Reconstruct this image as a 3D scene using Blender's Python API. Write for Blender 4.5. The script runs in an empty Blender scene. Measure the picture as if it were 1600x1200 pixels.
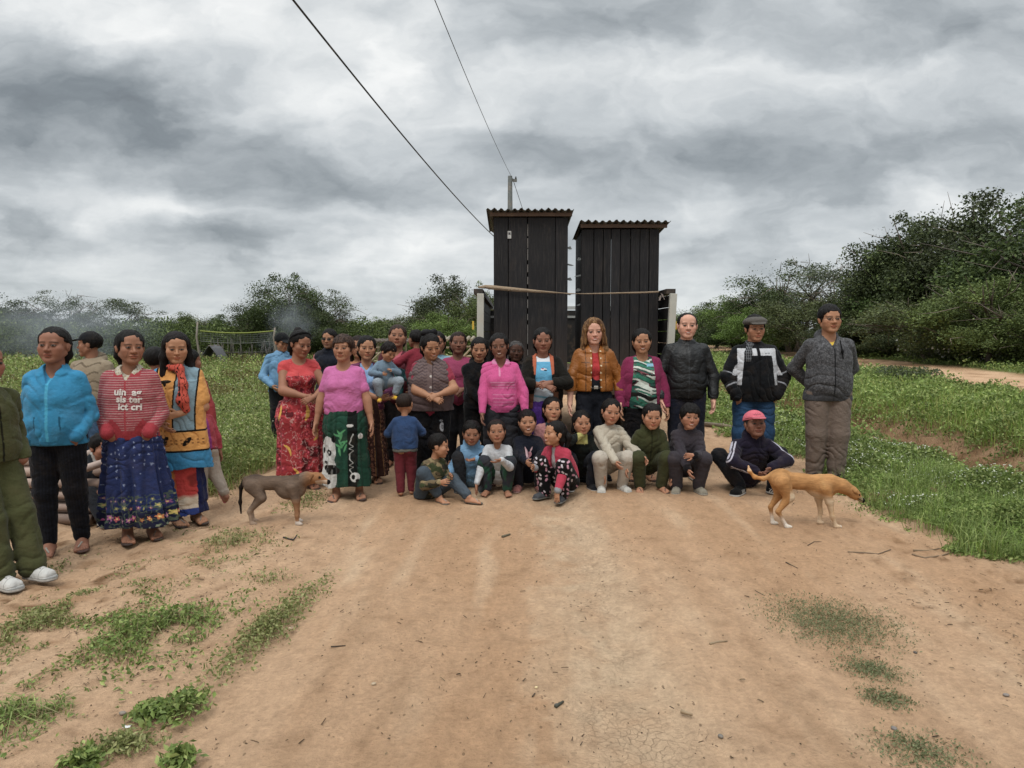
import bpy, math, random, time
import numpy as np
from mathutils import Vector
from mathutils.bvhtree import BVHTree
T0 = time.time()
A = np.array
f32 = np.float32
SC = bpy.context.scene
COL = SC.collection
# ---------------------------------------------------------------- camera maths (photo: 1600 x 1200, focal 1100 px)
CAMZ = 1.5
PITCH = math.atan(80 / 1100)
def ray(u, v):
    x = (u - 800) / 1100; y = -(v - 600) / 1100
    c, s = math.cos(PITCH), math.sin(PITCH)
    return A([x, c + y * s, y * c - s])
def at_depth(u, v, d):
    r = ray(u, v); return A([r[0] * d / r[1], d, CAMZ + r[2] * d / r[1]])
def on_ground(u, v, z=0.0):
    r = ray(u, v); t = (z - CAMZ) / r[2]; return A([r[0] * t, r[1] * t, z])
# ---------------------------------------------------------------- colours
def lin(c):
    c = np.asarray(c, float)
    return np.where(c <= .04045, c / 12.92, ((c + .055) / 1.055) ** 2.4)
def hx(s):
    s = s.lstrip('#'); return lin([int(s[i:i + 2], 16) / 255 for i in (0, 2, 4)])
# ---------------------------------------------------------------- noise
_rs = np.random.RandomState(7)
_NT = _rs.rand(32, 32, 32).astype(f32)
def noise(P, s=1.0, off=0.0):
    """smooth value noise, 0..1; s scalar or 3-vector frequency"""
    Q = np.asarray(P) * np.asarray(s) + off + 1000.0
    I = np.floor(Q).astype(np.int32); F = (Q - I).astype(f32); F = F * F * (3 - 2 * F)
    I &= 31; J = (I + 1) & 31
    x0, y0, z0 = I.T; x1, y1, z1 = J.T; fx, fy, fz = F.T
    N = _NT
    a = N[x0, y0, z0] * (1 - fx) + N[x1, y0, z0] * fx
    b = N[x0, y1, z0] * (1 - fx) + N[x1, y1, z0] * fx
    c = N[x0, y0, z1] * (1 - fx) + N[x1, y0, z1] * fx
    d = N[x0, y1, z1] * (1 - fx) + N[x1, y1, z1] * fx
    a = a * (1 - fy) + b * fy; c = c * (1 - fy) + d * fy
    return a * (1 - fz) + c * fz
def fbm(P, s=1.0, o=3, off=0.0):
    r = 0; a = .5; t = 0; s = np.asarray(s, float)
    for i in range(o):
        r = r + a * noise(P, s, off + 17.3 * i); t += a; a *= .5; s = s * 2.03
    return r / t
# ---------------------------------------------------------------- signed distance primitives
def nrm(v):
    v = np.asarray(v, float); return v / (np.linalg.norm(v) + 1e-9)
def prim(pr, P):
    k = pr[0]
    if k == 'c':                                  # tapered capsule a b r1 r2
        _, a, b, r1, r2 = pr[:5]
        a = np.asarray(a, f32); ba = np.asarray(b, f32) - a
        pa = P - a
        h = np.clip(pa @ ba / (ba @ ba + 1e-12), 0, 1)
        q = pa - h[:, None] * ba
        return np.sqrt(np.einsum('ij,ij->i', q, q)) - (r1 + (r2 - r1) * h)
    if k == 'e':                                  # ellipsoid centre R radii
        _, c, R, r = pr[:4]
        q = (P - np.asarray(c, f32)) @ np.asarray(R, f32)
        r = np.asarray(r, f32)
        a = q / r; b = a / r
        k0 = np.sqrt(np.einsum('ij,ij->i', a, a)); k1 = np.sqrt(np.einsum('ij,ij->i', b, b)) + 1e-9
        return k0 * (k0 - 1) / k1
    if k == 't':                                  # torus centre R big small
        _, c, R, r0, r1 = pr[:5]
        q = (P - np.asarray(c, f32)) @ np.asarray(R, f32)
        l = np.sqrt(q[:, 0] ** 2 + q[:, 1] ** 2) - r0
        return np.sqrt(l * l + q[:, 2] ** 2) - r1
    if k == 'b':                                  # rounded box centre R half round
        _, c, R, h, r = pr[:5]
        q = np.abs((P - np.asarray(c, f32)) @ np.asarray(R, f32)) - (np.asarray(h, f32) - r)
        return np.sqrt((np.maximum(q, 0) ** 2).sum(1)) + np.minimum(q.max(1), 0) - r
    if k == 'f':                                  # free function
        return pr[1](P)
def smin(a, b, k):
    h = np.maximum(k - np.abs(a - b), 0) / k
    return np.minimum(a, b) - h * h * k * .25
def smax(a, b, k): return -smin(-a, -b, k)
def ev(prims, P, k, d=None):
    for pr in prims:
        e = prim(pr, P)
        d = e if d is None else smin(d, e, k)
    return d
def pbounds(prims, pad=.02):
    lo = A([9e9] * 3); hi = -lo
    for pr in prims:
        if pr[0] == 'c':
            for c, r in ((pr[1], pr[3]), (pr[2], pr[4])):
                lo = np.minimum(lo, np.asarray(c) - r); hi = np.maximum(hi, np.asarray(c) + r)
        elif pr[0] == 'f':
            lo = np.minimum(lo, pr[2]); hi = np.maximum(hi, pr[3])
        else:
            r = max(np.atleast_1d(pr[3]).max(), 0) + (pr[4] if pr[0] == 't' else 0)
            if pr[0] == 'b': r = np.linalg.norm(pr[3])
            lo = np.minimum(lo, np.asarray(pr[1]) - r); hi = np.maximum(hi, np.asarray(pr[1]) + r)
    return lo - pad, hi + pad
# ---------------------------------------------------------------- surface nets
def polygonise(f, lo, hi, h):
    lo = np.asarray(lo, float); hi = np.asarray(hi, float)
    nb = np.maximum(np.ceil((hi - lo) / (4 * h)).astype(int), 1) + 1
    cx = [lo[i] + (np.arange(nb[i]) * 4 + 1.5) * h for i in range(3)]
    G = np.stack(np.meshgrid(*cx, indexing='ij'), -1).reshape(-1, 3).astype(f32)
    dc = f(G)
    act = np.abs(dc) < 4 * h * 1.35
    n = nb * 4
    V = np.repeat(np.repeat(np.repeat(np.where(dc > 0, 1., -1.).astype(f32).reshape(nb), 4, 0), 4, 1), 4, 2)
    bi = np.argwhere(act.reshape(nb))
    if len(bi) == 0: return np.zeros((0, 3)), np.zeros((0, 4), int)
    o = np.stack(np.meshgrid(*[np.arange(4)] * 3, indexing='ij'), -1).reshape(-1, 3)
    idx = (bi[:, None, :] * 4 + o[None]).reshape(-1, 3)
    P = (lo + idx * h).astype(f32)
    V[idx[:, 0], idx[:, 1], idx[:, 2]] = f(P)
    S = V < 0
    # active cells
    c = np.zeros(tuple(n - 1), np.uint8)
    for dx in (0, 1):
        for dy in (0, 1):
            for dz in (0, 1):
                c += S[dx:n[0] - 1 + dx, dy:n[1] - 1 + dy, dz:n[2] - 1 + dz]
    cells = np.argwhere((c > 0) & (c < 8))
    vid = -np.ones(tuple(n - 1), np.int32)
    vid[cells[:, 0], cells[:, 1], cells[:, 2]] = np.arange(len(cells))
    acc = np.zeros((len(cells), 3)); cnt = np.zeros(len(cells))
    i, j, k = cells.T
    for ax in range(3):
        oth = [a for a in range(3) if a != ax]
        for u in (0, 1):
            for v in (0, 1):
                a = [0, 0, 0]; a[oth[0]] = u; a[oth[1]] = v
                b = list(a); b[ax] = 1
                va = V[i + a[0], j + a[1], k + a[2]]; vb = V[i + b[0], j + b[1], k + b[2]]
                m = (va < 0) != (vb < 0)
                t = np.where(m, va / np.where(m, va - vb, 1), 0)
                p = np.zeros((len(cells), 3)); p[:] = a; p[:, ax] = t
                acc += p * m[:, None]; cnt += m
    verts = lo + (cells + acc / np.maximum(cnt, 1)[:, None]) * h
    quads = []
    for ax in range(3):
        sl0 = [slice(None)] * 3; sl1 = [slice(None)] * 3
        sl0[ax] = slice(0, n[ax] - 1); sl1[ax] = slice(1, n[ax])
        s0 = S[tuple(sl0)]; s1 = S[tuple(sl1)]
        e = np.argwhere(s0 != s1)
        oth = [(ax + 1) % 3, (ax + 2) % 3]
        ok = (e[:, oth[0]] > 0) & (e[:, oth[1]] > 0) & (e[:, oth[0]] < n[oth[0]] - 1) & (e[:, oth[1]] < n[oth[1]] - 1)
        e = e[ok]
        q = []
        for (u, v) in ((-1, -1), (0, -1), (0, 0), (-1, 0)):
            p = e.copy(); p[:, oth[0]] += u; p[:, oth[1]] += v
            q.append(vid[p[:, 0], p[:, 1], p[:, 2]])
        q = np.stack(q, 1)
        fl = ~s0[e[:, 0], e[:, 1], e[:, 2]]
        q[fl] = q[fl][:, ::-1]
        quads.append(q)
    quads = np.concatenate(quads)
    quads = quads[(quads >= 0).all(1)]
    return verts, quads
# ---------------------------------------------------------------- mesh making
def new_mesh(name, V, F, mats=(), col=None, smooth=True, fmat=None):
    """V (n,3); F (m,k) array or list of faces; col (n,3) linear colours per point"""
    me = bpy.data.meshes.new(name)
    V = np.asarray(V, f32)
    if isinstance(F, np.ndarray):
        m, k = F.shape
        me.vertices.add(len(V)); me.loops.add(m * k); me.polygons.add(m)
        me.vertices.foreach_set('co', V.ravel())
        me.loops.foreach_set('vertex_index', F.astype(np.int32).ravel())
        me.polygons.foreach_set('loop_start', np.arange(0, m * k, k, dtype=np.int32))
        me.update(calc_edges=True)
    else:
        me.from_pydata([tuple(map(float, v)) for v in V], [], [tuple(int(i) for i in f) for f in F])
    n = len(me.polygons)
    me.polygons.foreach_set('use_smooth', np.full(n, smooth, bool))
    for m_ in mats: me.materials.append(m_)
    if fmat is not None: me.polygons.foreach_set('material_index', np.asarray(fmat, np.int32))
    if col is not None:
        at = me.color_attributes.new('Col', 'FLOAT_COLOR', 'POINT')
        c = np.ones((len(V), 4), f32); c[:, :3] = col
        at.data.foreach_set('color', c.ravel())
    me.update()
    return me
def add_obj(name, me, parent=None, loc=None):
    o = bpy.data.objects.new(name, me); COL.objects.link(o)
    if loc is not None: o.location = tuple(map(float, loc))
    if parent is not None: o.parent = parent
    return o
def tag(o, label=None, cat=None, group=None, kind=None):
    if label: o['label'] = label
    if cat: o['category'] = cat
    if group: o['group'] = group
    if kind: o['kind'] = kind
    return o
class MB:
    """collects simple shapes into one mesh"""
    def __init__(s): s.v = []; s.f = []; s.c = []
    def add(s, V, F, col=None):
        o = sum(len(x) for x in s.v)
        V = np.asarray(V, float); s.v.append(V)
        s.f += [tuple(i + o for i in f) for f in F]
        s.c.append(np.tile(np.asarray(col if col is not None else (1, 1, 1), float), (len(V), 1)) if np.ndim(col) < 2 else col)
        return s
    def box(s, lo, hi, col=None, R=None, c=None):
        x0, y0, z0 = lo; x1, y1, z1 = hi
        V = A([(x, y, z) for x in (x0, x1) for y in (y0, y1) for z in (z0, z1)], float)
        if R is not None: V = V @ np.asarray(R).T
        if c is not None: V = V + np.asarray(c)
        return s.add(V, [(0, 1, 3, 2), (4, 6, 7, 5), (0, 4, 5, 1), (2, 3, 7, 6), (0, 2, 6, 4), (1, 5, 7, 3)], col)
    def beam(s, a, b, w, t, col=None, up=(0, 0, 1)):
        a = A(a, float); b = A(b, float); d = nrm(b - a); x = nrm(np.cross(d, up)); y = np.cross(x, d)
        V = [p + x * i * w / 2 + y * j * t / 2 for p in (a, b) for i, j in ((-1, -1), (1, -1), (1, 1), (-1, 1))]
        return s.add(V, [(3, 2, 1, 0), (4, 5, 6, 7), (0, 1, 5, 4), (1, 2, 6, 5), (2, 3, 7, 6), (3, 0, 4, 7)], col)
    def tube(s, pts, rad, n=8, col=None, cap=True):
        pts = A(pts, float); m = len(pts); rad = np.broadcast_to(rad, (m,))
        V = []; F = []
        t0 = nrm(pts[1] - pts[0]); x = nrm(np.cross(t0, (0, 0, 1) if abs(t0[2]) < .9 else (0, 1, 0)))
        for i in range(m):
            t = nrm(pts[min(i + 1, m - 1)] - pts[max(i - 1, 0)]); x = nrm(x - t * (x @ t)); y = np.cross(t, x)
            for j in range(n):
                a = 2 * math.pi * j / n
                V.append(pts[i] + rad[i] * (math.cos(a) * x + math.sin(a) * y))
        for i in range(m - 1):
            for j in range(n):
                F.append((i * n + j, i * n + (j + 1) % n, (i + 1) * n + (j + 1) % n, (i + 1) * n + j))
        if cap: F += [tuple(range(n))[::-1], tuple(range((m - 1) * n, m * n))]
        return s.add(V, F, col)
    def lathe(s, prof, c=(0, 0, 0), R=None, n=24, col=None):
        V = []; F = []; m = len(prof)
        for r, z in prof:
            for j in range(n):
                a = 2 * math.pi * j / n; V.append((r * math.cos(a), r * math.sin(a), z))
        V = A(V)
        if R is not None: V = V @ np.asarray(R).T
        V = V + np.asarray(c)
        for i in range(m - 1):
            for j in range(n): F.append((i * n + j, i * n + (j + 1) % n, (i + 1) * n + (j + 1) % n, (i + 1) * n + j))
        F += [tuple(range(n))[::-1], tuple(range((m - 1) * n, m * n))]
        return s.add(V, F, col)
    def mesh(s, name, mats, smooth=False):
        return new_mesh(name, np.concatenate(s.v), s.f, mats if isinstance(mats, (list, tuple)) else [mats], np.concatenate(s.c), smooth)
    def build(s, name, mats, parent=None, loc=None, smooth=False, bevel=0):
        o = add_obj(name, s.mesh(name, mats, smooth), parent, loc)
        if bevel:
            b = o.modifiers.new('bevel', 'BEVEL'); b.width = bevel; b.segments = 2; b.limit_method = 'ANGLE'
        return o
def Rz(a): c, s = math.cos(a), math.sin(a); return A([[c, -s, 0], [s, c, 0], [0, 0, 1.]])
def Rx(a): c, s = math.cos(a), math.sin(a); return A([[1., 0, 0], [0, c, -s], [0, s, c]])
def Ry(a): c, s = math.cos(a), math.sin(a); return A([[c, 0, s], [0, 1., 0], [-s, 0, c]])
# ---------------------------------------------------------------- materials
class NT:
    def __init__(s, name, world=False):
        if world: s.m = bpy.data.worlds.new(name); SC.world = s.m
        else: s.m = bpy.data.materials.new(name)
        s.m.use_nodes = True; s.t = s.m.node_tree; s.t.nodes.clear()
    def n(s, typ, **kw):
        nd = s.t.nodes.new('ShaderNode' + typ); ins = kw.pop('i', {})
        for k, v in kw.items(): setattr(nd, k, v)
        for k, v in ins.items():
            sk = nd.inputs[k]
            if isinstance(v, bpy.types.NodeSocket): s.t.links.new(v, sk)
            else: sk.default_value = v
        return nd
    def math(s, op, a, b=0.0, c=None, clamp=False):
        nd = s.t.nodes.new('ShaderNodeMath'); nd.operation = op; nd.use_clamp = clamp
        for k, v in enumerate((a, b) if c is None else (a, b, c)):
            if isinstance(v, bpy.types.NodeSocket): s.t.links.new(v, nd.inputs[k])
            else: nd.inputs[k].default_value = v
        return nd.outputs[0]
    def mix(s, f, a, b, mode='MIX'):
        nd = s.t.nodes.new('ShaderNodeMix'); nd.data_type = 'RGBA'; nd.blend_type = mode; nd.clamp_factor = True
        for k, v in ((0, f), (6, a), (7, b)):
            if isinstance(v, bpy.types.NodeSocket): s.t.links.new(v, nd.inputs[k])
            elif k == 0: nd.inputs[0].default_value = v
            else: nd.inputs[k].default_value = (*v, 1) if len(v) == 3 else v
        return nd.outputs[2]
    def ramp(s, f, stops, interp='LINEAR'):
        nd = s.t.nodes.new('ShaderNodeValToRGB'); r = nd.color_ramp; r.interpolation = interp
        while len(r.elements) < len(stops): r.elements.new(.5)
        for e, (p, c) in zip(r.elements, stops):
            e.position = p; e.color = (*c, 1) if len(c) == 3 else c
        s.t.links.new(f, nd.inputs[0]); return nd.outputs[0]
    def noise(s, vec, scale, detail=4, rough=.55, dist=0.0, dim='3D'):
        return s.n('TexNoise', i={'Vector': vec, 'Scale': scale, 'Detail': detail, 'Roughness': rough, 'Distortion': dist}).outputs[0]
    def map(s, vec, scale=(1, 1, 1), loc=(0, 0, 0), rot=(0, 0, 0)):
        return s.n('Mapping', i={'Vector': vec, 'Scale': scale, 'Location': loc, 'Rotation': rot}).outputs[0]
    def bump(s, h, strength=.3, dist=.01, normal=None):
        i = {'Height': h, 'Strength': strength, 'Distance': dist}
        if normal is not None: i['Normal'] = normal
        return s.n('Bump', i=i).outputs[0]
    def out(s, sh, vol=None):
        o = s.n('OutputMaterial')
        if sh is not None: s.t.links.new(sh, o.inputs[0])
        if vol is not None: s.t.links.new(vol, o.inputs[1])
        return s.m
    def princ(s, **i):
        return s.n('BsdfPrincipled', i={k.replace('_', ' '): v for k, v in i.items()}).outputs[0]
def col_mat(name, rough=.8, nscale=60, namp=.18, bscale=300, bstr=.15, bdist=.002, spec=.3, sheen=0.0, stretch=(1, 1, 1), metallic=0.0, coat=0.0, dirt=0.0, sss=0.0, sat=1.0, val=1.0, folds=0.0):
    t = NT(name); oc = t.n('TexCoord').outputs['Object']
    c = t.n('VertexColor', layer_name='Col').outputs[0]
    if sat != 1 or val != 1: c = t.n('HueSaturation', i={'Hue': .5, 'Saturation': sat, 'Value': val, 'Fac': 1.0, 'Color': c}).outputs[0]
    n1 = t.noise(t.map(oc, stretch), nscale, 5, .6)
    v = t.math('MULTIPLY_ADD', n1, 2 * namp, 1 - namp)
    vv = t.n('CombineXYZ', i={0: v, 1: v, 2: v}).outputs[0]
    cc = t.mix(1.0, c, vv, 'MULTIPLY')
    if dirt:
        n3 = t.noise(oc, 6, 5, .65)
        cc = t.mix(t.math('MULTIPLY', t.math('SUBTRACT', n3, .5, clamp=True), dirt * 4, clamp=True), cc, (.30, .2, .125))
    b = t.bump(t.noise(t.map(oc, stretch), bscale, 3, .6), bstr, bdist)
    if folds:
        wv = t.noise(t.map(oc, (1, 1, .8)), 7, 4, .5, 1.3); w2 = t.noise(t.map(oc, (1, 1, 1.5), (3, 1, 2)), 24, 3, .5, .8)
        b = t.bump(t.math('ADD', wv, t.math('MULTIPLY', w2, .35)), folds * .75, .035, b)
    kw = dict(Base_Color=cc, Roughness=rough, Normal=b, Specular_IOR_Level=spec, Metallic=metallic)
    if sheen: kw['Sheen_Weight'] = sheen
    if coat: kw['Coat_Weight'] = coat
    if sss: kw['Subsurface_Weight'] = sss; kw['Subsurface_Radius'] = (.01, .004, .002)
    return t.out(t.princ(**kw))
MATS = {}
def M(k):
    if k in MATS: return MATS[k]
    if k == 'skin': m = col_mat('skin', .62, 40, .14, 500, .15, .001, .25)
    elif k == 'hair': m = col_mat('hair', .6, 90, .55, 200, .8, .006, .18, stretch=(1, 1, .12), val=.7)
    elif k == 'cloth': m = col_mat('woven_cloth', .9, 30, .10, 700, .25, .001, .15, sheen=.05, dirt=.06, sat=.9, val=.82, folds=.75)
    elif k == 'fleece': m = col_mat('fleece', .95, 45, .14, 420, .5, .002, .1, sheen=.08, dirt=.06, sat=.9, val=.82, folds=.6)
    elif k == 'knit': m = col_mat('knit', .95, 120, .30, 260, .6, .003, .1, sheen=.06, stretch=(1, 1, .5), sat=.9, val=.85, folds=.45)
    elif k == 'leather': m = col_mat('leather', .5, 25, .22, 160, .3, .002, .35, folds=.7)
    elif k == 'denim': m = col_mat('denim', .85, 50, .25, 600, .35, .001, .2, stretch=(1, 1, .35), folds=.6)
    elif k == 'rubber': m = col_mat('rubber', .6, 40, .15, 300, .2, .001, .4, dirt=.25)
    elif k == 'glossy': m = col_mat('glossy_plastic', .12, 40, .03, 100, .02, .001, .5)
    elif k == 'fur': m = col_mat('fur', .9, 70, .34, 170, .9, .006, .12, stretch=(.3, 1, 1), dirt=.1)
    elif k == 'metal': m = col_mat('metal', .35, 30, .15, 100, .05, .001, .5, metallic=.9)
    elif k == 'paint': m = col_mat('worn_paint', .6, 12, .25, 80, .2, .002, .4, dirt=.3)
    MATS[k] = m; return m
# ---------------------------------------------------------------- lie of the land
def edge_r(y): return 3.25 - .045 * np.clip(y - 6, 0, 30) + .22 * np.sin(y * .9) * .5 - .25 * np.clip(7 - y, 0, 4) * 0
def edge_l(y): return -2.35 + .03 * np.clip(y - 8, 0, 30) + .18 * np.sin(y * 1.3 + 1)
def farroad(y): return 13.4 + .26 * (np.clip(y, 8, 28) - 15) + .05 * (np.clip(y, 28, 90) - 28)
def gz_arr(x, y):
    x = np.asarray(x, float); y = np.asarray(y, float)
    z = -.48 * np.exp(-((x - 6.1) / .95) ** 2) * np.clip((y - 3) / 3, 0, 1) * np.clip((60 - y) / 20, 0, 1)
    z = z + .06 * np.exp(-((x - 4.1) / .7) ** 2) + .10 * np.exp(-((x - 8.2) / 1.2) ** 2)
    z = z - .10 * np.clip((-x - 2.6) / 3, 0, 1) * np.clip((y - 8) / 4, 0, 1)
    z = z + .25 * np.clip((x - 17) / 6, 0, 1)
    return z
def gz(x, y): return float(gz_arr(x, y))
# ---------------------------------------------------------------- people
def ik(a, t, l1, l2, pole):
    a = A(a, float); t = A(t, float); d = t - a; L = np.linalg.norm(d) + 1e-9
    if L > (l1 + l2) * .998: t = a + d / L * (l1 + l2) * .998; L = (l1 + l2) * .998; d = t - a
    if L < abs(l1 - l2) + .01: L = abs(l1 - l2) + .01; t = a + nrm(d) * L; d = t - a
    u = d / L; p = A(pole, float); p = nrm(p - u * (p @ u))
    x = (l1 * l1 - l2 * l2 + L * L) / (2 * L); y = math.sqrt(max(l1 * l1 - x * x, 0))
    return a + u * x + p * y, t
def hand_prims(w, d, n, l, q, curl=.45, spread=1.0, thumb=1.0):
    """q = hand length / 0.18. w wrist, d finger direction, n palm normal, l thumb side"""
    P = []; w = A(w, float)
    for x in (.027, .009, -.009, -.026):
        P.append(('c', w + d * .012 * q + l * x * .55 * q, w + d * (.086 - abs(x - .005) * .25) * q + l * x * q, .0135 * q, .0115 * q))
    F = []
    for i, (x, ln, sp) in enumerate(((.028, .070, .13), (.0095, .078, .03), (-.0095, .073, -.06), (-.027, .058, -.17))):
        b = w + d * (.086 - abs(x - .005) * .25) * q + l * x * q
        cur = nrm(d + l * sp * spread); c = curl * (1 + .12 * i); ang = c * .35
        r = .0088 * q
        for k_, fr in enumerate((.45, .31, .24)):
            dr = cur * math.cos(ang) + n * math.sin(ang)
            e = b + dr * ln * fr * q; F.append(('c', b, e, r, r * .9)); b = e; r *= .9; ang += c * .75
    t0 = w + d * .018 * q + l * .022 * q
    t1 = t0 + nrm(d * .75 + l * .75 * thumb + n * .35) * .042 * q
    t2 = t1 + nrm(d * .95 + l * .3 * thumb + n * .35) * .030 * q
    t3 = t2 + nrm(d * 1. + l * .05 + n * .4) * .024 * q
    F += [('c', t0, t1, .0135 * q, .0105 * q), ('c', t1, t2, .0102 * q, .009 * q), ('c', t2, t3, .009 * q, .0072 * q)]
    return P, F
DEFP = dict(lean=0, bend=0, twist=0, side=0, head=(0, 0, 0), pel=None, hL=(.165, -.02, .47), hR=(-.165, -.02, .47), eL=(1, .7, -.2), eR=(-1, .7, -.2),
            fL=(.058, 0, 0, 8), fR=(-.058, 0, 0, -8), kL=(.12, -1, .1), kR=(-.12, -1, .1), cL=.5, cR=.5, nL=None, nR=None, dL=None, dR=None)
POSE = {
 'down': {},
 'pockets': dict(hL=(.100, -.065, .525), hR=(-.100, -.065, .525), eL=(.45, 1, 0), eR=(-.45, 1, 0), dL=(-.45, .55, -.7), dR=(.45, .55, -.7), nL=(0, 1, .3), nR=(0, 1, .3)),
 'clasp': dict(hL=(.045, -.15, .60), hR=(-.045, -.155, .59), eL=(1, .2, -.5), eR=(-1, .2, -.5), dL=(-.9, -.3, -.3), dR=(.9, -.3, -.35), nL=(0, .9, -.4), nR=(0, .9, -.4), cL=1.0, cR=1.0),
 'behind': dict(hL=(.06, .11, .555), hR=(-.06, .115, .55), eL=(1, .35, 0), eR=(-1, .35, 0)),
 'crouch': dict(pel=.17, lean=18, bend=14, hL=(.10, -.25, .25), hR=(-.10, -.25, .25), fL=(.085, -.12, 0, 14), fR=(-.085, -.12, 0, -14),
                kL=(.3, -1, .6), kR=(-.3, -1, .6), eL=(.5, .3, -1), eR=(-.5, .3, -1), pely=.04, head=(0, -14, 0)),
 'sit': dict(pel=.09, lean=4, bend=18, fL=(.12, -.42, 0, 10), fR=(-.12, -.38, 0, -10), kL=(.3, -.3, 1), kR=(-.3, -.3, 1), hL=(.1, -.25, .22), hR=(-.1, -.25, .22), eL=(.5, .3, -1), eR=(-.5, .3, -1)),
}
class Person: pass
def skeleton(sp):
    p = dict(DEFP)
    for nm in (sp.get('pose') or 'down').split('+'): p.update(POSE[nm])
    p.update(sp.get('p', {}))
    o = Person(); o.p = p; kind = sp.get('kind', 'f'); o.kind = kind
    hs = o.hs = sp.get('hs', {'f': 1.09, 'm': 1.05, 'k': 1.30}[kind]) * 1.08; s = o.s = sp['H'] / (.865 + .135 * hs); w = o.w = sp.get('w', 1.08 if kind == 'k' else 1.0)
    sw = sp.get('sw', {'f': .092, 'm': .104, 'k': .088}[kind])
    Rp = Rz(math.radians(p.get('ptw', 0))) @ Rx(math.radians(p['lean'])); Rc = Rz(math.radians(p['twist'])) @ Ry(math.radians(p['side'])) @ Rx(math.radians(p['lean'] + p['bend']))
    rj = np.random.RandomState(hash_(sp['id']) + 9).uniform(-1, 1, 4); hy, hpit, hr = [math.radians(a + b) for a, b in zip(p['head'], (4 * rj[0], 3 * rj[1], 3.5 * rj[2]))]
    p['side'] = p['side'] + 1.6 * rj[3]
    Rh = Rz(hy) @ Ry(hr) @ Rx(hpit)
    hz = .53 if p['pel'] is None else p['pel']
    hip = A([p.get('pelx', 0), p.get('pely', 0.0), hz]) * s
    wa = hip + Rp @ A([0, 0, .08]) * s; ch = wa + Rc @ A([0, 0, .11]) * s
    nb = ch + Rc @ A([0, .014, .112]) * s
    hc = nb + (Rc @ A([0, 0, .03]) + Rh @ A([0, -.014, .0685 * hs])) * s
    p['air'] = 0
    if sp.get('top_z') is not None and p['pel'] is not None:
        dz = sp['top_z'] - (hc[2] + .0675 * hs * s); dz = max(dz, .05 * s - hip[2])
        for v in (hip, wa, ch, nb, hc): v[2] += dz
        if sp.get('air'): p['air'] = dz
    o.Rp, o.Rc, o.Rh, o.hip, o.wa, o.ch, o.nb, o.hc = Rp, Rc, Rh, hip, wa, ch, nb, hc
    o.q = .135 * hs * s / .225
    o.sh = {}; o.el = {}; o.wr = {}; o.hj = {}; o.kn = {}; o.an = {}; o.fy = {}
    al = sp.get('al', 1.0)
    for k, sg in (('L', 1), ('R', -1)):
        o.sh[k] = ch + Rc @ A([sg * sw, .012, .070]) * s
        o.el[k], o.wr[k] = ik(o.sh[k], A(p['h' + k]) * s + A([0, 0, p['air']]), .172 * s * al, .148 * s * al, p['e' + k])
        o.hj[k] = hip + Rp @ A([sg * .052, 0, -.01]) * s
        f = A(p['f' + k][:3]) * s + A([0, 0, .047 * s + p['air']])
        o.kn[k], o.an[k] = ik(o.hj[k], f, .24 * s, .235 * s, p['k' + k])
        o.fy[k] = math.radians(p['f' + k][3])
    # prim lists
    g = lambda F, c, v: c + F @ A(v, float) * s
    bust = sp.get('bust', {'f': 1.0, 'm': 0, 'k': 0}[kind]); belly = sp.get('belly', .0)
    wl = 1 + (w - 1) * .7
    T = [('e', g(Rp, hip, (0, .004, 0)), Rp, A([.092 * w, .066 * w, .075]) * s),
         ('e', g(Rp, wa, (0, -.004 - belly * .5, -.005)), Rp, A([.076 * w, (.057 + belly) * w, .085]) * s),
         ('e', g(Rc, ch, (0, .002, -.012)), Rc, A([.082 * w, .058 * w, .10]) * s),
         ('c', g(Rc, ch, (-sw + .022, .012, .064)), g(Rc, ch, (sw - .022, .012, .064)), .033 * wl * s, .033 * wl * s),
         ('c', g(Rc, nb, (0, .004, -.008)), g(Rc, ch, (-sw + .015, .012, .080)), .026 * s, .023 * s),
         ('c', g(Rc, nb, (0, .004, -.008)), g(Rc, ch, (sw - .015, .012, .080)), .026 * s, .023 * s)]
    for sg in (-1, 1):
        T.append(('e', g(Rp, hip, (sg * .043, .032, -.03)), Rp, A([.052, .052, .058]) * w * s))
        if bust: T.append(('e', g(Rc, ch, (sg * .040, -.042 * w, -.012)), Rc, A([.036, .036, .038]) * s * w * (.75 + .25 * bust)))
        elif kind == 'm': T.append(('e', g(Rc, ch, (sg * .04, -.035 * w, .02)), Rc, A([.045, .025, .04]) * s))
    o.torso = T
    o.neck = [('c', g(Rc, nb, (0, .008, -.03)), hc + Rh @ A([0, .015, -.045]) * o.q, .036 * wl * s * (.9 if kind == 'k' else 1), .034 * wl * s * (.9 if kind == 'k' else 1))]
    o.arm = {k: [('c', o.sh[k], o.el[k], .0285 * wl * s, .0235 * wl * s), ('c', o.el[k], o.wr[k], .0240 * wl * s, .0155 * s),
                 ('c', o.el[k] + (o.wr[k] - o.el[k]) * .12, o.el[k] + (o.wr[k] - o.el[k]) * .5, .0255 * wl * s, .0195 * wl * s)] for k in 'LR'}
    o.leg = {}
    for k in 'LR':
        h, kn, an = o.hj[k], o.kn[k], o.an[k]
        back = nrm(np.cross(np.cross(kn - h, an - kn) + 1e-6, an - kn)) if p['pel'] is not None else A([0, 1, 0])
        if back @ (h - kn) < 0 and p['pel'] is not None: back = -back
        o.leg[k] = [('c', h, kn, .056 * w * s, .034 * wl * s), ('c', kn, an, .033 * wl * s, .0205 * s), ('c', kn + (an - kn) * .18 + back * .008 * s, kn + (an - kn) * .5 + back * .006 * s, .031 * wl * s, .026 * wl * s)]
    o.foot = {}; o.fdir = {}
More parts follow.
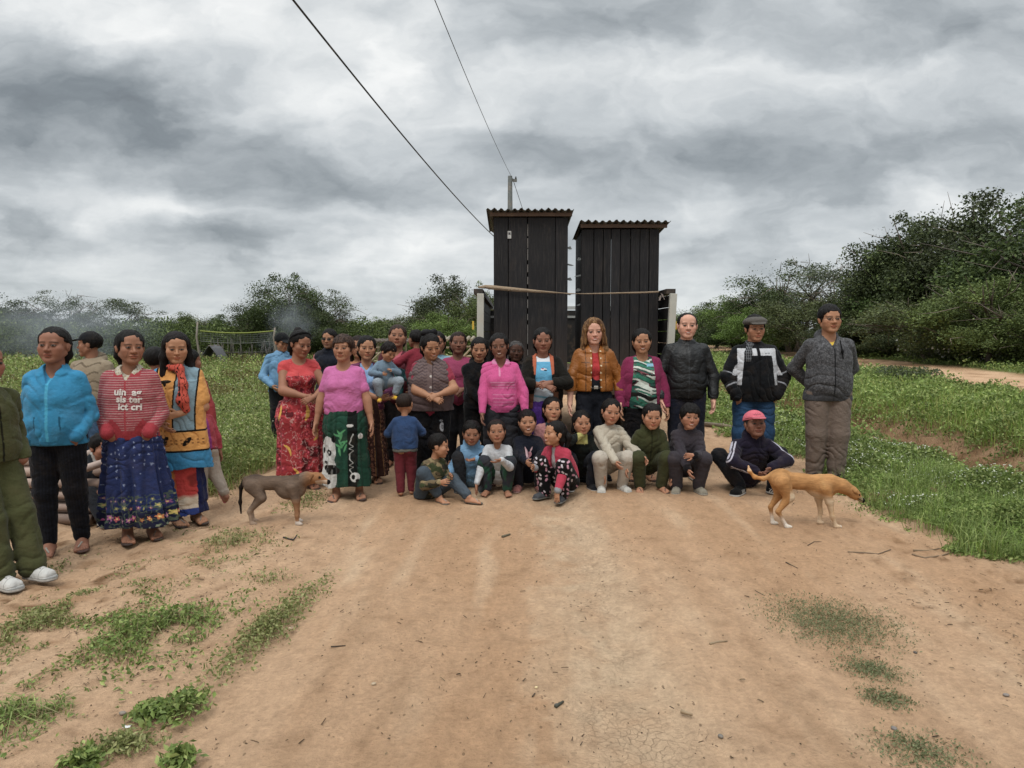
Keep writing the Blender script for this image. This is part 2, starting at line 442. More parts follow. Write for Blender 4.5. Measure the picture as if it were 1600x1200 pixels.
    for k in 'LR':
        an = o.an[k]; R = Rz(o.fy[k]); pt = math.radians(p.get('t' + k, 0)); R = R @ Rx(pt)   # t: toe pitch
        o.fdir[k] = R; F = lambda v: an + R @ A(v, float) * s
        L = [('c', F((0, .022, -.027)), an, .019 * s, .020 * s), ('c', F((0, -.005, -.012)), F((0, -.065, -.028)), .021 * s, .0155 * s),
             ('c', F((-.012, .012, -.031)), F((-.017, -.078, -.033)), .0145 * s, .0125 * s), ('c', F((.012, .012, -.031)), F((.017, -.078, -.033)), .0145 * s, .0125 * s)]
        big = -1 if k == 'L' else 1
        for i, (x, l) in enumerate(((.024, .112), (.011, .110), (.0, .105), (-.011, .098), (-.021, .09))):
            r = .0095 if i == 0 else .0062
            L.append(('c', F((big * x * .9, -.075, -.034)), F((big * x, -l, -.038)), r * s, r * .95 * s))
        o.foot[k] = L
    o.hand = {}
    for k, sg in (('L', 1), ('R', -1)):
        d = nrm(o.wr[k] - o.el[k]) if p['d' + k] is None else nrm(p['d' + k])
        n = A([-sg, -.25, 0.]) if p['n' + k] is None else A(p['n' + k], float)
        n = nrm(n - d * (n @ d)); l = np.cross(n, d) * sg
        if p['n' + k] is None and l[1] > 0 and abs(d[2]) > .5: l = l
        l = nrm(l)
        if p['n' + k] is None and l @ A([0, -1, 0]) < 0: l = -l
        o.hand[k] = hand_prims(o.wr[k] + d * .004 * s, d, n, l, s * .103 / .18 * sp.get('hq', 1.0), p['c' + k])
    return o
def hp(o):
    return lambda v: o.hc + o.Rh @ (A(v, float) * A([HW, 1, 1])) * o.q
HW = 1.07
def head_sdf(o, sp):
    X = hp(o); R = o.Rh; q = o.q; kid = o.kind == 'k'; r = np.random.RandomState(hash_(sp['id'])); j = lambda a: 1 + r.uniform(-a, a); nw, nl, mw, es, ck, ch_ = j(.22), j(.18), j(.14), j(.05), j(.14), j(.2); sp['_f'] = (mw, es)
    if kid: nw *= .82; nl *= .6; ck *= 1.07; ch_ *= .85
    fw = sp.get('fw', 1.0 if not kid else 1.05) * j(.06)
    e = lambda c, r: ('e', X(c), R, A(r, float) * q * A([HW, 1, 1]))
    c = lambda a, b, r1, r2: ('c', X(a), X(b), r1 * q, r2 * q)
    B = [e((0, .015, .028), (.075, .093, .0845)), e((0, -.026, -.033), (.064 * fw, .058, .078)), e((0, -.028, .045), (.062, .055, .05))]
    for g in (-1, 1):
        B += [c((g * .052 * fw, .005, -.045), (g * .016, -.056, -.090), .021, .020), c((g * .039 * fw, -.050, -.022), (g * .034 * fw, -.048, -.045), .029 * ck, .026 * ck)]
    B += [c((-.034, -.069, .021), (.034, -.069, .021), .0135, .0135), c((0, -.064, -.094), (0, -.060, -.09), .0175 * ch_, .017)]
    N = [c((0, -.078, .008), (0, -.093 - .008 * nl, -.024 - .004 * nl), .0070, .0105 * nw)]
    for g in (-1, 1): N.append(c((g * .0115 * nw, -.088, -.031), (g * .0105 * nw, -.094, -.032), .0080 * nw, .0068))
    EY = [('c', X((g * .031 * es, -.0725, .001)), X((g * .031 * es, -.0725, .0011)), .0135 * q, .0135 * q) for g in (-1, 1)]
    SO = [e((g * .031 * es, -.099, .0015), (.0175, .018, .0118)) for g in (-1, 1)]
    LP = [e((0, -.0815, -.0565), (.024 * mw, .0125, .0066)), e((0, -.080, -.0675), (.021 * mw, .0125, .0074))]
    EA = [e((g * .077, .010, -.004), (.010, .020, .031)) for g in (-1, 1)] + [c((g * .076, .02, .0), (g * .082, .026, .006), .008, .007) for g in (-1, 1)]
    def f(P):
        d = ev(B, P, .016 * q)
        d = smax(d, -ev(SO, P, .002), .012 * q)
        d = ev(EY, P, .003 * q, d)
        d = ev(N, P, .010 * q, d)
        d = ev(LP, P, .004 * q, d)
        d = smax(d, -prim(c((-.020, -.0935, -.062), (.020, -.0935, -.062), .0022, .0022), P), .003 * q)
        return ev(EA, P, .006 * q, d)
    return f
SKIN = {'tan': '#a1755c', 'brown': '#8b624e', 'dark': '#724f3f', 'light': '#bd907d', 'olive': '#a87c5e'}
def skin_col(o, sp, V, face):
    tj = np.random.RandomState(hash_(sp['id']) + 5).uniform(-1, 1, 2)
    base = A([1 + .10 * tj[0], 1 + .10 * tj[0] + .02 * tj[1], 1 + .10 * tj[0] - .03 * tj[1]]) * hx(SKIN.get(sp.get('skin', 'brown'), sp.get('skin')) if sp.get('skin', 'brown') in SKIN else sp['skin'])
    n = fbm(V, 14 / max(o.s, .5), 3)
    C = base[None] * (.88 + .24 * n)[:, None]
    if face:
        L = (V - o.hc) @ o.Rh / o.q; mw, es = sp.get('_f', (1, 1))
        x, y, z = L.T; x = x / HW / es; ax = np.abs(x); fr = y < -.03
        def put(m, c, a=1.0):
            m = np.clip(m, 0, 1)[:, None] * a; nonlocal C; C = C * (1 - m) + A(c) * m
        put(np.clip(1.4 - np.hypot((ax - .04) / .03, (z + .03) / .025), 0, 1) * fr, base * A([1.06, .86, .84]), .35)
        put(np.clip(1.5 - np.hypot(x / .014, (z + .032) / .016), 0, 1) * fr, base * A([1.0, .9, .9]), .3)
        sm = sp.get('smile', 0); lz = z - sm * 5 * ax ** 2 * 2
        put(np.clip((1 - np.hypot(x / (.025 + sm * .006), (lz + .062) / .0125)) * 5, 0, 1) * fr, base * A([1.0, .60, .60]), .8)
        if sm > .5: put(np.clip((1 - np.hypot(x / .021, (lz + .0625) / .0052)) * 4, 0, 1) * fr, (.55, .5, .45), .9)
        else: put(np.clip((1 - np.hypot(x / .024, (lz + .062) / .0030)) * 4, 0, 1) * fr, base * .25, .75)
        put(np.clip((1 - np.hypot((ax - .031) / .0185, (z - .0015) / .0098)) * 3, 0, 1) * fr, base * .14, .92)
        sq = sp.get('eye', 1.0)
        put(np.clip((1 - np.hypot((ax - .031) / .0145, (z - .0005) / (.0052 * sq))) * 3, 0, 1) * fr, (.20, .18, .16), .7)
        put(np.clip((1 - np.hypot((ax - .031) / .0072, (z - .0008) / .0072)) * 3, 0, 1) * fr, (.012, .008, .006))
        br = z - .0225 + (ax - .03) ** 2 * 6 + (ax - .03) * .06
        put(np.clip(1.5 - np.abs(br) / .0038, 0, 1) * (np.abs(ax - .032) < .021) * fr, (.02, .014, .011), sp.get('brow', .5 if o.kind == 'k' else .72))
        if sp.get('stubble'): put(np.clip((-z - .035) / .02, 0, 1) * (y < .02) * (z > -.125), (.05, .045, .04), sp['stubble'])
        if sp.get('old'):
            w = np.abs(np.sin(z * 420 + 3 * np.sin(x * 60))); put((w < .25) * (z > .035) * fr * .8, base * .5, .5)
            nl = np.abs(ax - .034 - (-.03 - z) * .25); put(np.clip(1.3 - nl / .0035, 0, 1) * (z < -.025) * (z > -.07) * fr, base * .45, .6)
    return C
def wrk(P, s, amp, seed=0, st=(1, 1, 1)):
    """soft cloth folds"""
    Q = P / s * A(st)
    a = noise(Q, 6, seed); b = noise(Q, 13, seed + 5); m1 = np.clip((noise(Q, 5, seed + 2) - .38) * 4, 0, 1); m2 = np.clip((noise(Q, 6, seed + 7) - .42) * 4, 0, 1)
    p1 = math.pi * (Q[:, 2] * 13 + 3.4 * a + 1.1 * b); p2 = math.pi * ((Q[:, 0] * 1.0 + Q[:, 2] * .55) * 12 + 3 * b + 2 * a)
    f1 = (1 - np.abs(np.sin(p1))) ** 2; f2 = (1 - np.abs(np.sin(p2))) ** 2
    return 1.75 * amp * (1.15 * f1 * m1 + .9 * f2 * m2 - .55 * np.maximum(m1, m2) + .7 * (a - .5) + .3 * (noise(Q, A([40, 40, 60]), seed + 9) - .5) + .05)
class Ctx: pass
def hemz_(g): return g.get('hemz', 0) if g['t'] == 'top' else 0
def ctx(o, V):
    c = Ctx(); s = o.s; c.V = V; L = V / s; c.x, c.y, c.z = L.T
    T = (V - o.ch) @ o.Rc / s; c.u, c.n, c.v = T.T          # chest frame: lateral, depth, height above chest centre
    c.tn = (V - o.nb) @ o.Rc / s
    best = np.full(len(V), 9.); c.t = np.zeros(len(V)); c.side = np.zeros(len(V)); c.arm_out = np.zeros(len(V))
    for k, sg in (('L', 1), ('R', -1)):
        for i, (a, b) in enumerate(((o.sh[k], o.el[k]), (o.el[k], o.wr[k]))):
            ba = b - a; h = np.clip((V - a) @ ba / (ba @ ba), 0, 1); q = V - a - h[:, None] * ba; d = np.linalg.norm(q, axis=1) / s
            m = d < best; best[m] = d[m]; c.t[m] = (h + i)[m]; c.side[m] = sg
            outv = nrm(np.cross(ba, A([0, 1, 0])) * 1.0); 
            if outv[0] * sg < 0: outv = -outv
            c.arm_out[m] = (q @ outv / (np.linalg.norm(q, axis=1) + 1e-6))[m]
    c.da = best
    c.isarm = (best < .062 * (1 + (o.w - 1) * .7)) & ((c.t > .35) | (np.abs(c.u) > .085 * o.w))
    P = (V - o.hip) @ o.Rp / s; c.pz = P[:, 2]; c.px = P[:, 0]; c.py = P[:, 1]
    c.th = np.arctan2(P[:, 0], -P[:, 1])
    return c
def paint(C, m, col, a=1.0):
    m = (np.clip(m, 0, 1) * a)[:, None]; return C * (1 - m) + A(col) * m
def solid(col):
    k = hx(col) if isinstance(col, str) else A(col)
    return lambda c: np.tile(k, (len(c.x), 1))
def flowers(u, v, cell, seed=0, prob=.8, R=.38, petals=5):
    """returns petal mask, centre mask, random per flower, on a jittered grid"""
    I = np.floor(u / cell).astype(int); J = np.floor(v / cell).astype(int)
    pm = np.zeros(len(u)); cm = np.zeros(len(u)); rid = np.zeros(len(u))
    for di in (-1, 0, 1):
        for dj in (-1, 0, 1):
            a = I + di; b = J + dj
            h = np.sin(a * 127.1 + b * 311.7 + seed) * 43758.5453; h = h - np.floor(h)
            h2 = np.sin(a * 269.5 + b * 183.3 + seed) * 43758.5453; h2 = h2 - np.floor(h2)
            h3 = np.sin(a * 97.3 + b * 57.1 + seed) * 43758.5453; h3 = h3 - np.floor(h3)
            cx = (a + .5 + (h - .5) * .5) * cell; cy = (b + .5 + (h2 - .5) * .5) * cell
            dx = u - cx; dy = v - cy; r = np.hypot(dx, dy) / cell; th = np.arctan2(dy, dx) + h * 6
            on = h3 < prob; RR = R * (.7 + .5 * h2)
            m = on & (r < RR * (.75 + .25 * np.cos(petals * th)))
            pm[m] = 1; cm[m & (r < RR * .3)] = 1; cm[m & (r >= RR * .3)] = 0; rid[m] = h[m]
    return pm, cm, rid
def garment(o, sp, person, g, base):
    s = o.s; t = g['t']; inf = g.get('inf', .008); name = g.get('name', t); K = g.get('K', .018) * s
    h = sp.get('h', .0075) * g.get('hm', 1.0)
    wamp = g.get('wr', .005) * min(1, (s / 1.45) ** 1.6); sd = (hash_(sp['id']) % 97) * 3.1 + len(name)
    prims = []; ap = []; cuts = []; fl = []
    if t in ('top', 'dress'):
        prims += [(p[0], *p[1:]) for p in o.torso]
        sl = g.get('sleeve', 2); fit = g.get('fit', .0)
        if hemz_(g) < 0: prims.append(('c', o.hip + o.Rp @ A([-.045 * o.w, .008, -.045]) * s, o.hip + o.Rp @ A([.045 * o.w, .008, -.045]) * s, .064 * o.w * s * (1 + fit * .5), .064 * o.w * s * (1 + fit * .5)))
        if fit:
            prims.append(('e', o.wa + o.Rp @ A([0, -.003, -.02]) * s, o.Rp, A([.098 * o.w, .076 * o.w, .14]) * s * (1 + fit)))
            prims.append(('e', o.ch + o.Rc @ A([0, 0, -.02]) * s, o.Rc, A([.100 * o.w, .072 * o.w, .12]) * s * (1 + fit * .6)))
        for k in 'LR':
            if 'sides' in g and k not in g['sides']: continue
            a, e, w_ = o.sh[k], o.el[k], o.wr[k]; wl = 1 + (o.w - 1) * .7; r0 = .0275 * wl * s * (1 + fit * .6); r1 = .0245 * wl * s * (1 + fit * 1.1); r2 = .0175 * s * (1 + fit * .8)
            f = min(sl, 1)
            if sl > 0: ap.append(('c', a, a + (e - a) * f, r0, r0 + (r1 - r0) * f if sl > 1 else r0 * .98))
            if sl > 1:
                f2 = min(sl - 1, .95); ap.append(('c', e, e + (w_ - e) * f2, r1, r1 + (r2 - r1) * f2))
                ap.append(o.arm[k][2])
                if g.get('pull'):
                    e2 = e + (w_ - e) * f2 * .75; ap.append(('c', e2, e2 + (w_ - e) * .05, r2 * 1.25, r2 * 1.2))
        if g.get('collar') == 'hood':
            prims.append(('e', o.nb + o.Rc @ A([0, .045, .012]) * s, o.Rc @ Rx(-.5), A([.062, .035, .040]) * s))
            prims.append(('t', o.nb + o.Rc @ A([0, .006, -.004]) * s, o.Rc @ Rx(.5), .044 * s, .012 * s))
        if g.get('collar') == 'stand':
            prims.append(('t', o.nb + o.Rc @ A([0, .006, .014]) * s, o.Rc @ Rx(.25), .036 * s, .008 * s))
        if g.get('collar') == 'shirt':
            for q_ in (-1, 1):
                prims.append(('e', o.nb + o.Rc @ A([q_ * .030, -.033, .000]) * s, o.Rc @ Rz(q_ * .55) @ Rx(.75), A([.020, .024, .006]) * s))
            prims.append(('t', o.nb + o.Rc @ A([0, .008, .008]) * s, o.Rc @ Rx(.35), .038 * s, .008 * s))
    if t == 'pants' or g.get('legs'):
        prims += [p for p in o.torso[:2]] + [o.torso[6], o.torso[-2 if not (sp.get('bust', o.kind == 'f') or o.kind == 'm') else -2]]
        lf = g.get('fit', .1); cut = g.get('len', .97)
        for k in 'LR':
            hj, kn, an = o.hj[k], o.kn[k], o.an[k]; wl = 1 + (o.w - 1) * .7
            prims.append(('c', hj, kn, .060 * o.w * s * (1 + lf * .25), .040 * wl * s * (1 + lf)))
            c2 = min(cut, 1.); e = kn + (an - kn) * c2
            prims.append(('c', kn, e, .040 * wl * s * (1 + lf), (.030 + .02 * g.get('flare', 0)) * s * (1 + lf))); prims.append(o.leg[k][2])
    S = None
    if t in ('skirt', 'dress'):
        top = g.get('top', .06); hem = g['hem']; r0 = g.get('r0', .088) * o.w; r1 = g.get('r1', .15); npl = g.get('pleats', 13); pa = g.get('pamp', .010); asp = g.get('asp', .80)
        ax0 = o.hip / s + o.Rp @ A([0, 0, top]); axb = A([(o.an['L'][0] + o.an['R'][0]) / 2, (o.an['L'][1] + o.an['R'][1]) / 2, 0]) / s
        def S(P):
            Q = P / s; f = np.clip((ax0[2] - Q[:, 2]) / (ax0[2] - hem), 0, 1.1)
            cx = ax0[0] + (axb[0] - ax0[0]) * f; cy = ax0[1] + (axb[1] - ax0[1]) * f
            x = Q[:, 0] - cx; y = (Q[:, 1] - cy) / asp; rho = np.hypot(x, y); th = np.arctan2(x, -y)
            hipb = .016 * o.w * np.exp(-((f - .22) / .16) ** 2)
            r = r0 + (r1 - r0) * f ** .8 + hipb
            wob = 1.3 * noise(np.stack([np.cos(th) * 1.2, np.sin(th) * 1.2, f * .8], 1), 1, sd)
            r = r + pa * (np.sin(npl * th + wob * 5) + .5 * np.sin((npl * 1.7) * th - wob * 4 + 1)) * np.clip(f * 1.6, .1, 1)
            d = (rho - r) * .75
            hw = hem + .006 * np.sin(3 * th + sd)
            d = np.maximum(d, (hw - Q[:, 2]) * .9)
            return np.maximum(d, Q[:, 2] - ax0[2]) * s
        lo, hi = A([axb[0] - r1 - .04, axb[1] - r1 - .04, hem - .02]) * s, A([axb[0] + r1 + .04, axb[1] + r1 + .04, ax0[2] + .01]) * s
        lo = np.minimum(lo, o.hip - .2 * s); hi[:2] = np.maximum(hi[:2], (o.hip + .2 * s)[:2]); lo[2] = (hem - .02) * s
        if t == 'skirt': prims = [('f', S, lo, hi)]; S = None; inf = 0
        else: prims_s = ('f', S, lo, hi)
    if t == 'raw':
        prims = g['prims'](o, s)
    hemz = g.get('hemz', None); topz = g.get('topz', None)
    nk = g.get('neck')
    if nk:
        sc = nk[1] if len(nk) > 1 else 1.0
        if nk[0] == 'scoop': cuts.append(('e', o.nb + o.Rc @ A([0, -.045, .012]) * s, o.Rc @ Rx(.3), A([.052, .075, .042]) * s * sc))
        if nk[0] == 'round': cuts.append(('e', o.nb + o.Rc @ A([0, -.012, .020]) * s, o.Rc @ Rx(.35), A([.045, .055, .030]) * s * sc))
        if nk[0] == 'v': cuts.append(('c', o.nb + o.Rc @ A([0, -.03, .015]) * s, o.nb + o.Rc @ A([0, -.085, -.06 * sc]) * s, .036 * s, .006 * s))
    if g.get('open'):
        w0, w1 = g['open']
        def opn(P):
            Q = (P - o.ch) @ o.Rc / s; f = np.clip((.09 - Q[:, 2]) / .35, 0, 1); hw = w0 + (w1 - w0) * f
            return np.maximum(np.abs(Q[:, 0]) - hw, Q[:, 1] + .0) * s
        cuts.append(('f', opn))
    ws = (g.get('wst') or (1, 1, 1))
    def f(P):
        if t in ('dress', 'top'): d = arm_union(o, prims, ap, P, K) - inf
        if t == 'dress':
            d = smin(d, S(P), .03 * s)
        if t == 'raw': d = ev(prims, P, g.get('k', .02) * s) - inf
        elif t not in ('top', 'dress'): d = ev(prims, P, K) - inf
        if wamp: d = np.minimum(d + wrk(P, s, wamp, sd, ws), d + inf - .0035 if t != 'skirt' else 9)
        if hemz is not None:
            zz = (P - o.hip) @ o.Rp[:, 2] / s
            d = smax(d, (hemz - zz) * s, .006)
        if topz is not None:
            zz = (P - o.hip) @ o.Rp[:, 2] / s
            d = smax(d, (zz - topz) * s, .006)
        if t == 'pants' and g.get('len', 1) < 1.2: pass
        for cpr in cuts: d = smax(d, -prim(cpr, P), .006)
        if g.get('gz', True): d = np.maximum(d, .004 - P[:, 2])
        return d
    lo, hi = pbounds(prims + ap, .03 + inf)
    if t == 'dress': lo = np.minimum(lo, prims_s[2]); hi = np.maximum(hi, prims_s[3])
    lo[2] = max(lo[2], -.01)
    V, F = polygonise(f, lo, hi, h)
    if len(V) == 0: print('EMPTY garment', sp['id'], name); return None
    c = ctx(o, V); cf = g['col']; C = cf(c) if callable(cf) else solid(cf)(c)
    if g.get('cuff') is not None:
        cc, ct = g['cuff']; C = paint(C, (c.isarm & (c.t > ct)).astype(float), hx(cc) if isinstance(cc, str) else cc)
    if g.get('band') is not None:
        cc, cz = g['band']; C = paint(C, ((c.pz < cz) & ~(c.isarm & (c.t > .9))).astype(float), hx(cc) if isinstance(cc, str) else cc)
    me = new_mesh(name, V - base, F, [M(g.get('mat', 'cloth'))], C)
    ob = add_obj(name, me, person)
    if g.get('label'): ob['label'] = g['label']
    for L_ in g.get('text', []): lettering(o, ob, V, F, base, **L_)
    return ob
def arm_union(o, tp, ap, P, K):
    d = ev(tp, P, K)
    if not ap: return d
    a = ev(ap, P, K * .7); s = o.s
    r = np.minimum(np.linalg.norm(P - o.sh['L'], axis=1), np.linalg.norm(P - o.sh['R'], axis=1)) / s
    return smin(d, a, (.004 + .024 * np.exp(-(r / .055) ** 2)) * s)
def hash_(t):
    h = 5381
    for ch in t: h = (h * 33 + ord(ch)) & 0xffffff
    return h
def lettering(o, parent, V, F, base, txt='', size=.05, x=0., z=0., col='#ffffff', rot=0., lift=.004, name='lettering', bold=.0, shear=0.0, fr='chest', sx=1.0, mat='cloth'):
    cu = bpy.data.curves.new('txt', 'FONT'); cu.body = txt; cu.size = size * o.s; cu.align_x = 'CENTER'; cu.align_y = 'CENTER'; cu.resolution_u = 2; cu.offset = bold * o.s; cu.shear = shear; cu.space_line = .85
    tmp = bpy.data.objects.new('txt', cu); COL.objects.link(tmp)
    dg = bpy.context.evaluated_depsgraph_get(); me0 = tmp.evaluated_get(dg).to_mesh()
    v = A([tuple(q.co) for q in me0.vertices]); fs = [tuple(p.vertices) for p in me0.polygons]
    tmp.evaluated_get(dg).to_mesh_clear(); bpy.data.objects.remove(tmp); bpy.data.curves.remove(cu)
    if len(v) == 0: return
    import bmesh
    bm = bmesh.new(); vs = [bm.verts.new(tuple(q)) for q in v]
    for f_ in fs:
        try: bm.faces.new([vs[i] for i in f_])
        except ValueError: pass
    bmesh.ops.triangulate(bm, faces=bm.faces[:])
    for _ in range(3):
        le = [e_ for e_ in bm.edges if e_.calc_length() > .007]
        if not le: break
        bmesh.ops.subdivide_edges(bm, edges=le, cuts=1); bmesh.ops.triangulate(bm, faces=bm.faces[:])
    bm.verts.index_update(); v = A([tuple(q.co) for q in bm.verts]); fs = [tuple(q.index for q in f_.verts) for f_ in bm.faces]; bm.free()
    c, s_ = math.cos(rot), math.sin(rot); X = (v[:, 0] * c - v[:, 1] * s_) * sx; Z = v[:, 0] * s_ + v[:, 1] * c
    project_patch(o, parent, V, F, base, X, Z, fs, x, z, lift, hx(col), name, fr, mat)
def project_patch(o, parent, V, F, base, X, Z, fs, x, z, lift, col, name, fr='chest', mat='cloth'):
    bv = BVHTree.FromPolygons([tuple(p) for p in V.tolist()], F.tolist())
    if fr == 'chest': org, R = o.ch, o.Rc
    elif fr == 'root': org, R = np.zeros(3), np.eye(3)
    elif fr == 'head': org, R = o.hc, o.Rh
    elif fr == 'back': org, R = o.ch, o.Rc @ Rz(math.pi)
    s = o.s; out = []
    d = R @ A([0, 1., 0])
    for a, b in zip(X, Z):
        p = org + R @ A([x * s + a, -1.0 * s, z * s + b])
        hit = bv.ray_cast(Vector(p), Vector(d))
        if hit[0] is None: out.append(p + d * 1.0 * s)
        else: out.append(A(hit[0]) - d * lift)
    out = A(out)
    if len(X) > 2:
        ds = (out - org) @ d; md = np.median(ds); out[np.abs(ds - md) > .09 * s] += 0
    me = new_mesh(name, out - base, fs, [M(mat)], np.tile(col, (len(out), 1)), smooth=False)
    add_obj(name, me, parent)
def shape_patch(o, parent, V, F, base, poly, x, z, col, name, lift=.004, fr='chest', mat='cloth'):
    """flat applique: fan polygon in metres/s units projected on the garment"""
    pts = A(poly, float) * o.s; cen = pts.mean(0); n = len(pts); rings = [.0, .35, .7, 1.]
    P = [cen] + [cen + (p - cen) * r for r in rings[1:] for p in pts]
    fs = [(0, 1 + i, 1 + (i + 1) % n) for i in range(n)]
    for k in range(2): fs += [(1 + k * n + i, 1 + (k + 1) * n + i, 1 + (k + 1) * n + (i + 1) % n, 1 + k * n + (i + 1) % n) for i in range(n)]
    P = A(P); project_patch(o, parent, V, F, base, P[:, 0], P[:, 1], fs, x, z, lift, hx(col), name, fr, mat)
def make_hair(o, sp, person, base):
    st = sp.get('hair', 'back'); col = hx(sp.get('hcol', '#14100e'))
    if st is None: return
    X = hp(o); R = o.Rh; q = o.q
    e = lambda c, r, RR=None: ('e', X(c), R if RR is None else R @ RR, A(r, float) * q * A([HW, 1, 1]))
    c = lambda a, b, r1, r2: ('c', X(a), X(b), r1 * q, r2 * q)
    B = [e((0, .020, .034), (.087, .103, .094))]; cc = .024; ext = []; amp = .004; zcut = -.055; blend = .012
    short = st in ('short', 'crop', 'mop', 'bangs', 'bob', 'recede')
    if st == 'crop': B = [e((0, .018, .031), (.081, .098, .0895))]; cc = .022; zcut = -.03; amp = .002
    if st == 'short': B = [e((0, .018, .036), (.087, .103, .097))]; cc = .022; zcut = -.035; amp = .006
    if st == 'recede': B = [e((0, .02, .029), (.083, .099, .090))]; cc = .015; zcut = -.03; amp = .002
    if st == 'mop': B = [e((0, .015, .034), (.092, .106, .098))]; cc = .030; zcut = -.045; amp = .010
    if st == 'bangs': B = [e((0, .012, .032), (.090, .106, .096))]; cc = .036; zcut = -.055; amp = .006
    if st == 'bun': ext = [e((0, .115, .005), (.04, .035, .04))]
    if st == 'topbun': ext = [e((0, .075, .105), (.035, .035, .032))]
    if st == 'pony': ext = [c((0, .10, .03), (0, .14, -.02), .03, .03), c((0, .14, -.02), (.0, .125, -.13), .03, .015)]
    if st == 'ponyside': ext = [c((.02, .10, .03), (.05, .13, -.03), .03, .034), c((.05, .13, -.03), (.055, .11, -.14), .032, .014)]
    if st in ('long', 'longfront', 'blonde'):
        cc = .016 if st != 'blonde' else .018
        L = {'long': -.26, 'longfront': -.33, 'blonde': -.27}[st]
        for g in (-1, 1):
            ext += [c((g * .068, .02, .03), (g * .080, .015, -.07), .026, .030), c((g * .080, .015, -.07), (g * .088, -.01 if st != 'long' else .03, L * .62), .030, .030),
                    c((g * .088, -.01 if st != 'long' else .03, L * .62), (g * .085, -.045 if st != 'long' else .03, L), .030, .016)]
            if st == 'blonde': ext += [c((g * .030, -.045, .098), (g * .072, -.045, .02), .022, .016), c((g * .072, -.045, .02), (g * .083, -.03, -.10), .016, .022)]
        ext += [c((0, .075, .0), (0, .085, L * .7), .05, .06)]; zcut = -9; amp = .0045
    if st == 'bob':
        cc = .018; zcut = -9
        for g in (-1, 1): ext += [c((g * .07, .01, .03), (g * .078, .02, -.08), .024, .022)]
        ext += [c((0, .07, .0), (0, .06, -.09), .05, .045)]; amp = .006
    if st == 'halfloose':
        for g in (-1, 1): ext += [c((g * .07, .03, .0), (g * .078, .03, -.10), .018, .012)]
        zcut = -.09
    if sp.get('hcc') is not None: cc = sp['hcc']
    if st in ('back', 'bun', 'pony', 'ponyside', 'topbun', 'halfloose') and (o.kind == 'f' or sp.get('girl')):
        zcut = -9
        for g in (-1, 1): ext = ext + [c((g * .060, .045, .01), (g * .058, .055, -.055), .030, .026), c((g * .058, .055, -.055), (g * .040, .065, -.115), .026, .016)]
        ext = ext + [c((0, .09, .0), (0, .085, -.10), .035, .026)]
    hd = head_sdf(o, sp)
    sd = hash_(sp['id']) % 50
    def f(P):
        L = ((P - o.hc) @ o.Rh / q).astype(f32); x, y, z = L.T
        d = ev(B, P, .01)
        hl = cc + .010 * np.cos(x * 22) * 0 - .35 * np.maximum(np.abs(x) - .045, 0) * (0 if st in ('bangs', 'mop') else 1)
        cut = (-y * .8 - z * .6 - hl + .024 * (noise(L, A([40, 40, 60]), sd) - .5) + (.012 * np.exp(-(x / .010) ** 2) if not short and st != 'long' else 0))
        if st in ('bangs', 'mop'): cut = np.minimum(cut, .040 - z + .012 * noise(L, 60, sd)) + 0
        d = smax(d, cut * q, .006 * q)
        if zcut > -5: d = smax(d, (zcut - z) * q, .01 * q)
        if ext: d = ev(ext, P, .02 * q, d)
        if st in ('long', 'longfront', 'blonde', 'bob'):
            d = smax(d, -ev([e((0, -.06, -.03), (.060, .07, .088))], P, .01), .012 * q)
        v = noise(L, A([85, 85, 14]), sd) - .5 + .9 * (noise(L, A([30, 30, 9]), sd + 9) - .5)
        d = d + v * amp * q * 1.6
        return d
    lo, hi = pbounds(B + ext, .012)
    V, F = polygonise(f, lo, hi, sp.get('hh', .0045) * (1.15 if ext and 'long' in st else 1))
    L = (V - o.hc) @ o.Rh / q
    n = .5 * noise(L, A([95, 95, 10]), 3) + .5 * noise(L, A([200, 200, 25]), 8)
    C = col[None] * (.25 + 1.5 * n)[:, None]
    if sp.get('hcol2'): C = C * (1 - (n > .5)[:, None] * .6) + hx(sp['hcol2']) * (n > .5)[:, None] * .6
    if st != 'crop' and len(V) > 50:
        r = np.random.RandomState(hash_(sp['id']) % 9999); N = 420 if st in ('long', 'longfront', 'blonde', 'bob') else 200; Lh = (V - o.hc) @ o.Rh / q; okv = np.flatnonzero((Lh[:, 1] > -.045) | (Lh[:, 2] > .085)); idx = okv[r.randint(len(okv), size=N)]
        b0 = V[idx]; out = b0 - (o.hc + o.Rh @ A([0, .01, .02]) * q); out /= np.linalg.norm(out, axis=1)[:, None] + 1e-9
        dn = A([0, 0, -1.]) - out * (out @ A([0, 0, -1.]))[:, None]; dn /= np.linalg.norm(dn, axis=1)[:, None] + .05
        d = dn * (1 if st in ('long', 'longfront', 'blonde', 'bob') else .5) + r.normal(size=(N, 3)) * .45 - out * .05; d /= np.linalg.norm(d, axis=1)[:, None]
        L_ = (.010 + .022 * r.rand(N))[:, None] * q * 1.1; w = np.cross(d, out) * .0011; b0 = b0 - out * .001
        m1 = b0 + d * L_ * .6 + out * .004; e = b0 + d * L_ + out * (.002 + .004 * r.rand(N))[:, None] - A([0, 0, .003])
        SV = np.stack([b0 - w, b0 + w, m1 + w, m1 - w, e + w * .3, e - w * .3], 1).reshape(-1, 3); kk = np.arange(N)[:, None] * 6 + len(V)
        F = np.concatenate([F, kk + A([0, 1, 2, 3]), kk + A([3, 2, 4, 5])]); C = np.concatenate([C, np.repeat(C[idx] * (.6 + .9 * r.rand(N, 1)), 6, 0)]); V = np.concatenate([V, SV])
    ob = add_obj('hair', new_mesh('hair', V - base, F, [M('hair')], C), person)
    return ob
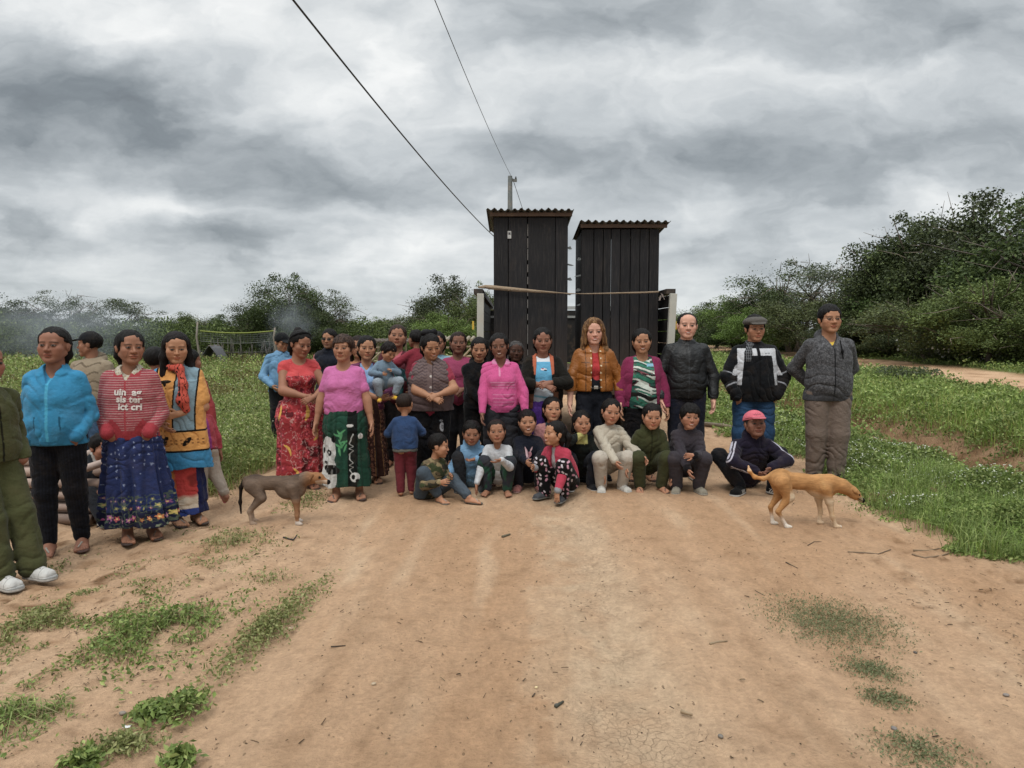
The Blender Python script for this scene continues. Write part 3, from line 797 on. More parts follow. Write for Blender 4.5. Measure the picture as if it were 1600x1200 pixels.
def head_mesh(o, name, prims, k, colf, person, base, mat='cloth', h=.0045, cutf=None):
    lo, hi = pbounds(prims, .01)
    def f(P):
        d = ev(prims, P, k)
        if cutf is not None: d = cutf(P, ((P - o.hc) @ o.Rh / o.q), d)
        return d
    V, F = polygonise(f, lo, hi, h); L = (V - o.hc) @ o.Rh / o.q
    ob = add_obj(name, new_mesh(name, V - base, F, [M(mat)], colf(L)), person); return ob, V, F
def make_cap(o, sp, person, base, kind, col, brim=None, logo=None):
    X = hp(o); R = o.Rh; q = o.q
    brim = hx(brim or col); cc = hx(col)
    if kind == 'cap':
        D = [('e', X((0, .016, .040)), R, A([.097, .106, .092]) * q)]
        Br = ('e', X((0, -.118, .046)), R @ Rx(.22), A([.062, .062, .0065]) * q)
        cut = lambda P, L, d: smin(smax(d, (.040 + .10 * (-L[:, 1]) * .0 - L[:, 2]) * q, .004), prim(Br, P), .006)
        prims = D + [Br]
    else:
        D = [('e', X((0, .008, .062)), R @ Rx(-.12), A([.108, .122, .050]) * q)]
        Br = ('e', X((0, -.100, .052)), R @ Rx(.15), A([.068, .040, .010]) * q)
        cut = lambda P, L, d: smin(smax(d, (.040 - L[:, 2]) * q, .004), prim(Br, P), .02)
        prims = D + [Br]
    def f(P):
        d = prim(D[0], P); return cut(P, (P - o.hc) @ o.Rh / q, d)
    lo, hi = pbounds(prims, .01)
    V, F = polygonise(f, lo, hi, .0042)
    L = (V - o.hc) @ o.Rh / q
    C = np.tile(cc, (len(V), 1)) * (.9 + .2 * noise(L, 60)[:, None]); C[(L[:, 1] < -.088)] = brim
    if logo:
        x, z = L[:, 0], L[:, 2] - .082
        C[(np.abs(z - .004 * np.sin(x * 330) - .001 * np.sin(x * 900)) < .0028) & (np.abs(x) < .036) & (L[:, 1] < 0)] = hx('#55303a')
        C[(np.abs(L[:, 2] - .052) < .005) & (L[:, 1] < -.02)] = hx('#8a3a42')
    ob = add_obj('flat_cap' if kind == 'flat' else 'cap', new_mesh('cap', V - base, F, [M('knit' if kind == 'flat' else 'cloth')], C), person)
    if kind == 'flat': ob.data.name = 'flat_cap'
    return ob
def make_glasses(o, sp, person, base, dark=False):
    m = MB(); X = hp(o); q = o.q; c = (.012, .012, .012)
    for g in (-1, 1):
        ring = [X((g * .032 + .0215 * math.cos(a), -.0985 + .006 * abs(math.cos(a)), .001 + .0135 * math.sin(a))) - base for a in np.linspace(0, 2 * math.pi, 17)]
        m.tube(ring, .0016, 5, c, cap=False)
        m.tube([X((g * .053, -.094, .006)) - base, X((g * .074, -.05, .006)) - base, X((g * .082, .01, .004)) - base], .0018, 5, c)
        if dark:
            n = 12; V = [X((g * .032, -.0985, .001)) - base] + [X((g * .032 + .021 * math.cos(a), -.0975 + .006 * abs(math.cos(a)), .001 + .0135 * math.sin(a))) - base for a in np.linspace(0, 2 * math.pi, n, endpoint=False)]
            m.add(V, [(0, 1 + i, 1 + (i + 1) % n) for i in range(n)], c)
    m.tube([X((-.012, -.099, .004)) - base, X((0, -.102, .006)) - base, X((.012, -.099, .004)) - base], .0015, 5, c)
    m.build('sunglasses' if dark else 'glasses', [M('glossy')], person)
def make_foot(o, sp, person, base, kind, col, col2=None):
    s = o.s
    for k in 'LR':
        R = o.fdir[k]; an = o.an[k]; F_ = lambda v: an + R @ A(v, float) * s
        toL = lambda P: (P - an) @ R / s
        if kind == 'sandal':
            def f(P):
                L = toL(P); x, y, z = L.T
                t = np.clip((.022 - y) / .13, 0, 1); yy = np.clip(y, -.098, .022)
                r = .021 + .013 * t - .006 * np.clip((t - .8) * 5, 0, 1)
                d2 = np.hypot(x, y - yy) - r
                d = np.maximum(d2, np.abs(z + .0445) - .0045)
                return d * s
            lo, hi = pbounds([('c', F_((0, .02, -.044)), F_((0, -.1, -.044)), .05 * s, .05 * s)], .0)
            big = -1 if k == 'L' else 1
            st = [('c', F_((big * .015, -.092, -.028)), F_((0, -.07, -.012)), .0035 * s, .004 * s), ('c', F_((0, -.07, -.012)), F_((-.026, -.03, -.038)), .004 * s, .004 * s), ('c', F_((0, -.07, -.012)), F_((.026, -.03, -.038)), .004 * s, .004 * s)]
            g = lambda P: np.minimum(f(P), ev(st, P, .002))
            V, Fc = polygonise(g, lo, hi, max(.0035, .0022 * s * 1.6)); L = toL(V)
            C = np.where((L[:, 2] > -.039)[:, None], hx(col2 or col), hx(col))
            nm = 'sandal'
        elif kind == 'clog':
            pr = [('c', F_((0, .018, -.024)), F_((0, -.075, -.026)), .026 * s, .028 * s), ('c', F_((0, -.03, -.014)), F_((0, -.08, -.024)), .028 * s, .027 * s)]
            f = lambda P: np.maximum(ev(pr, P, .01 * s), (-.047 - toL(P)[:, 2]) * s)
            lo, hi = pbounds(pr, .01); V, Fc = polygonise(f, lo, hi, .0045); C = np.tile(hx(col), (len(V), 1)); nm = 'clog'
        else:
            pr = [('c', F_((0, .018, -.022)), F_((0, .012, .004)), .026 * s, .024 * s), ('c', F_((0, .0, -.012)), F_((0, -.075, -.026)), .027 * s, .024 * s),
                  ('c', F_((-.010, .01, -.028)), F_((-.014, -.088, -.029)), .020 * s, .019 * s), ('c', F_((.010, .01, -.028)), F_((.014, -.088, -.029)), .020 * s, .019 * s)]
            sole = [('c', F_((0, .012, -.040)), F_((0, -.090, -.040)), .0325 * s, .036 * s)]
            def f(P):
                d = ev(pr, P, .012 * s) - .002; d2 = np.maximum(ev(sole, P, .01), (toL(P)[:, 2] + .033) * s)
                L = toL(P); lac = .0022 * s * (np.abs(np.mod(L[:, 1] * 90, 1) - .5) < .22) * (np.abs(L[:, 0]) < .012) * (L[:, 1] < -.01) * (L[:, 1] > -.065)
                return np.maximum(np.maximum(np.minimum(d - lac, d2), (-.048 - L[:, 2]) * s), (L[:, 2] - .012) * s)
            lo, hi = pbounds(pr + sole, .012); V, Fc = polygonise(f, lo, hi, .0034 if s > .9 and sp['d'] < 5 else .0048); L = toL(V)
            C = np.tile(hx(col), (len(V), 1)); sc_ = hx(col2 or '#d8d4cc'); C[L[:, 2] < -.034] = sc_
            x_, y_, z_ = L.T; up = z_ > -.034
            seam = (np.abs(z_ + .034) < .0014) | (up & (np.abs(y_ + .030 - .8 * (z_ + .02)) < .0012)) | (up & (np.abs(y_ + .068 + .25 * np.abs(x_)) < .0013)) | (up & (np.abs(y_ - .004 + .5 * z_) < .0012)) | (up & (np.abs(z_ + .014) < .001) & (y_ > -.03)) | ((np.abs(np.abs(x_) - .012) < .0012) & (y_ < -.01) & (y_ > -.066) & up)
            C[seam] = C[seam] * .38; lace = up & (np.abs(x_) < .0125) & (y_ < -.008) & (y_ > -.064) & (np.abs(np.mod(y_ * 90, 1) - .5) > .30); C[lace] = C[lace] * .55
            C[(z_ > .0095) & (np.hypot(x_, (y_ - .006) / 1.3) < .019)] = (.02, .02, .02); C[(z_ < -.043)] *= .5
            if sp.get('stripes3'):
                m = (np.abs(np.mod(L[:, 1] * 52 + L[:, 2] * 40, 1) - .5) < .26) & (L[:, 1] < -.0) & (L[:, 1] > -.055) & (L[:, 2] < -.012) & (L[:, 2] > -.034); C[m] = sc_
            nm = 'shoe'
        add_obj(nm, new_mesh(nm, V - base, Fc, [M('rubber' if kind != 'shoe' else sp.get('shoemat', 'cloth'))], C), person)
PEOPLE = {}
ONLY = None
def build_person(sp):
    if ONLY and sp['id'] not in ONLY: return
    sp = dict(sp)
    # place from the photo: head column px, head top row `top`, depth d
    zt = at_depth(sp['px'], sp['top'], sp['d'])[2] - gz(at_depth(sp['px'], 560, sp['d'])[0], sp['d']) - sp.get('lift', 0)
    crouch = (sp.get('p', {}).get('pel', POSE.get((sp.get('pose') or 'down').split('+')[0], {}).get('pel')) is not None)
    if crouch: sp['top_z'] = zt
    elif 'H' not in sp: sp['H'] = zt / sp.get('stoop', 1.0) - (.012 if sp.get('hair', 'back') else 0)
    o = skeleton(sp); o.sp = sp
    yaw = math.radians(sp.get('yaw', 0))
    Ry_ = Rz(yaw)
    hoff = Ry_ @ (o.hc * A([1, 1, 0]))
    dd = sp['d']; hw = at_depth(sp['px'], sp['top'] + 15, dd + 0)
    # head at column px, root at depth d
    yr = dd; xr = (sp['px'] - 800) / 1100 * 0
    hwp = at_depth(sp['px'], sp['top'] + 15, dd + hoff[1])
    xr = hwp[0] - hoff[0]
    zr = gz(xr, yr) + sp.get('lift', 0)
    base = np.zeros(3)
    s = o.s
    # body mesh
    h = sp.get('h', .0075)
    armp = o.arm['L'] + o.arm['R']; full = o.torso + o.neck + o.leg['L'] + o.leg['R']
    HD = head_sdf(o, sp); X = hp(o)
    hf = {k: o.foot[k] for k in 'LR'}
    def fb(P):
        return arm_union(o, full, armp, P, .018 * s)
    hbox = pbounds([('e', o.hc, None, A([.14, .125, .125]) * o.q)], .0)
    parts = []
    lo, hi = pbounds(full + armp, .02)
    V, F = polygonise(fb, lo, hi, h * 1.1); parts.append((V, F, False))
    def fh(P): return smin(HD(P), ev(o.neck, P, .01), .018 * o.q)
    nz = o.nb[2]
    lo, hi = pbounds([('e', o.hc, None, A([.12, .118, .118]) * o.q), o.neck[0]], .0)
    V, F = polygonise(fh, lo, hi, sp.get('hh', .0042)); parts.append((V, F, True))
    for k in 'LR':
        if not sp.get('nohand' + k):
            Pm, Fg = o.hand[k]
            armseg = ('c', o.el[k] + (o.wr[k] - o.el[k]) * .7, o.wr[k], .019 * s, .0165 * s)
            fa = lambda P: ev(Fg, P, .0035 * s, ev(Pm + [armseg], P, .012 * s))
            lo, hi = pbounds(Pm + Fg + [armseg], .006); V, F = polygonise(fa, lo, hi, sp.get('hn', .0038)); parts.append((V, F, False))
        if sp.get('feet', 'sandal') not in ('shoe', 'none'):
            fo = o.foot[k]; lg = o.leg[k][1]
            sh = ('c', o.kn[k] + (o.an[k] - o.kn[k]) * .8, o.an[k], .023 * s, .0205 * s)
            ff = lambda P: ev(fo[4:], P, .002 * s, ev(fo[:4] + [sh], P, .014 * s))
            lo, hi = pbounds(fo + [sh], .006); V, F = polygonise(ff, lo, hi, .0042); parts.append((V, F, False))
    VV = []; FF = []; CC = []; off = 0
    for V, F, face in parts:
        VV.append(V); FF.append(F + off); off += len(V); CC.append(skin_col(o, sp, V, face))
    V = np.concatenate(VV); F = np.concatenate(FF); C = np.concatenate(CC)
    # dusty soles
    person = add_obj('person', new_mesh('person', V, F, [M('skin')], C))
    person.location = (xr, yr, zr); person.rotation_euler = (0, 0, yaw)
    tag(person, sp['label'], sp.get('cat', 'person'), sp.get('group'))
    if sp.get('hair', 'back') : make_hair(o, sp, person, base)
    for g in sp.get('clothes', []): garment(o, sp, person, g, base)
    if sp.get('cap'): make_cap(o, sp, person, base, *sp['cap'])
    if sp.get('glasses'): make_glasses(o, sp, person, base, sp['glasses'] == 'dark')
    ft = sp.get('feet', 'sandal')
    if ft not in ('bare', 'none'): make_foot(o, sp, person, base, ft, *sp.get('fcol', ('#3a2c26',)))
    if sp.get('extra'): sp['extra'](o, sp, person, base)
    o.person = person; o.root = A([xr, yr, zr]); o.yaw = yaw; PEOPLE[sp['id']] = o
    print('person', sp['id'], 'H %.2f' % sp['H'], 'hip %.2f' % o.hip[2], round(time.time() - T0, 1))
EXPOSURE = 0.2
# ---------------------------------------------------------------- patterns
S = solid
def stripes(base, col, f, duty=.5, axis='v', lo=-9, hi=9):
    b, k = hx(base), hx(col)
    def fn(c):
        C = np.tile(b, (len(c.x), 1)); v = getattr(c, axis); m = (np.mod(v * f, 1) < duty) & (v > lo) & (v < hi)
        return paint(C, m.astype(float), k)
    return fn
def zipped(base, zipc='#20242a', w=.004, seam=None, pocket=False, lo=-.2):
    b = hx(base)
    def fn(c):
        C = np.tile(b, (len(c.x), 1)); fr = (c.n < 0) & ~c.isarm
        C = paint(C, (np.abs(c.u) < w) & fr, hx(zipc))
        if pocket:
            m = (np.abs(np.abs(c.px) - .052 - .03 * (.06 - c.pz)) < .0035) & (c.pz > .01) & (c.pz < .10) & (c.py < 0) & ~c.isarm
            C = paint(C, m, b * .4)
        if seam: C = paint(C, (np.abs(c.t - .03) < .02) & c.isarm, hx(seam), .5)
        return C
    return fn
def denim(base):
    b = hx(base)
    return lambda c: np.tile(b, (len(c.x), 1)) * (.75 + .6 * fbm(c.V, A([7, 7, 5]), 3))[:, None]
def blend(base, col2, f=14, th=.5, sharp=12, seed=0):
    a, b = hx(base), hx(col2)
    return lambda c: paint(np.tile(a, (len(c.x), 1)), (fbm(np.stack([c.x, c.y, c.z], 1), f, 3, seed) - th) * sharp + .5, b)
def floral(base, cols, cell=.05, seed=1, prob=.85, R=.4, leaf=None, uv=None):
    b = hx(base); ks = [hx(k) for k in cols]
    def fn(c):
        C = np.tile(b, (len(c.x), 1)); u = c.th * .13 if uv is None else c.x; v = c.z
        if leaf:
            n = fbm(np.stack([u, v, c.y * 0], 1), 30, 2, seed); C = paint(C, (np.abs(n - .5) < .05), hx(leaf))
        pm, cm, rid = flowers(u, v, cell, seed, prob, R)
        for i, k in enumerate(ks):
            m = (pm > 0) & (np.floor(rid * len(ks)) == i); C = paint(C, m, k)
        return paint(C, (cm > 0), (.5, .35, .05))
    return fn
def sk_blueflor(c):
    C = np.tile(hx('#1f2d5c'), (len(c.x), 1)); th = c.th * .15
    C = C * (.7 + .5 * fbm(np.stack([th * 30, c.z * 2, 0 * th], 1), 1, 2))[:, None]
    pm, cm, _ = flowers(th, c.z, .03, 5, .35, .22, 3); C = paint(C, (pm > 0) & (c.z > .28), hx('#8b98b8'), .8)
    C = paint(C, c.z < .155, hx('#10142c'), .85)
    z = c.z
    lf = fbm(np.stack([th, z, 0 * z], 1), 55, 2, 3); C = paint(C, (np.abs(lf - .5) < .06) & (z < .235) & (z > .085), hx('#56624e'), .8)
    for (z0, cell, cols, R) in ((.125, .036, ['#c0508a', '#c9793a', '#cdb95c', '#b84a55', '#b06a9a'], .46), (.175, .03, ['#a8506a', '#9aa06a', '#8c4a7e'], .36), (.21, .03, ['#7d8468', '#6a4a7a'], .28)):
        pm, cm, rid = flowers(th + z0, z - z0 + cell * .5, cell, z0 * 100, .95, R)
        m = (pm > 0) & (np.abs(z - z0) < cell * .5)
        for i, k in enumerate(cols): C = paint(C, m & (np.floor(rid * len(cols)) == i), hx(k))
        C = paint(C, m & (cm > 0), hx('#e0c070'))
    pm, cm, _ = flowers(th, z - .075 + .009, .018, 9, .9, .36, 4); C = paint(C, (pm > 0) & (np.abs(z - .075) < .009), hx('#8e9a80'))
    return C
def sk_sunset(c):
    C = np.tile(hx('#c01f12'), (len(c.x), 1)); x = c.th; z = c.z
    n = fbm(np.stack([c.x, c.z, 0 * z], 1), 12, 3)
    C = paint(C, np.clip(2.2 - np.hypot((x + .75) / .45, (z - .22) / .06) - n * 1.3, 0, 1), hx('#e8c010'))
    C = paint(C, np.clip((n - .62) * 12, 0, 1), hx('#6e120c'), .7)
    C = paint(C, np.clip((.165 - z + (n - .5) * .05) / .025, 0, 1), hx('#dcc9b0'))
    C = paint(C, (z < .088), hx('#1d3c8c')); C = paint(C, (x > 1.0), hx('#141c4a'))
    return C
def blanket(c):
    x = c.u - .012 * np.sin(c.v * 9); z = c.v; C = np.tile(hx('#d9953c'), (len(c.x), 1)); k = hx('#15120f')
    fr = c.n < .05
    C = paint(C, (x < -.098), hx('#2a86b4')); C = paint(C, np.abs(x + .098) < .005, k)
    panel = (x > .000 + .10 * np.clip(z + .0, -1, .1) * 0) & (z > -.215) & (x < .105) & fr
    C = paint(C, panel, hx('#7d98a4')); C = paint(C, (((np.abs(x) < .004) | (np.abs(x - .105) < .004)) & (z > -.215) | (np.abs(z + .215) < .005) & (x > 0)) & fr, k)
    C = paint(C, (z < -.325), hx('#1d7fae')); C = paint(C, (np.abs(z + .32) < .005), k)
    for (cx, cz, a, b, r) in ((-.052, .045, .034, .009, .1), (-.05, .037, .008, .016, .3), (-.060, -.262, .028, .014, -.2), (.062, -.270, .03, .012, .8), (-.072, -.275, .006, .018, .2), (-.045, -.275, .006, .018, -.2), (-.034, -.25, .012, .010, .6)):
        dx = x - cx; dz = z - cz; xx = dx * math.cos(r) + dz * math.sin(r); zz = -dx * math.sin(r) + dz * math.cos(r)
        C = paint(C, (np.hypot(xx / a, zz / b) < 1) & fr, k)
    rg = (np.abs(np.mod(z * 40, 1) - .5) < .18) & (np.abs(np.abs(x + .05) - .010) < .003) & (z > -.24) & (z < .02); C = paint(C, rg, hx('#8a5a26'))
    rg = (np.abs(np.mod(x * 40, 1) - .5) < .2) & (np.abs(np.abs(z + .27) - .009) < .003) & fr; C = paint(C, rg, hx('#8a5a26'))
    return C
def dress_red(c):
    C = np.tile(hx('#c4282c'), (len(c.x), 1)); th = c.th * .14; v = c.z
    lo = v < .735
    q = np.stack([th, v, 0 * v], 1); n = fbm(q, 16, 3, 4); n2 = fbm(q, 28, 3, 8)
    D = np.tile(hx('#a01420'), (len(c.x), 1)); D = paint(D, np.abs(n - .5) < .05, hx('#c42a35')); D = paint(D, n > .62, hx('#5c0f18')); D = paint(D, (np.abs(n2 - .5) < .018), hx('#d8a8a0'), .7)
    pm, cm, rid = flowers(th, v, .055, 3, .6, .36); D = paint(D, pm > 0, hx('#8e1026')); D = paint(D, cm > 0, hx('#d85060'))
    for (a, b, w_, l, r) in ((-.11, .27, .009, .042, -.55), (.03, .50, .014, .05, .2), (-.16, .50, .009, .05, .1), (.10, .35, .01, .04, .5), (-.05, .12, .009, .04, -.4)):
        dx = th - a; dz = v - b; xx = dx * math.cos(r) - dz * math.sin(r); zz = dx * math.sin(r) + dz * math.cos(r); xx = xx + (zz / l) ** 2 * .012
        D = paint(D, np.hypot(xx / w_, zz / l) < 1, hx('#dba83a'))
    D = paint(D, (pm > 0) & (rid > .85) & (v > .6), hx('#2c4a26')); D = paint(D, (c.th < -1.75) & (v < .6), hx('#e08a50'))
    return C * (~lo)[:, None] + D * lo[:, None]
def sk_panda(c):
    C = np.tile(hx('#173f30'), (len(c.x), 1)); x, z = c.x, c.z; fr = c.y < .03; B = hx('#131313'); W = hx('#cfcfcb')
    C = C * (.75 + .5 * noise(np.stack([c.th * 9, z * 2, 0 * z], 1)))[:, None]
    def E(cx, cz, a, b, r=0):
        dx = x - cx; dz = z - cz; xx = dx * math.cos(r) + dz * math.sin(r); zz = -dx * math.sin(r) + dz * math.cos(r); return (np.hypot(xx / a, zz / b) < 1) & fr
    C = paint(C, E(-.085, .17, .062, .115, .05) | E(-.083, .315, .052, .085), W)
    C = paint(C, E(-.125, .40, .018, .022) | E(-.042, .385, .017, .023), B)
    C = paint(C, E(-.075, .30, .017, .020, .3) | E(-.122, .305, .008, .018), B); C = paint(C, E(-.074, .302, .005, .006), W)
    C = paint(C, E(-.060, .195, .058, .030, -.05) | E(-.10, .235, .016, .010), B)
    n = noise(np.stack([x, z, 0 * z], 1), A([90, 22, 1])); C = paint(C, E(-.085, .2, .06, .2) & (n > .62), hx('#9a9a96'), .5)
    for (a, b, r) in ((-.005, .42, .5), (.005, .40, -.3), (-.018, .41, 1.2), (.012, .43, -.9), (0, .36, .4), (.015, .35, -.7), (-.012, .345, 1.), (.022, .37, -1.3), (-.005, .31, .2), (.028, .33, -.4)):
        C = paint(C, E(a, b, .006, .028, r), hx('#4d9a63'))
    C = paint(C, (x > .045) & (x < .10) & fr, hx('#0e1513'))
    w = np.sin(z * 130 + np.sin(z * 57) * 2) * .011; C = paint(C, (np.abs(x - .066 - w) < .0035) & (z > .17) & (z < .42) & fr, hx('#a8aaa4'))
    C = paint(C, E(.085, .15, .028, .030), W); C = paint(C, E(.078, .152, .012, .016) | E(.10, .13, .009, .010), B); C = paint(C, E(.06, .47, .02, .01) | E(.115, .40, .012, .018), W)
    return C
def sk_brown(c):
    th = c.th * .14; C = np.tile(hx('#3a2019'), (len(c.x), 1)); m = np.sin(c.th * 7) > .1
    pm, cm, _ = flowers(th, c.z, .026, 2, .9, .42); C = paint(C, (pm > 0) & m, hx('#8a5a44')); C = paint(C, cm > 0, hx('#2a1410'))
    C = paint(C, np.abs(np.sin(c.th * 7) - .1) < .09, hx('#a3753f')); return C
def vest_q(c):
    C = np.tile(hx('#6c5a58'), (len(c.x), 1)); u, v = c.u, c.v
    g = (np.abs(np.mod(v * 48 + .25 * np.sin(u * 150), 1) - .5) < .16) & (np.abs(u) > .02) & (v > -.12); C = paint(C, g, hx('#40343a'), .7)
    C = paint(C, (v < -.125), hx('#5d4c4b')); C = paint(C, (np.abs(u - .018) < .003) & (c.n < 0), hx('#382c2e'))
    for z in (.02, -.05, -.115): C = paint(C, (np.hypot(u - .006, v - z) < .0075) & (c.n < 0), hx('#c0b8b0'))
    return C
def pinkpolo(c):
    C = np.tile(hx('#c83f82'), (len(c.x), 1)); v = c.v
    for z in (-.02, -.035, -.055, -.10, -.125, -.15, -.17): C = paint(C, (np.abs(v - z) < .003) & ~c.isarm, hx('#d98fb2'), .7)
    C = paint(C, (np.abs(c.u + .01) < .006) & (v > .02) & (c.n < 0), hx('#d886ab'))
    return paint(C, (c.tn[:, 2] > -.01) & (np.abs(c.u) < .06), hx('#cf78a2'))
def orangejk(c):
    C = np.tile(hx('#16140f'), (len(c.x), 1)); m = (np.abs(c.u) < .075) & (c.v > -.01) & (c.n < 0) & ~c.isarm
    C = paint(C, m, hx('#b5562c')); C = paint(C, (np.abs(np.abs(c.u) - .075) < .004) & ~c.isarm, hx('#08080a'))
    return paint(C, (np.abs(c.u) < .1) & (c.v < -.10) & ~c.isarm, hx('#7a4a30'))
def bluetee(c):
    C = np.tile(hx('#4ea5cd'), (len(c.x), 1)); v = c.v; n = fbm(np.stack([c.u, c.v, 0 * v], 1), 20, 3)
    C = paint(C, np.clip((-.045 - v + (n - .5) * .05) / .02, 0, 1), hx('#c5ced6'))
    C = paint(C, (c.tn[:, 2] > -.032) & (np.abs(c.u) < .06), hx('#d6dbe0'))
    C = paint(C, (np.hypot((c.u) / .022, (v - .03) / .007) < 1) & (c.n < 0), hx('#e8e8ee')); C = paint(C, (np.hypot((c.u + .006) / .008, (v - .035) / .004) < 1) & (c.n < 0), hx('#b02030')); C = paint(C, (np.hypot((c.u - .012) / .011, (v - .024) / .004) < 1) & (c.n < 0), hx('#222436'))
    w = np.abs(np.sin(v * 210 + 4 * np.sin(c.u * 60))); C = paint(C, (w < .3) & (v < -.06) & (v > -.10) & (np.abs(c.u - .01) < .05), hx('#5a646e'), .8)
    C = paint(C, np.clip(1 - np.abs(v + .155 + c.u * .15) / .012, 0, 1), hx('#3f97ab')); return C
def marble(c):
    u, v = c.u, c.v; q = v * 1.0 + .10 * u + .012 * np.sin(u * 30) + .03 * fbm(np.stack([u, v, 0 * u], 1), 10, 3)
    C = np.tile(hx('#1f4f46'), (len(u), 1)); n = noise(np.stack([u * 5, q * 55, 0 * u], 1)); m2 = noise(np.stack([u * 9, q * 80, 0 * u + 4], 1))
    C = paint(C, n > .58, hx('#101412')); C = paint(C, m2 > .63, hx('#c9cfc4')); C = paint(C, (m2 < .36) & (v > -.04), hx('#8c8468')); C = paint(C, (n < .3), hx('#2f7a62')); C = paint(C, (m2 > .56) & (m2 < .6), hx('#7a4048'))
    return paint(C, (v > .055) & (u > .02) & (v < .075), hx('#7fb4cc'))
def capjk(c):
    C = np.tile(hx('#101216'), (len(c.x), 1)); u, v = c.u, c.v; fr = (c.n < .01); au = np.abs(u)
    W = hx('#c6c8cc')
    C = paint(C, (v > .052) & (v < .096) & (au < .095) & (au > .010) & fr & ~c.isarm, W)
    m = (np.abs(au - (.100 + (.08 - v) * .06)) < (.017 - .010 * np.clip((.05 - v) / .25, 0, 1))) & (v < .096) & (v > -.13) & (c.n < .03)
    C = paint(C, m, W)
    C = paint(C, c.isarm & (c.t < .9) & (c.arm_out < -.25) & (c.n < .03) & (c.t > .1), W)
    C = paint(C, c.isarm & ((np.abs(c.t - .85) < .022) | (np.abs(c.t - 1.45) < .03)), hx('#9a9ca2'), .8)
    C = paint(C, (np.abs(v - .066 - .0025 * np.sin(u * 500)) < .0018) & (np.abs(u - .055) < .018) & fr, hx('#30343a'))
    C = paint(C, (np.abs(u - .002) < .003) & fr & ~c.isarm, hx('#050507')); return C
def tweed(c):
    n = noise(c.V, A([140, 140, 180])); n2 = fbm(c.V, A([70, 70, 55]), 3, 4)
    C = hx('#4b4b4d')[None] * (.35 + 1.9 * n2 * n * 1.6)[:, None]
    C = paint(C, (np.abs(c.u) < .0035) & (c.n < 0) & ~c.isarm, hx('#202022')); return paint(C, c.pz < -.01, hx('#3b3b3d'), .7)
def camo(c):
    P = np.stack([c.x, c.y, c.z], 1); C = np.tile(hx('#6a5a40'), (len(c.x), 1)); C = paint(C, fbm(P, A([14, 14, 26]), 2, 1) > .55, hx('#2c2c20')); C = paint(C, fbm(P, A([14, 14, 26]), 2, 7) > .6, hx('#8f7d58')); return paint(C, fbm(P, A([16, 16, 26]), 2, 12) > .62, hx('#3c4428'))
def bluepatch(c):
    C = np.tile(hx('#6f9cc0'), (len(c.x), 1)); C = paint(C, c.isarm & (c.t < .55) & (c.side < 0), hx('#1d232c')); return C
def bunnypoly():
    P = []
    for i in range(40):
        a = 2 * math.pi * i / 40; x, z = .026 * math.cos(a), .030 * math.sin(a)
        if z > .012: z = .012 + (z - .012) * .4
        P.append((x, z))
    return P
def earpoly(sg): return [(sg * .012 + sg * (.020 * t) + .0075 * w * math.sin(math.pi * (t * .8 + .15)), .015 + .045 * t) for t, w in [(k / 8, 1) for k in range(9)] + [(k / 8, -1) for k in range(8, -1, -1)]]
def bunny(o, sp, person, base):
    ob = [ch for ch in person.children if ch.name.startswith('sweater')][0]; V = A([tuple(v.co) for v in ob.data.vertices]); F = A([tuple(p.vertices) for p in ob.data.polygons])
    shape_patch(o, ob, V, F, base, bunnypoly(), -.0, .00, '#c98a94', 'rabbit_print')
    for g in (-1, 1): shape_patch(o, ob, V, F, base, earpoly(g), 0, .0, '#c4a0a4', 'rabbit_print')
    shape_patch(o, ob, V, F, base, [(-.022, -.005), (.022, -.005), (.026, .005), (-.026, .005)], -.0, -.045, '#b8a8a8', 'printed_band')
def polka(c):
    P = np.stack([c.x * 1.0 + c.y * .6, c.z + .3 * c.y], 1); C = np.tile(hx('#0c0c0e'), (len(c.x), 1)); pm, cm, rid = flowers(P[:, 0], P[:, 1], .042, 4, .8, .36, 2)
    C = paint(C, pm > 0, hx('#c9bfc4')); return paint(C, (pm > 0) & (rid > .6), hx('#c58a9c'))
def sideline(base, col, w=.22, lo=0.):
    def fn(c):
        C = np.tile(hx(base), (len(c.x), 1)); a = c.arm_out
        return paint(C, c.isarm & (c.t > lo) & (((a > .97)) | ((a > .70) & (a < .86) & (c.n < .02))), hx(col))
    return fn
def scarf_fn(prims):
    return lambda o, s: prims(o, s)
def raw(name, prims, col, mat='cloth', inf=.0, wr=.004, k=.02, **kw): return dict(t='raw', name=name, prims=prims, col=col, mat=mat, inf=inf, wr=wr, k=k, **kw)
def T(name, col, sleeve=2, **k): return dict(t='top', name=name, col=col, sleeve=sleeve, **k)
def PT(col, name='trousers', **k): return dict(t='pants', name=name, col=col, **k)
def SK(col, hem=.1, **k): return dict(t='skirt', name='skirt', col=col, hem=hem, **k)
def emblem_pants(c):
    C = np.tile(hx('#0c0c10'), (len(c.x), 1)); x = c.x - .078; z = c.z - .40; f = c.y < 0; r = np.hypot(x / .012, z / .022)
    C = paint(C, (np.abs(r - 1) < .35) & f & (x < .008), hx('#a8a8ac')); C = paint(C, (r < .45) & f, hx('#8c8c90'))
    return paint(C, (np.hypot((x + .006) / .012, (z - .042) / .008) < 1) & (np.sin(x * 900) > -.2) & f, hx('#9c9ca0'))
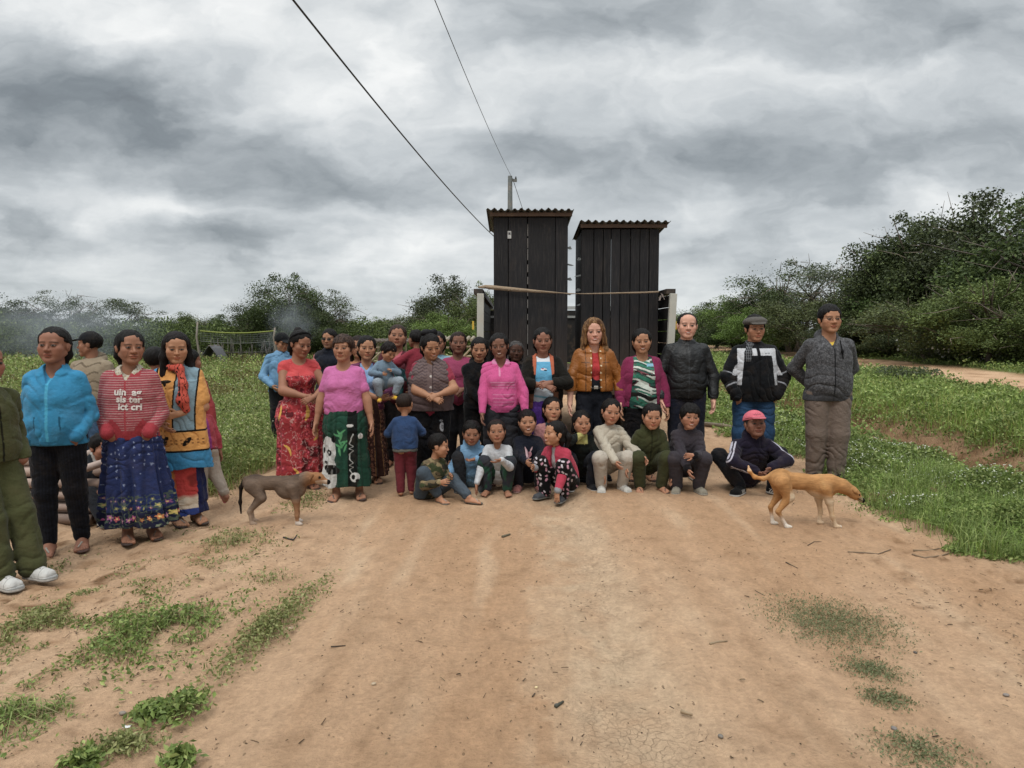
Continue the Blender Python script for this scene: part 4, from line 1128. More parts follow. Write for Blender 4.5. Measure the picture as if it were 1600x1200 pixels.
def old_hood(c):
    C = sideline('#1f1a2a', '#b8b4c0', lo=.05)(c); u, v = c.u, c.v; k = hx('#3d3648'); f = (c.n < 0) & ~c.isarm
    for i, x in enumerate((-.045, -.025, -.008, .01, .03, .048)):
        r = np.hypot((u - x) / (.012 if i % 2 else .009), (v + .035 + .004 * (i % 3)) / (.020 if i in (0, 3) else .012)); C = paint(C, (np.abs(r - 1) < .22) & f & ((u - x) * (1 if i % 2 else -1) < .006), k)
    return paint(C, (np.abs(v + .018 - .010 * np.sin(u * 60)) < .002) & (np.abs(u) < .05) & f, k)
def belt(o, s):
    return [('t', o.hip + o.Rp @ A([0, 0, .055]) * s, o.Rp, .080 * s * o.w, .010 * s)]
BP = build_person
WOMEN = 'villagers standing in the group'
# ---- left cluster
BP(dict(id='olive', px=-24, top=532, d=4.15, yaw=66, kind='m', hs=1.15, sw=.10, skin='brown', hair='crop', smile=.3, feet='shoe', fcol=('#c9c7c2', '#bdb9b2'), hn=.0034,
  label='person in olive tracksuit and white sneakers, cut off by the left edge of the photo', pose='pockets', p=dict(fL=(.06, -.16, 0, 5), fR=(-.055, -.13, 0, 0), head=(0, 0, 0)),
  clothes=[PT('#494b2c', fit=.2, mat='fleece', wr=.005, flare=.5), T('jacket', zipped('#494b2c', '#14160c'), mat='fleece', hemz=.0, fit=.16, wr=.005, inf=.010, collar='stand', pull=1)], h=.006))
BP(dict(id='blue', px=83, top=510, d=4.8, yaw=10, w=1.12, fw=1.04, skin='brown', hair='back', hcc=.010, feet='sandal', fcol=('#4a3530', '#8d8a80'), h=.006, hn=.0034, hh=.0036,
  label='woman in turquoise zip fleece with hands in its pockets and dark trousers', pose='pockets', p=dict(fL=(.07, .04, 0, 20), fR=(-.04, -.03, 0, 12), head=(-2, -4, 0)),
  clothes=[PT(stripes('#0b0c12', '#15161f', 90, .3, 'x'), fit=.0, inf=.004, wr=.006), T('fleece_jacket', zipped('#0c83b0', '#2ea3c8', .005, pocket=True), mat='fleece', inf=.008, fit=.10, hemz=-.035, wr=.007, collar='shirt', neck=('v', .9), band=('#0a7098', -.012), cuff=('#0a7098', 1.86), pull=1)]))
BP(dict(id='tanman', px=139, top=520, d=6.9, yaw=-8, kind='m', H=1.50, w=1.12, skin='brown', hair='short', cap=('cap', '#14161a'), feet='shoe', pose='down', p=dict(head=(-62, 0, 0)),
  label='man in beige patterned jacket and black cap seen between the two women at left',
  clothes=[PT(denim('#3a5068'), mat='denim', fit=.1), T('jacket', lambda c: paint(np.tile(hx('#93836c'), (len(c.x), 1)), (np.abs(np.mod(c.v * 17 + .2 * np.sin(c.u * 60), 1) - .5) < .1) & ~c.isarm, hx('#6a5c4a')), inf=.014, fit=.2, hemz=-.03, collar='hood', mat='fleece')]))
BP(dict(id='stripe', px=203, top=515, d=5.08, yaw=14, w=1.0, skin='brown', hair='bun', old=1, eye=.7, feet='sandal', fcol=('#3b2f2b', '#6a5a50'), h=.006, hn=.0034, hh=.0036,
  label='older woman in red striped sweater with blackletter lettering and long navy floral skirt', pose='pockets', p=dict(head=(26, 0, 0), fR=(-.03, -.02, 0, 15), fL=(.07, .03, 0, 25), hR=(-.080, -.10, .535), hL=(.095, -.09, .53)),
  clothes=[SK(sk_blueflor, .075, r1=.168, pleats=12, pamp=.016, hm=.8), T('blouse', floral('#bdb5a2', ['#6a5a44', '#8a6a50'], .018, R=.3), sleeve=0, hemz=-.062, inf=.008, fit=.1, neck=('v', .5), collar='shirt'),
   T('sweater', lambda c: paint(stripes('#962e3a', '#ae8480', 88, .30, 'v')(c), ((np.abs(c.u) < .003) & (c.n < 0) & ~c.isarm) | ((c.tn[:, 2] > -.028) & (np.abs(c.u) < .06)), hx('#9c2630')), hm=.62, mat='knit', inf=.014, fit=.22, hemz=-.03, wr=.0028, neck=('v', .7), band=('#991c2a', .012), cuff=('#991c2a', 1.72),
     text=[dict(txt='uin  ag', size=.044, x=.012, z=.012, col='#d8cfc8', bold=.0016, rot=-.05, lift=.006), dict(txt='sis ter', size=.044, x=.018, z=-.022, col='#d8cfc8', bold=.0016, rot=-.05, lift=.006), dict(txt='ict cri', size=.044, x=.022, z=-.058, col='#d8cfc8', bold=.0016, rot=-.05, lift=.006)])]))
def cloak(o, s):
    return [p for p in o.torso] + [(p[0], p[1], p[2], p[3] * 1.15, p[4] * 1.25) for k in 'LR' for p in o.arm[k][:2]] + [('c', o.hip + A([-.055, 0, -.05]) * s, o.sh['R'], .075 * s, .035 * s), ('c', o.hip + A([.055, 0, -.05]) * s, o.sh['L'], .075 * s, .035 * s), ('c', o.hip + A([-.04, -.0, -.16]) * s, o.hip + A([.04, 0, -.16]) * s, .095 * s, .095 * s)]
def neckscarf(o, s):
    X = lambda v: o.ch + o.Rc @ A(v, float) * s
    return [('c', X((.025, -.055, .115)), X((.045, -.085, .03)), .016 * s, .018 * s), ('c', X((.045, -.085, .03)), X((.040, -.095, -.05)), .018 * s, .026 * s), ('c', X((.040, -.095, -.05)), X((.055, -.09, -.10)), .026 * s, .018 * s), ('c', X((-.03, -.03, .12)), X((.025, -.055, .115)), .012 * s, .016 * s)]
BP(dict(id='blanket', px=275, top=517, d=5.5, yaw=16, w=.98, skin='tan', hair='longfront', hcol='#17100e', feet='sandal', fcol=('#332924', '#8a8078'), h=.006, hh=.0038,
  label='long haired girl wrapped in orange and blue blanket beside woman in striped sweater', pose='down', p=dict(head=(14, 4, 3), hL=(.02, -.10, .60), hR=(-.06, -.09, .55), fR=(-.02, -.02, 0, 25), fL=(.07, .02, 0, 30)),
  clothes=[dict(t='skirt', name='skirt', col=sk_sunset, hem=.058, r1=.105, pleats=5, pamp=.007, hm=.8), dict(t='dress', name='blanket', col=blanket, mat='fleece', sleeve=.7, hem=.305, top=.235, r0=.112, r1=.140, asp=.72, pleats=5, pamp=.007, inf=.018, wr=.006, hm=.62, neck=('v', .5)),
   raw('scarf', neckscarf, lambda c: paint(np.tile(hx('#c23c1c'), (len(c.x), 1)), np.abs(np.sin(c.u * 150 + 6 * noise(c.V, 40))) < .35, hx('#140d0b')), inf=.002, wr=.003, hm=.7)]))
BP(dict(id='hid1', px=245, top=543, d=6.6, yaw=0, kind='k', hs=1.2, skin='brown', hair='back', H=1.36, h=.012, hh=.006, pose='down', p=dict(head=(160, 0, 0)),
  label='person mostly hidden behind the girl in the blanket, only dark hair showing at her left', clothes=[T('shirt', S('#1a1c26'), h=.012), PT('#1a1c22')] , feet='sandal'))
BP(dict(id='hid2', px=297, top=546, d=6.7, yaw=20, kind='k', hs=1.2, skin='brown', hair='long', H=1.34, h=.012, hh=.006, pose='down', p=dict(head=(120, 0, 0)),
  label='person in red top mostly hidden behind the right shoulder of the girl in the blanket', clothes=[T('shirt', S('#9a2a2c'), fit=.1), PT('#1a1c22')], feet='sandal'))
BP(dict(id='pinkkid', px=311, top=616, d=6.0, yaw=-118, kind='k', H=1.0, skin='brown', hair='back', feet='sandal', fcol=('#b8505e', '#b8505e'),
  label='small child in red jacket and beige trousers stepping behind the girl in the blanket', p=dict(fL=(.05, .05, 0, 0), fR=(-.07, .20, .05, 0), tR=-60, lean=8, hR=(-.16, .05, .42)),
  clothes=[PT('#ab9c8c', fit=.15, len=.78, inf=.008), T('jacket', lambda c: paint(np.tile(hx('#a82c3c'), (len(c.x), 1)), (np.abs(c.u) < .02) & (c.n > 0), hx('#8a2a78')), inf=.010, fit=.1, hemz=-.02, mat='fleece', band=('#6e1626', .005))]))
BP(dict(id='seatboy', px=158, top=678, d=5.75, yaw=55, kind='k', H=1.1, skin='brown', hair='short', feet='shoe', pose='sit', p=dict(head=(10, 10, 0), lean=10), fcol=('#333333',),
  label='boy in dark grey hoodie sitting behind the wooden poles', clothes=[PT('#23262c'), T('hoodie', lambda c: paint(np.tile(hx('#25292e'), (len(c.x), 1)), (c.tn[:, 2] > .012) & (np.abs(c.u) < .05), hx('#b8b4ac')), mat='fleece', inf=.012, fit=.12, collar='hood')]))
# ---- middle left
BP(dict(id='shirtman', px=441, top=524, d=9.4, yaw=22, kind='m', H=1.50, skin='tan', hair='short', cap=('cap', '#121416'), feet='shoe', p=dict(head=(18, 14, 0), hL=(.08, -.13, .56), hR=(-.09, -.11, .55)),
  label='man in light blue denim shirt and black cap standing in the grass', clothes=[PT('#17191d', fit=.1), T('shirt', denim('#6387a4'), mat='denim', inf=.010, fit=.12, hemz=-.04, collar='shirt')]))
def headband(o, s):
    X = hp(o); return [('t', X((0, .03, .05)), o.Rh @ Rx(-.75), .088 * o.q, .010 * o.q)]
BP(dict(id='reddress', px=470, top=514, d=6.75, yaw=28, w=1.27, bust=1.3, skin='brown', hair='topbun', smile=.4, feet='sandal', fcol=('#3c2e28', '#5a4a40'), hh=.0038,
  label='stout woman in red floral dress holding her hands together', pose='clasp', p=dict(head=(20, 12, 4), hL=(.05, -.17, .60), hR=(.0, -.16, .61)),
  clothes=[dict(t='dress', name='dress', col=dress_red, sleeve=.16, hem=.10, top=.04, r0=.10, r1=.155, pleats=9, pamp=.006, inf=.007, neck=('scoop', 1.0), hm=.72), raw('headband', headband, '#0b0a0c', 'cloth', hm=.6)]))
BP(dict(id='sunglass', px=514, top=514, d=9.0, yaw=-8, kind='m', skin='tan', hair='short', glasses='dark', feet='shoe', stubble=.4, pose='down',
  label='man in dark vest and sunglasses standing behind the woman in the pink T-shirt', clothes=[PT('#22252c'), T('shirt', S('#c26a6c'), collar=None), T('vest', S('#191d28'), sleeve=0, inf=.020, collar='stand', hemz=-.03)]))
BP(dict(id='pinktee', px=536, top=522, d=6.35, yaw=0, w=1.15, bust=1.2, belly=.012, skin='tan', hair='bangs', hcc=.022, hcol='#33231b', hcol2='#5b463a', old=1, eye=.7, feet='sandal', fcol=('#3a2e2c', '#555048'), hh=.0036, h=.0065,
  label='woman in bright pink T-shirt and long green skirt printed with a panda', p=dict(hL=(.175, -.02, .475), hR=(-.17, -.03, .47), fL=(.085, .02, 0, 20), fR=(-.05, -.03, 0, -3)),
  clothes=[SK(sk_panda, .085, r0=.094, r1=.145, pleats=10, pamp=.009, hm=.66, top=.05), T('t_shirt', S('#c45f9c'), sleeve=.62, inf=.005, fit=.06, hemz=.002, wr=.007, neck=('scoop', 1.0), hm=.85)]))
BP(dict(id='peach', px=560, top=526, d=7.7, yaw=10, skin='tan', hair='long', hcol='#241712', H=1.46, pose='down', feet='sandal', label='woman in peach top mostly hidden between woman in pink T-shirt and woman holding the baby',
  clothes=[T('shirt', S('#b87654'), fit=.05), PT('#2a2420')], h=.009))
BP(dict(id='mother', px=573, top=524, d=7.05, yaw=12, w=1.0, fw=1.06, skin='tan', hair='back', smile=.5, feet='sandal', hh=.0038, p=dict(hL=(.11, -.155, .60), dL=(.6, -.7, 0), nL=(0, 0, 1), hR=(.06, -.17, .61), dR=(1, -.3, .05), nR=(0, .9, .3), eL=(1, .1, -.8), eR=(-1, -.1, -.8), head=(4, 3, 3)),
  label='young woman in pale blue V-neck and purple cardigan holding a baby on her arm',
  clothes=[SK(sk_brown, .055, r1=.145, pleats=9, pamp=.012, hm=.8), T('t_shirt', S('#7fa3cc'), sleeve=0, inf=.006, hemz=-.02, neck=('v', 1.1)), T('cardigan', stripes('#57203f', '#6e2f55', 28, .25), inf=.013, fit=.12, hemz=-.02, open=(.045, .085), mat='knit')]))
BP(dict(id='baby', px=607, top=536, d=6.78, yaw=30, kind='k', hs=1.75, H=.74, skin='tan', hair='mop', hcol='#1a1210', w=1.15, feet='clog', fcol=('#d0a52c',), air=1, hh=.0038, h=.006,
  p=dict(pel=.5, head=(25, 26, 8), lean=6, bend=12, fL=(.10, -.17, .24, 10), fR=(-.12, -.19, .22, -30), kL=(.6, -1, .4), kR=(-.6, -1, .4), hL=(.07, -.17, .67), hR=(-.09, -.17, .62), eL=(1, .2, -.6), eR=(-1, .2, -.6)),
  label='baby in grey-blue clothes and yellow clogs held by the woman in the purple cardigan', clothes=[PT('#8d99a2', fit=.25, len=.7), T('sweater', S('#6d8496'), fit=.2, inf=.008, mat='knit')]))
BP(dict(id='maroon', px=621, top=507, d=7.95, yaw=0, w=1.25, fw=1.12, skin='brown', hair='back', hcol='#3a2a22', p=dict(head=(4, -6, 2), hL=(.14, -.16, .58), eL=(1, .2, -.6)), feet='sandal', label='stout woman in maroon V-neck top with pink trim behind the baby',
  clothes=[PT('#1d1a1c'), T('shirt', lambda c: paint(np.tile(hx('#561a26'), (len(c.x), 1)), (c.tn[:, 2] > -.055) & (np.abs(c.u) < .045 - (.0 + np.maximum(-c.tn[:, 2], 0)) * .3) & (c.n < 0), hx('#b04a58')), fit=.12, neck=('v', .7))], h=.009))
BP(dict(id='crimson', px=649, top=517, d=7.55, yaw=-130, kind='k', H=1.0, air=1, hs=1.3, skin='brown', hair='short', feet='none', p=dict(pel=.44, lean=8, fL=(.10, -.2, .2, 0), fR=(-.10, -.2, .2, 0), hL=(.1, -.2, .62), hR=(-.1, -.2, .62)),
  label='small child in crimson jacket carried behind the woman in the knitted vest', clothes=[PT('#2a5a5e'), T('jacket', S('#80142a'), fit=.25, inf=.014, mat='fleece')]))
def knot(o, s):
    X = hp(o); q = o.q; return [('e', X((-.02, .06, .125)), o.Rh, A([.05, .035, .03]) * q), ('e', X((.05, .07, .105)), o.Rh @ Ry(.6), A([.035, .03, .045]) * q)]
BP(dict(id='vest', px=673, top=519, d=6.95, yaw=4, w=1.30, bust=1.3, skin='tan', hair='back', smile=.8, feet='sandal', hh=.0038, h=.007,
  label='stout smiling woman in grey knitted vest over maroon sleeves with clasped hands', pose='clasp', p=dict(head=(20, 18, -6), hL=(.055, -.165, .62), hR=(.015, -.17, .605)),
  clothes=[PT(emblem_pants, fit=.18, wr=.007, flare=.3, hm=.7), T('t_shirt', S('#8a1434'), sleeve=.55, inf=.006, fit=.05, neck=('v', .8)), T('knitted_vest', vest_q, sleeve=0, inf=.017, fit=.13, hemz=-.025, mat='knit', collar='shirt', neck=('v', .8), wr=.006),
    raw('hair_clip', knot, '#121014', 'hair', hm=.6)]))
BP(dict(id='palebl', px=684, top=511, d=8.5, yaw=0, skin='brown', hair='topbun', H=1.5, w=1.0, pose='down', label='person in pale blue top hidden behind the woman in the knitted vest', feet='sandal', clothes=[T('shirt', S('#7fa6b8'), fit=.15), PT('#20242a')], h=.012))
BP(dict(id='rosewoman', px=716, top=518, d=7.9, yaw=4, w=1.2, fw=1.08, skin='dark', hair='back', hcol='#2a1c16', pose='clasp', feet='sandal', label='woman in raspberry pink short sleeved top behind the woman in the black hoodie', clothes=[PT('#15151a'), T('t_shirt', S('#932c55'), sleeve=.6, fit=.08, neck=('scoop', .8))], h=.009))
BP(dict(id='blackhood', px=749, top=526, d=7.35, yaw=6, w=1.0, skin='tan', hair='bun', pose='clasp', feet='sandal', p=dict(head=(-4, 6, 0), hL=(.10, -.12, .57), hR=(.03, -.14, .55)), label='young woman in plain black hoodie and black trousers', clothes=[PT('#0b0b0d'), T('hoodie', S('#0f1013'), inf=.012, fit=.12, collar='hood', mat='fleece', hemz=-.03)]))
BP(dict(id='pinkpolo', px=780, top=520, d=6.95, yaw=4, w=1.18, belly=.012, bust=1.2, skin='dark', hair='back', smile=.6, feet='sandal', hh=.0038, label='woman in long sleeved pink polo with pale stripes and dark grey trousers', p=dict(head=(-10, 4, -4), hL=(.16, -.09, .50), hR=(-.13, -.12, .49)),
  clothes=[PT('#2c2c31', wr=.006), T('polo_shirt', pinkpolo, inf=.006, fit=.05, hemz=-.035, wr=.006, neck=('v', .9), collar='shirt', hm=.8, mat='knit')]))
BP(dict(id='elder', px=806, top=530, d=7.85, yaw=4, H=1.40, skin='#4a3024', old=1, eye=.6, hair='halfloose', hcc=.014, hcol='#3c3836', hcol2='#6a6664', feet='sandal', label='elderly grey haired woman in black behind the woman in pink polo', clothes=[SK('#15151a'), T('shirt', S('#17171d'), fit=.1)]))
BP(dict(id='bluetee', px=848, top=511, d=7.2, yaw=2, w=1.12, bust=1.1, skin='brown', hair='back', eye=.8, feet='sandal', hh=.0038, label='woman in blue and white printed T-shirt under black and orange jacket, hands joined', pose='clasp', p=dict(head=(4, 2, 0), hL=(.035, -.16, .665), hR=(.0, -.165, .65)),
  clothes=[SK(lambda c: paint(floral('#3a2a2c', ['#7a5a34', '#5a2a2c'], .02)(c), np.abs(c.th) < 1.0, hx('#4e1f86')), .06, r1=.13), T('t_shirt', bluetee, sleeve=.5, inf=.007, fit=.10, hemz=-.045, neck=('round', 1.0), hm=.62), T('jacket', orangejk, inf=.016, fit=.16, hemz=-.045, open=(.045, .075), mat='cloth', collar='stand', pull=1)]))
def buckle(o, s): return [('b', o.hip + o.Rp @ A([0, -.088, .062]) * s, o.Rp, A([.014, .006, .011]) * s, .003)]
BP(dict(id='blonde', px=928, top=496, d=7.2, yaw=2, w=1.02, bust=1.1, skin='light', hair='blonde', hcol='#6b4a30', hcol2='#a07c52', smile=1, brow=.4, feet='shoe', fcol=('#1a1a1c', '#1a1a1c'), hh=.0036, label='blonde woman in tan leather jacket over red top and dark jeans', p=dict(hL=(.16, -.05, .50), hR=(-.16, -.06, .49)),
  clothes=[PT(denim('#16181f'), mat='denim', fit=.06), T('top', S('#b80f18'), sleeve=0, inf=.005, hemz=.055, neck=('round', .9)), raw('belt', belt, '#0e0c0b', 'leather', hm=.8, wr=0), raw('buckle', buckle, '#a8a49c', 'metal', hm=.5, wr=0),
   T('leather_jacket', lambda c: paint(paint(np.tile(hx('#86511f'), (len(c.x), 1)) * (.8 + .4 * noise(c.V, 9))[:, None], ((np.abs(np.abs(c.u) - .062) < .0025) | (np.abs(c.v - .028) < .003) & (np.abs(c.u) > .04)) & (c.n < 0) & ~c.isarm, hx('#4a2a10')), (np.hypot(np.abs(c.u) - .030, np.mod(c.v + .01, .045) - .02) < .0045) & (c.n < 0), hx('#cfc4a8')), inf=.014, fit=.12, hemz=.035, open=(.020, .034), mat='leather', collar='shirt', wr=.006, neck=('v', .4), cuff=('#75441a', 1.82))]))
BP(dict(id='greenstripe', px=1003, top=513, d=7.2, yaw=-2, w=1.2, bust=1.15, fw=1.08, skin='tan', hair='back', smile=1, feet='sandal', hh=.0038, label='smiling woman in green and white marbled top with magenta cardigan', p=dict(hL=(.16, -.06, .49), hR=(-.15, -.06, .49)),
  clothes=[PT('#0c0b10'), T('top', marble, wr=.003, sleeve=.4, inf=.008, fit=.10, hemz=-.04, neck=('scoop', .9), hm=.62), T('cardigan', S('#7e1646'), inf=.014, fit=.10, hemz=-.03, open=(.062, .098), mat='knit')]))
# ---- right
BP(dict(id='leather', px=1074, top=487, d=7.2, yaw=-3, kind='m', w=1.06, skin='light', hair='recede', smile=1, feet='shoe', hh=.0036, h=.007, label='man in black leather jacket and navy trousers standing bareheaded', p=dict(hL=(.155, -.05, .49), hR=(-.155, -.05, .49)),
  clothes=[PT('#141826', fit=.1, wr=.006), T('shirt', S('#1a1c20'), sleeve=0, hemz=-.05, neck=('round', .8)), T('leather_jacket', zipped('#0e0f10', '#2a2c2e', .003), inf=.011, fit=.14, hemz=-.03, mat='leather', collar='stand', wr=.005, pull=1)]))
def neckwrap(o, s):
    X = lambda v: o.nb + o.Rc @ A(v, float) * s
    return [('t', X((0, .002, .012)), o.Rc @ Rx(.3), .040 * s, .015 * s), ('c', X((-.042, -.045, .0)), X((-.060, -.085, -.045)), .017 * s, .018 * s), ('c', X((-.060, -.085, -.045)), X((-.062, -.098, -.085)), .018 * s, .017 * s)]
BP(dict(id='capman', px=1180, top=492, d=7.3, yaw=-2, kind='m', w=1.18, belly=.02, skin='tan', hair='short', cap=('flat', '#57534e'), feet='shoe', hh=.0036, h=.007, label='man in black and white winter jacket, checked scarf and grey flat cap', pose='pockets', p=dict(hL=(.12, -.075, .52), hR=(-.125, -.085, .515), eL=(1, .5, .1), eR=(-1, .5, .1), fL=(.09, 0, 0, 15), fR=(-.09, 0, 0, -15)),
  clothes=[PT(denim('#27405c'), mat='denim', fit=.15), T('winter_jacket', capjk, inf=.016, fit=.2, hemz=-.045, collar='stand', wr=.008, hm=.8, pull=1),
   raw('scarf', neckwrap, lambda c: paint(paint(np.tile(hx('#26282c'), (len(c.x), 1)), np.mod(c.u * 90, 1) < .3, hx('#8a8d92'), .7), np.mod(c.v * 60, 1) < .25, hx('#7a7d80'), .6), 'knit', wr=.003, hm=.7)]))
def drawcord(o, s):
    X = lambda v: o.ch + o.Rc @ A(v, float) * s
    return [('c', X((.030, -.075, .10)), X((.035, -.100, .04)), .0035 * s, .0035 * s), ('c', X((.035, -.100, .04)), X((.040, -.100, .0)), .0035 * s, .0035 * s)]
BP(dict(id='glassman', px=1297, top=476, d=7.0, yaw=-4, kind='m', w=1.12, belly=.012, skin='tan', hair='short', glasses=1, feet='shoe', fcol=('#1c1c1e', '#2a2a2a'), hh=.0036, h=.007, label='tall man in mottled grey zip cardigan and glasses with hands behind his back', pose='behind', p=dict(fL=(.06, .0, 0, 15), fR=(-.055, .03, 0, -5)),
  clothes=[PT('#75655a', fit=.22, wr=.007, flare=.2), T('t_shirt', S('#e0b810'), sleeve=0, inf=.006, neck=('round', .55), wr=0), T('cardigan', tweed, inf=.011, fit=.14, hemz=-.055, mat='knit', wr=.006, neck=('v', .9), collar='hood', hm=.62),
   raw('drawcord', drawcord, '#0c0c0e', wr=0, hm=.5)]))
# ---- children and the crouching man
BP(dict(id='toddler', px=632, top=613, d=6.45, yaw=190, kind='k', hs=1.5, skin='tan', hair='crop', hcol='#2c211b', feet='bare', label='small child in blue sweater and dark red trousers standing with back to the camera', p=dict(hL=(.09, -.17, .62), hR=(-.09, -.17, .64), head=(-12, 0, 0), fL=(.05, 0, 0, 10), fR=(-.07, -.04, 0, -30)),
  clothes=[PT('#6e1c28', fit=.18, inf=.006), T('shirt', S('#6a6a64'), sleeve=0, hemz=-.06, fit=.1, inf=.009), T('sweater', S('#27446e'), fit=.2, inf=.011, hemz=-.03, mat='fleece', wr=.006)]))
BP(dict(id='camo', px=686, top=680, d=6.35, yaw=48, kind='k', H=1.12, skin='tan', hair='short', feet='sandal', fcol=('#5d564c', '#8d8a84'), label='boy in camouflage jacket sitting on the ground beside the child in blue sweater', pose='sit', p=dict(head=(40, 4, 0), fL=(.10, -.40, 0, 20), fR=(-.05, -.20, .0, -10), kR=(-.4, -.6, 1), hL=(.06, -.22, .20), hR=(-.10, -.26, .18), lean=8),
  clothes=[PT(denim('#3f4850'), mat='denim', len=.85, fit=.15), T('jacket', camo, fit=.18, inf=.010)]))
BP(dict(id='bluehood', px=737, top=657, d=6.75, yaw=0, kind='k', H=1.18, skin='brown', hair='short', feet='shoe', fcol=('#45484a', '#8a8a84'), label='boy in light blue hooded sweater crouching in dark trousers', pose='crouch', p=dict(head=(4, 6, 0), hR=(-.20, -.20, .12), hL=(.05, -.26, .30), dL=(-.9, -.2, -.2)),
  clothes=[PT('#26282c', fit=.2), T('hoodie', bluepatch, fit=.15, inf=.012, collar='hood', mat='fleece')]))
BP(dict(id='whiteshirt', girl=1, px=776, top=655, d=6.6, yaw=-4, kind='k', H=1.15, skin='brown', hair='back', hcol='#241a16', feet='bare', smile=.4, label='girl in white long sleeved shirt and green trousers crouching with one hand on the ground', pose='crouch', p=dict(head=(4, -4, 0), hR=(-.17, -.26, .085), dR=(-.05, -.1, -1), cR=.15, hL=(.05, -.29, .33), dL=(-.8, -.3, -.3)),
  clothes=[PT(blend('#1f4a38', '#2c3038', 18), fit=.15), T('shirt', S('#bfc1c4'), fit=.06, inf=.006, neck=('scoop', .7))]))
BP(dict(id='bunny', px=824, top=642, d=6.78, yaw=2, kind='k', H=1.2, skin='tan', hair='short', hcol='#1a1413', smile=.7, feet='shoe', fcol=('#a86a62', '#b08a80'), label='child in navy sweater printed with a pink rabbit, crouching', pose='crouch', p=dict(head=(-2, -4, -6), hR=(-.03, -.28, .27), hL=(.12, -.26, .24), bend=2, lean=10),
  clothes=[PT('#1c1e26', fit=.15), T('sweater', S('#131724'), fit=.2, inf=.010)], extra=bunny))
BP(dict(id='peachgirl', girl=1, px=863, top=620, d=7.05, yaw=4, kind='k', H=1.32, hs=1.25, skin='tan', hair='back', smile=.4, feet='shoe', label='girl in pale pink top crouching behind the girl in the magenta jacket', pose='crouch', p=dict(head=(0, -4, 4)),
  clothes=[PT('#20222a'), T('shirt', lambda c: paint(np.tile(hx('#ba7d7c'), (len(c.x), 1)), (c.tn[:, 2] > -.015) & (np.abs(c.u) < .05), hx('#2e4448')), fit=.1, inf=.008)]))
BP(dict(id='magenta', girl=1, px=866, top=657, d=6.38, yaw=-38, kind='k', H=1.18, skin='tan', hair='ponyside', smile=1, feet='shoe', fcol=('#4a4c50', '#85857f'), label='girl in bright magenta jacket and dotted black trousers leaning on one hand', pose='crouch', p=dict(head=(-20, -4, 0), hL=(.12, -.24, .095), dL=(0, -.15, -1), nL=(0, 1, 0), cL=.15, hR=(-.12, -.22, .26)),
  clothes=[PT(polka, fit=.28, inf=.012, hm=.7), T('t_shirt', S('#b0b0b4'), sleeve=0, inf=.006), T('jacket', S('#b3183f'), fit=.15, inf=.012, mat='fleece', open=(.02, .06), collar='shirt', cuff=('#8f9094', 1.88))]))
BP(dict(id='blacksweater', px=909, top=641, d=6.82, yaw=4, kind='k', H=1.18, skin='tan', hair='bob', feet='shoe', fcol=('#1c1e24',), label='child in black sweater with yellow collar crouching with one hand at the mouth', pose='crouch', p=dict(head=(6, 2, 0), hR=(-.01, -.155, .475), dR=(.3, .1, 1), eR=(-1, -.1, -.5), hL=(.17, -.25, .16), dL=(.1, -.3, -1), cL=.2),
  clothes=[PT('#161c28', fit=.2), T('sweater', lambda c: paint(np.tile(hx('#141a17'), (len(c.x), 1)), (c.tn[:, 2] > -.022) & (c.n < .02) & (np.abs(c.u) < .05), hx('#b9b264')), fit=.2, inf=.010, cuff=('#a8a45c', 1.86), collar='shirt')]))
BP(dict(id='cream', girl=1, px=955, top=624, d=6.75, yaw=8, kind='k', H=1.25, skin='tan', hair='ponyside', hcc=.030, feet='shoe', fcol=('#c8c4ba', '#c8c4ba'), label='girl in cream sweatshirt and cream trousers crouching with arm across her knee', pose='crouch', p=dict(head=(2, 6, 6), hL=(.22, -.22, .28), hR=(.0, -.26, .24), lean=10, bend=6),
  clothes=[PT('#b5ab9c', fit=.22, inf=.010), T('sweatshirt', S('#b8ae9b'), fit=.15, inf=.010, mat='fleece', wr=.007)]))
BP(dict(id='olivekid', girl=1, px=1019, top=630, d=6.75, yaw=2, kind='k', H=1.25, skin='tan', hair='back', feet='sandal', fcol=('#2e2826', '#4a4440'), label='child in olive green hooded tracksuit crouching beside the girl in cream', pose='crouch', p=dict(head=(-4, 4, 0), hR=(-.20, -.16, .19), hL=(.16, -.18, .09), dL=(0, -.2, -1), cL=.2),
  clothes=[PT('#3c3f24', fit=.25, inf=.010), T('hoodie', zipped('#3c3f24', '#1d2210'), fit=.2, inf=.012, collar='hood', mat='fleece', wr=.006)]))
BP(dict(id='greykid', px=1078, top=630, d=6.7, yaw=-4, kind='k', H=1.25, skin='tan', hair='bangs', smile=.9, feet='shoe', fcol=('#8f8878', '#a8a294'), label='boy in dark grey hooded tracksuit and pale sneakers crouching at the right of the children', pose='crouch', p=dict(head=(4, 0, 4), hR=(-.02, -.28, .19), hL=(.02, -.27, .32), dL=(-.9, -.1, 0), bend=10),
  clothes=[PT('#3a353a', fit=.28, inf=.010), T('hoodie', S('#3b363c'), fit=.22, inf=.012, collar='hood', mat='fleece', cuff=('#141216', 1.8), wr=.006)]))
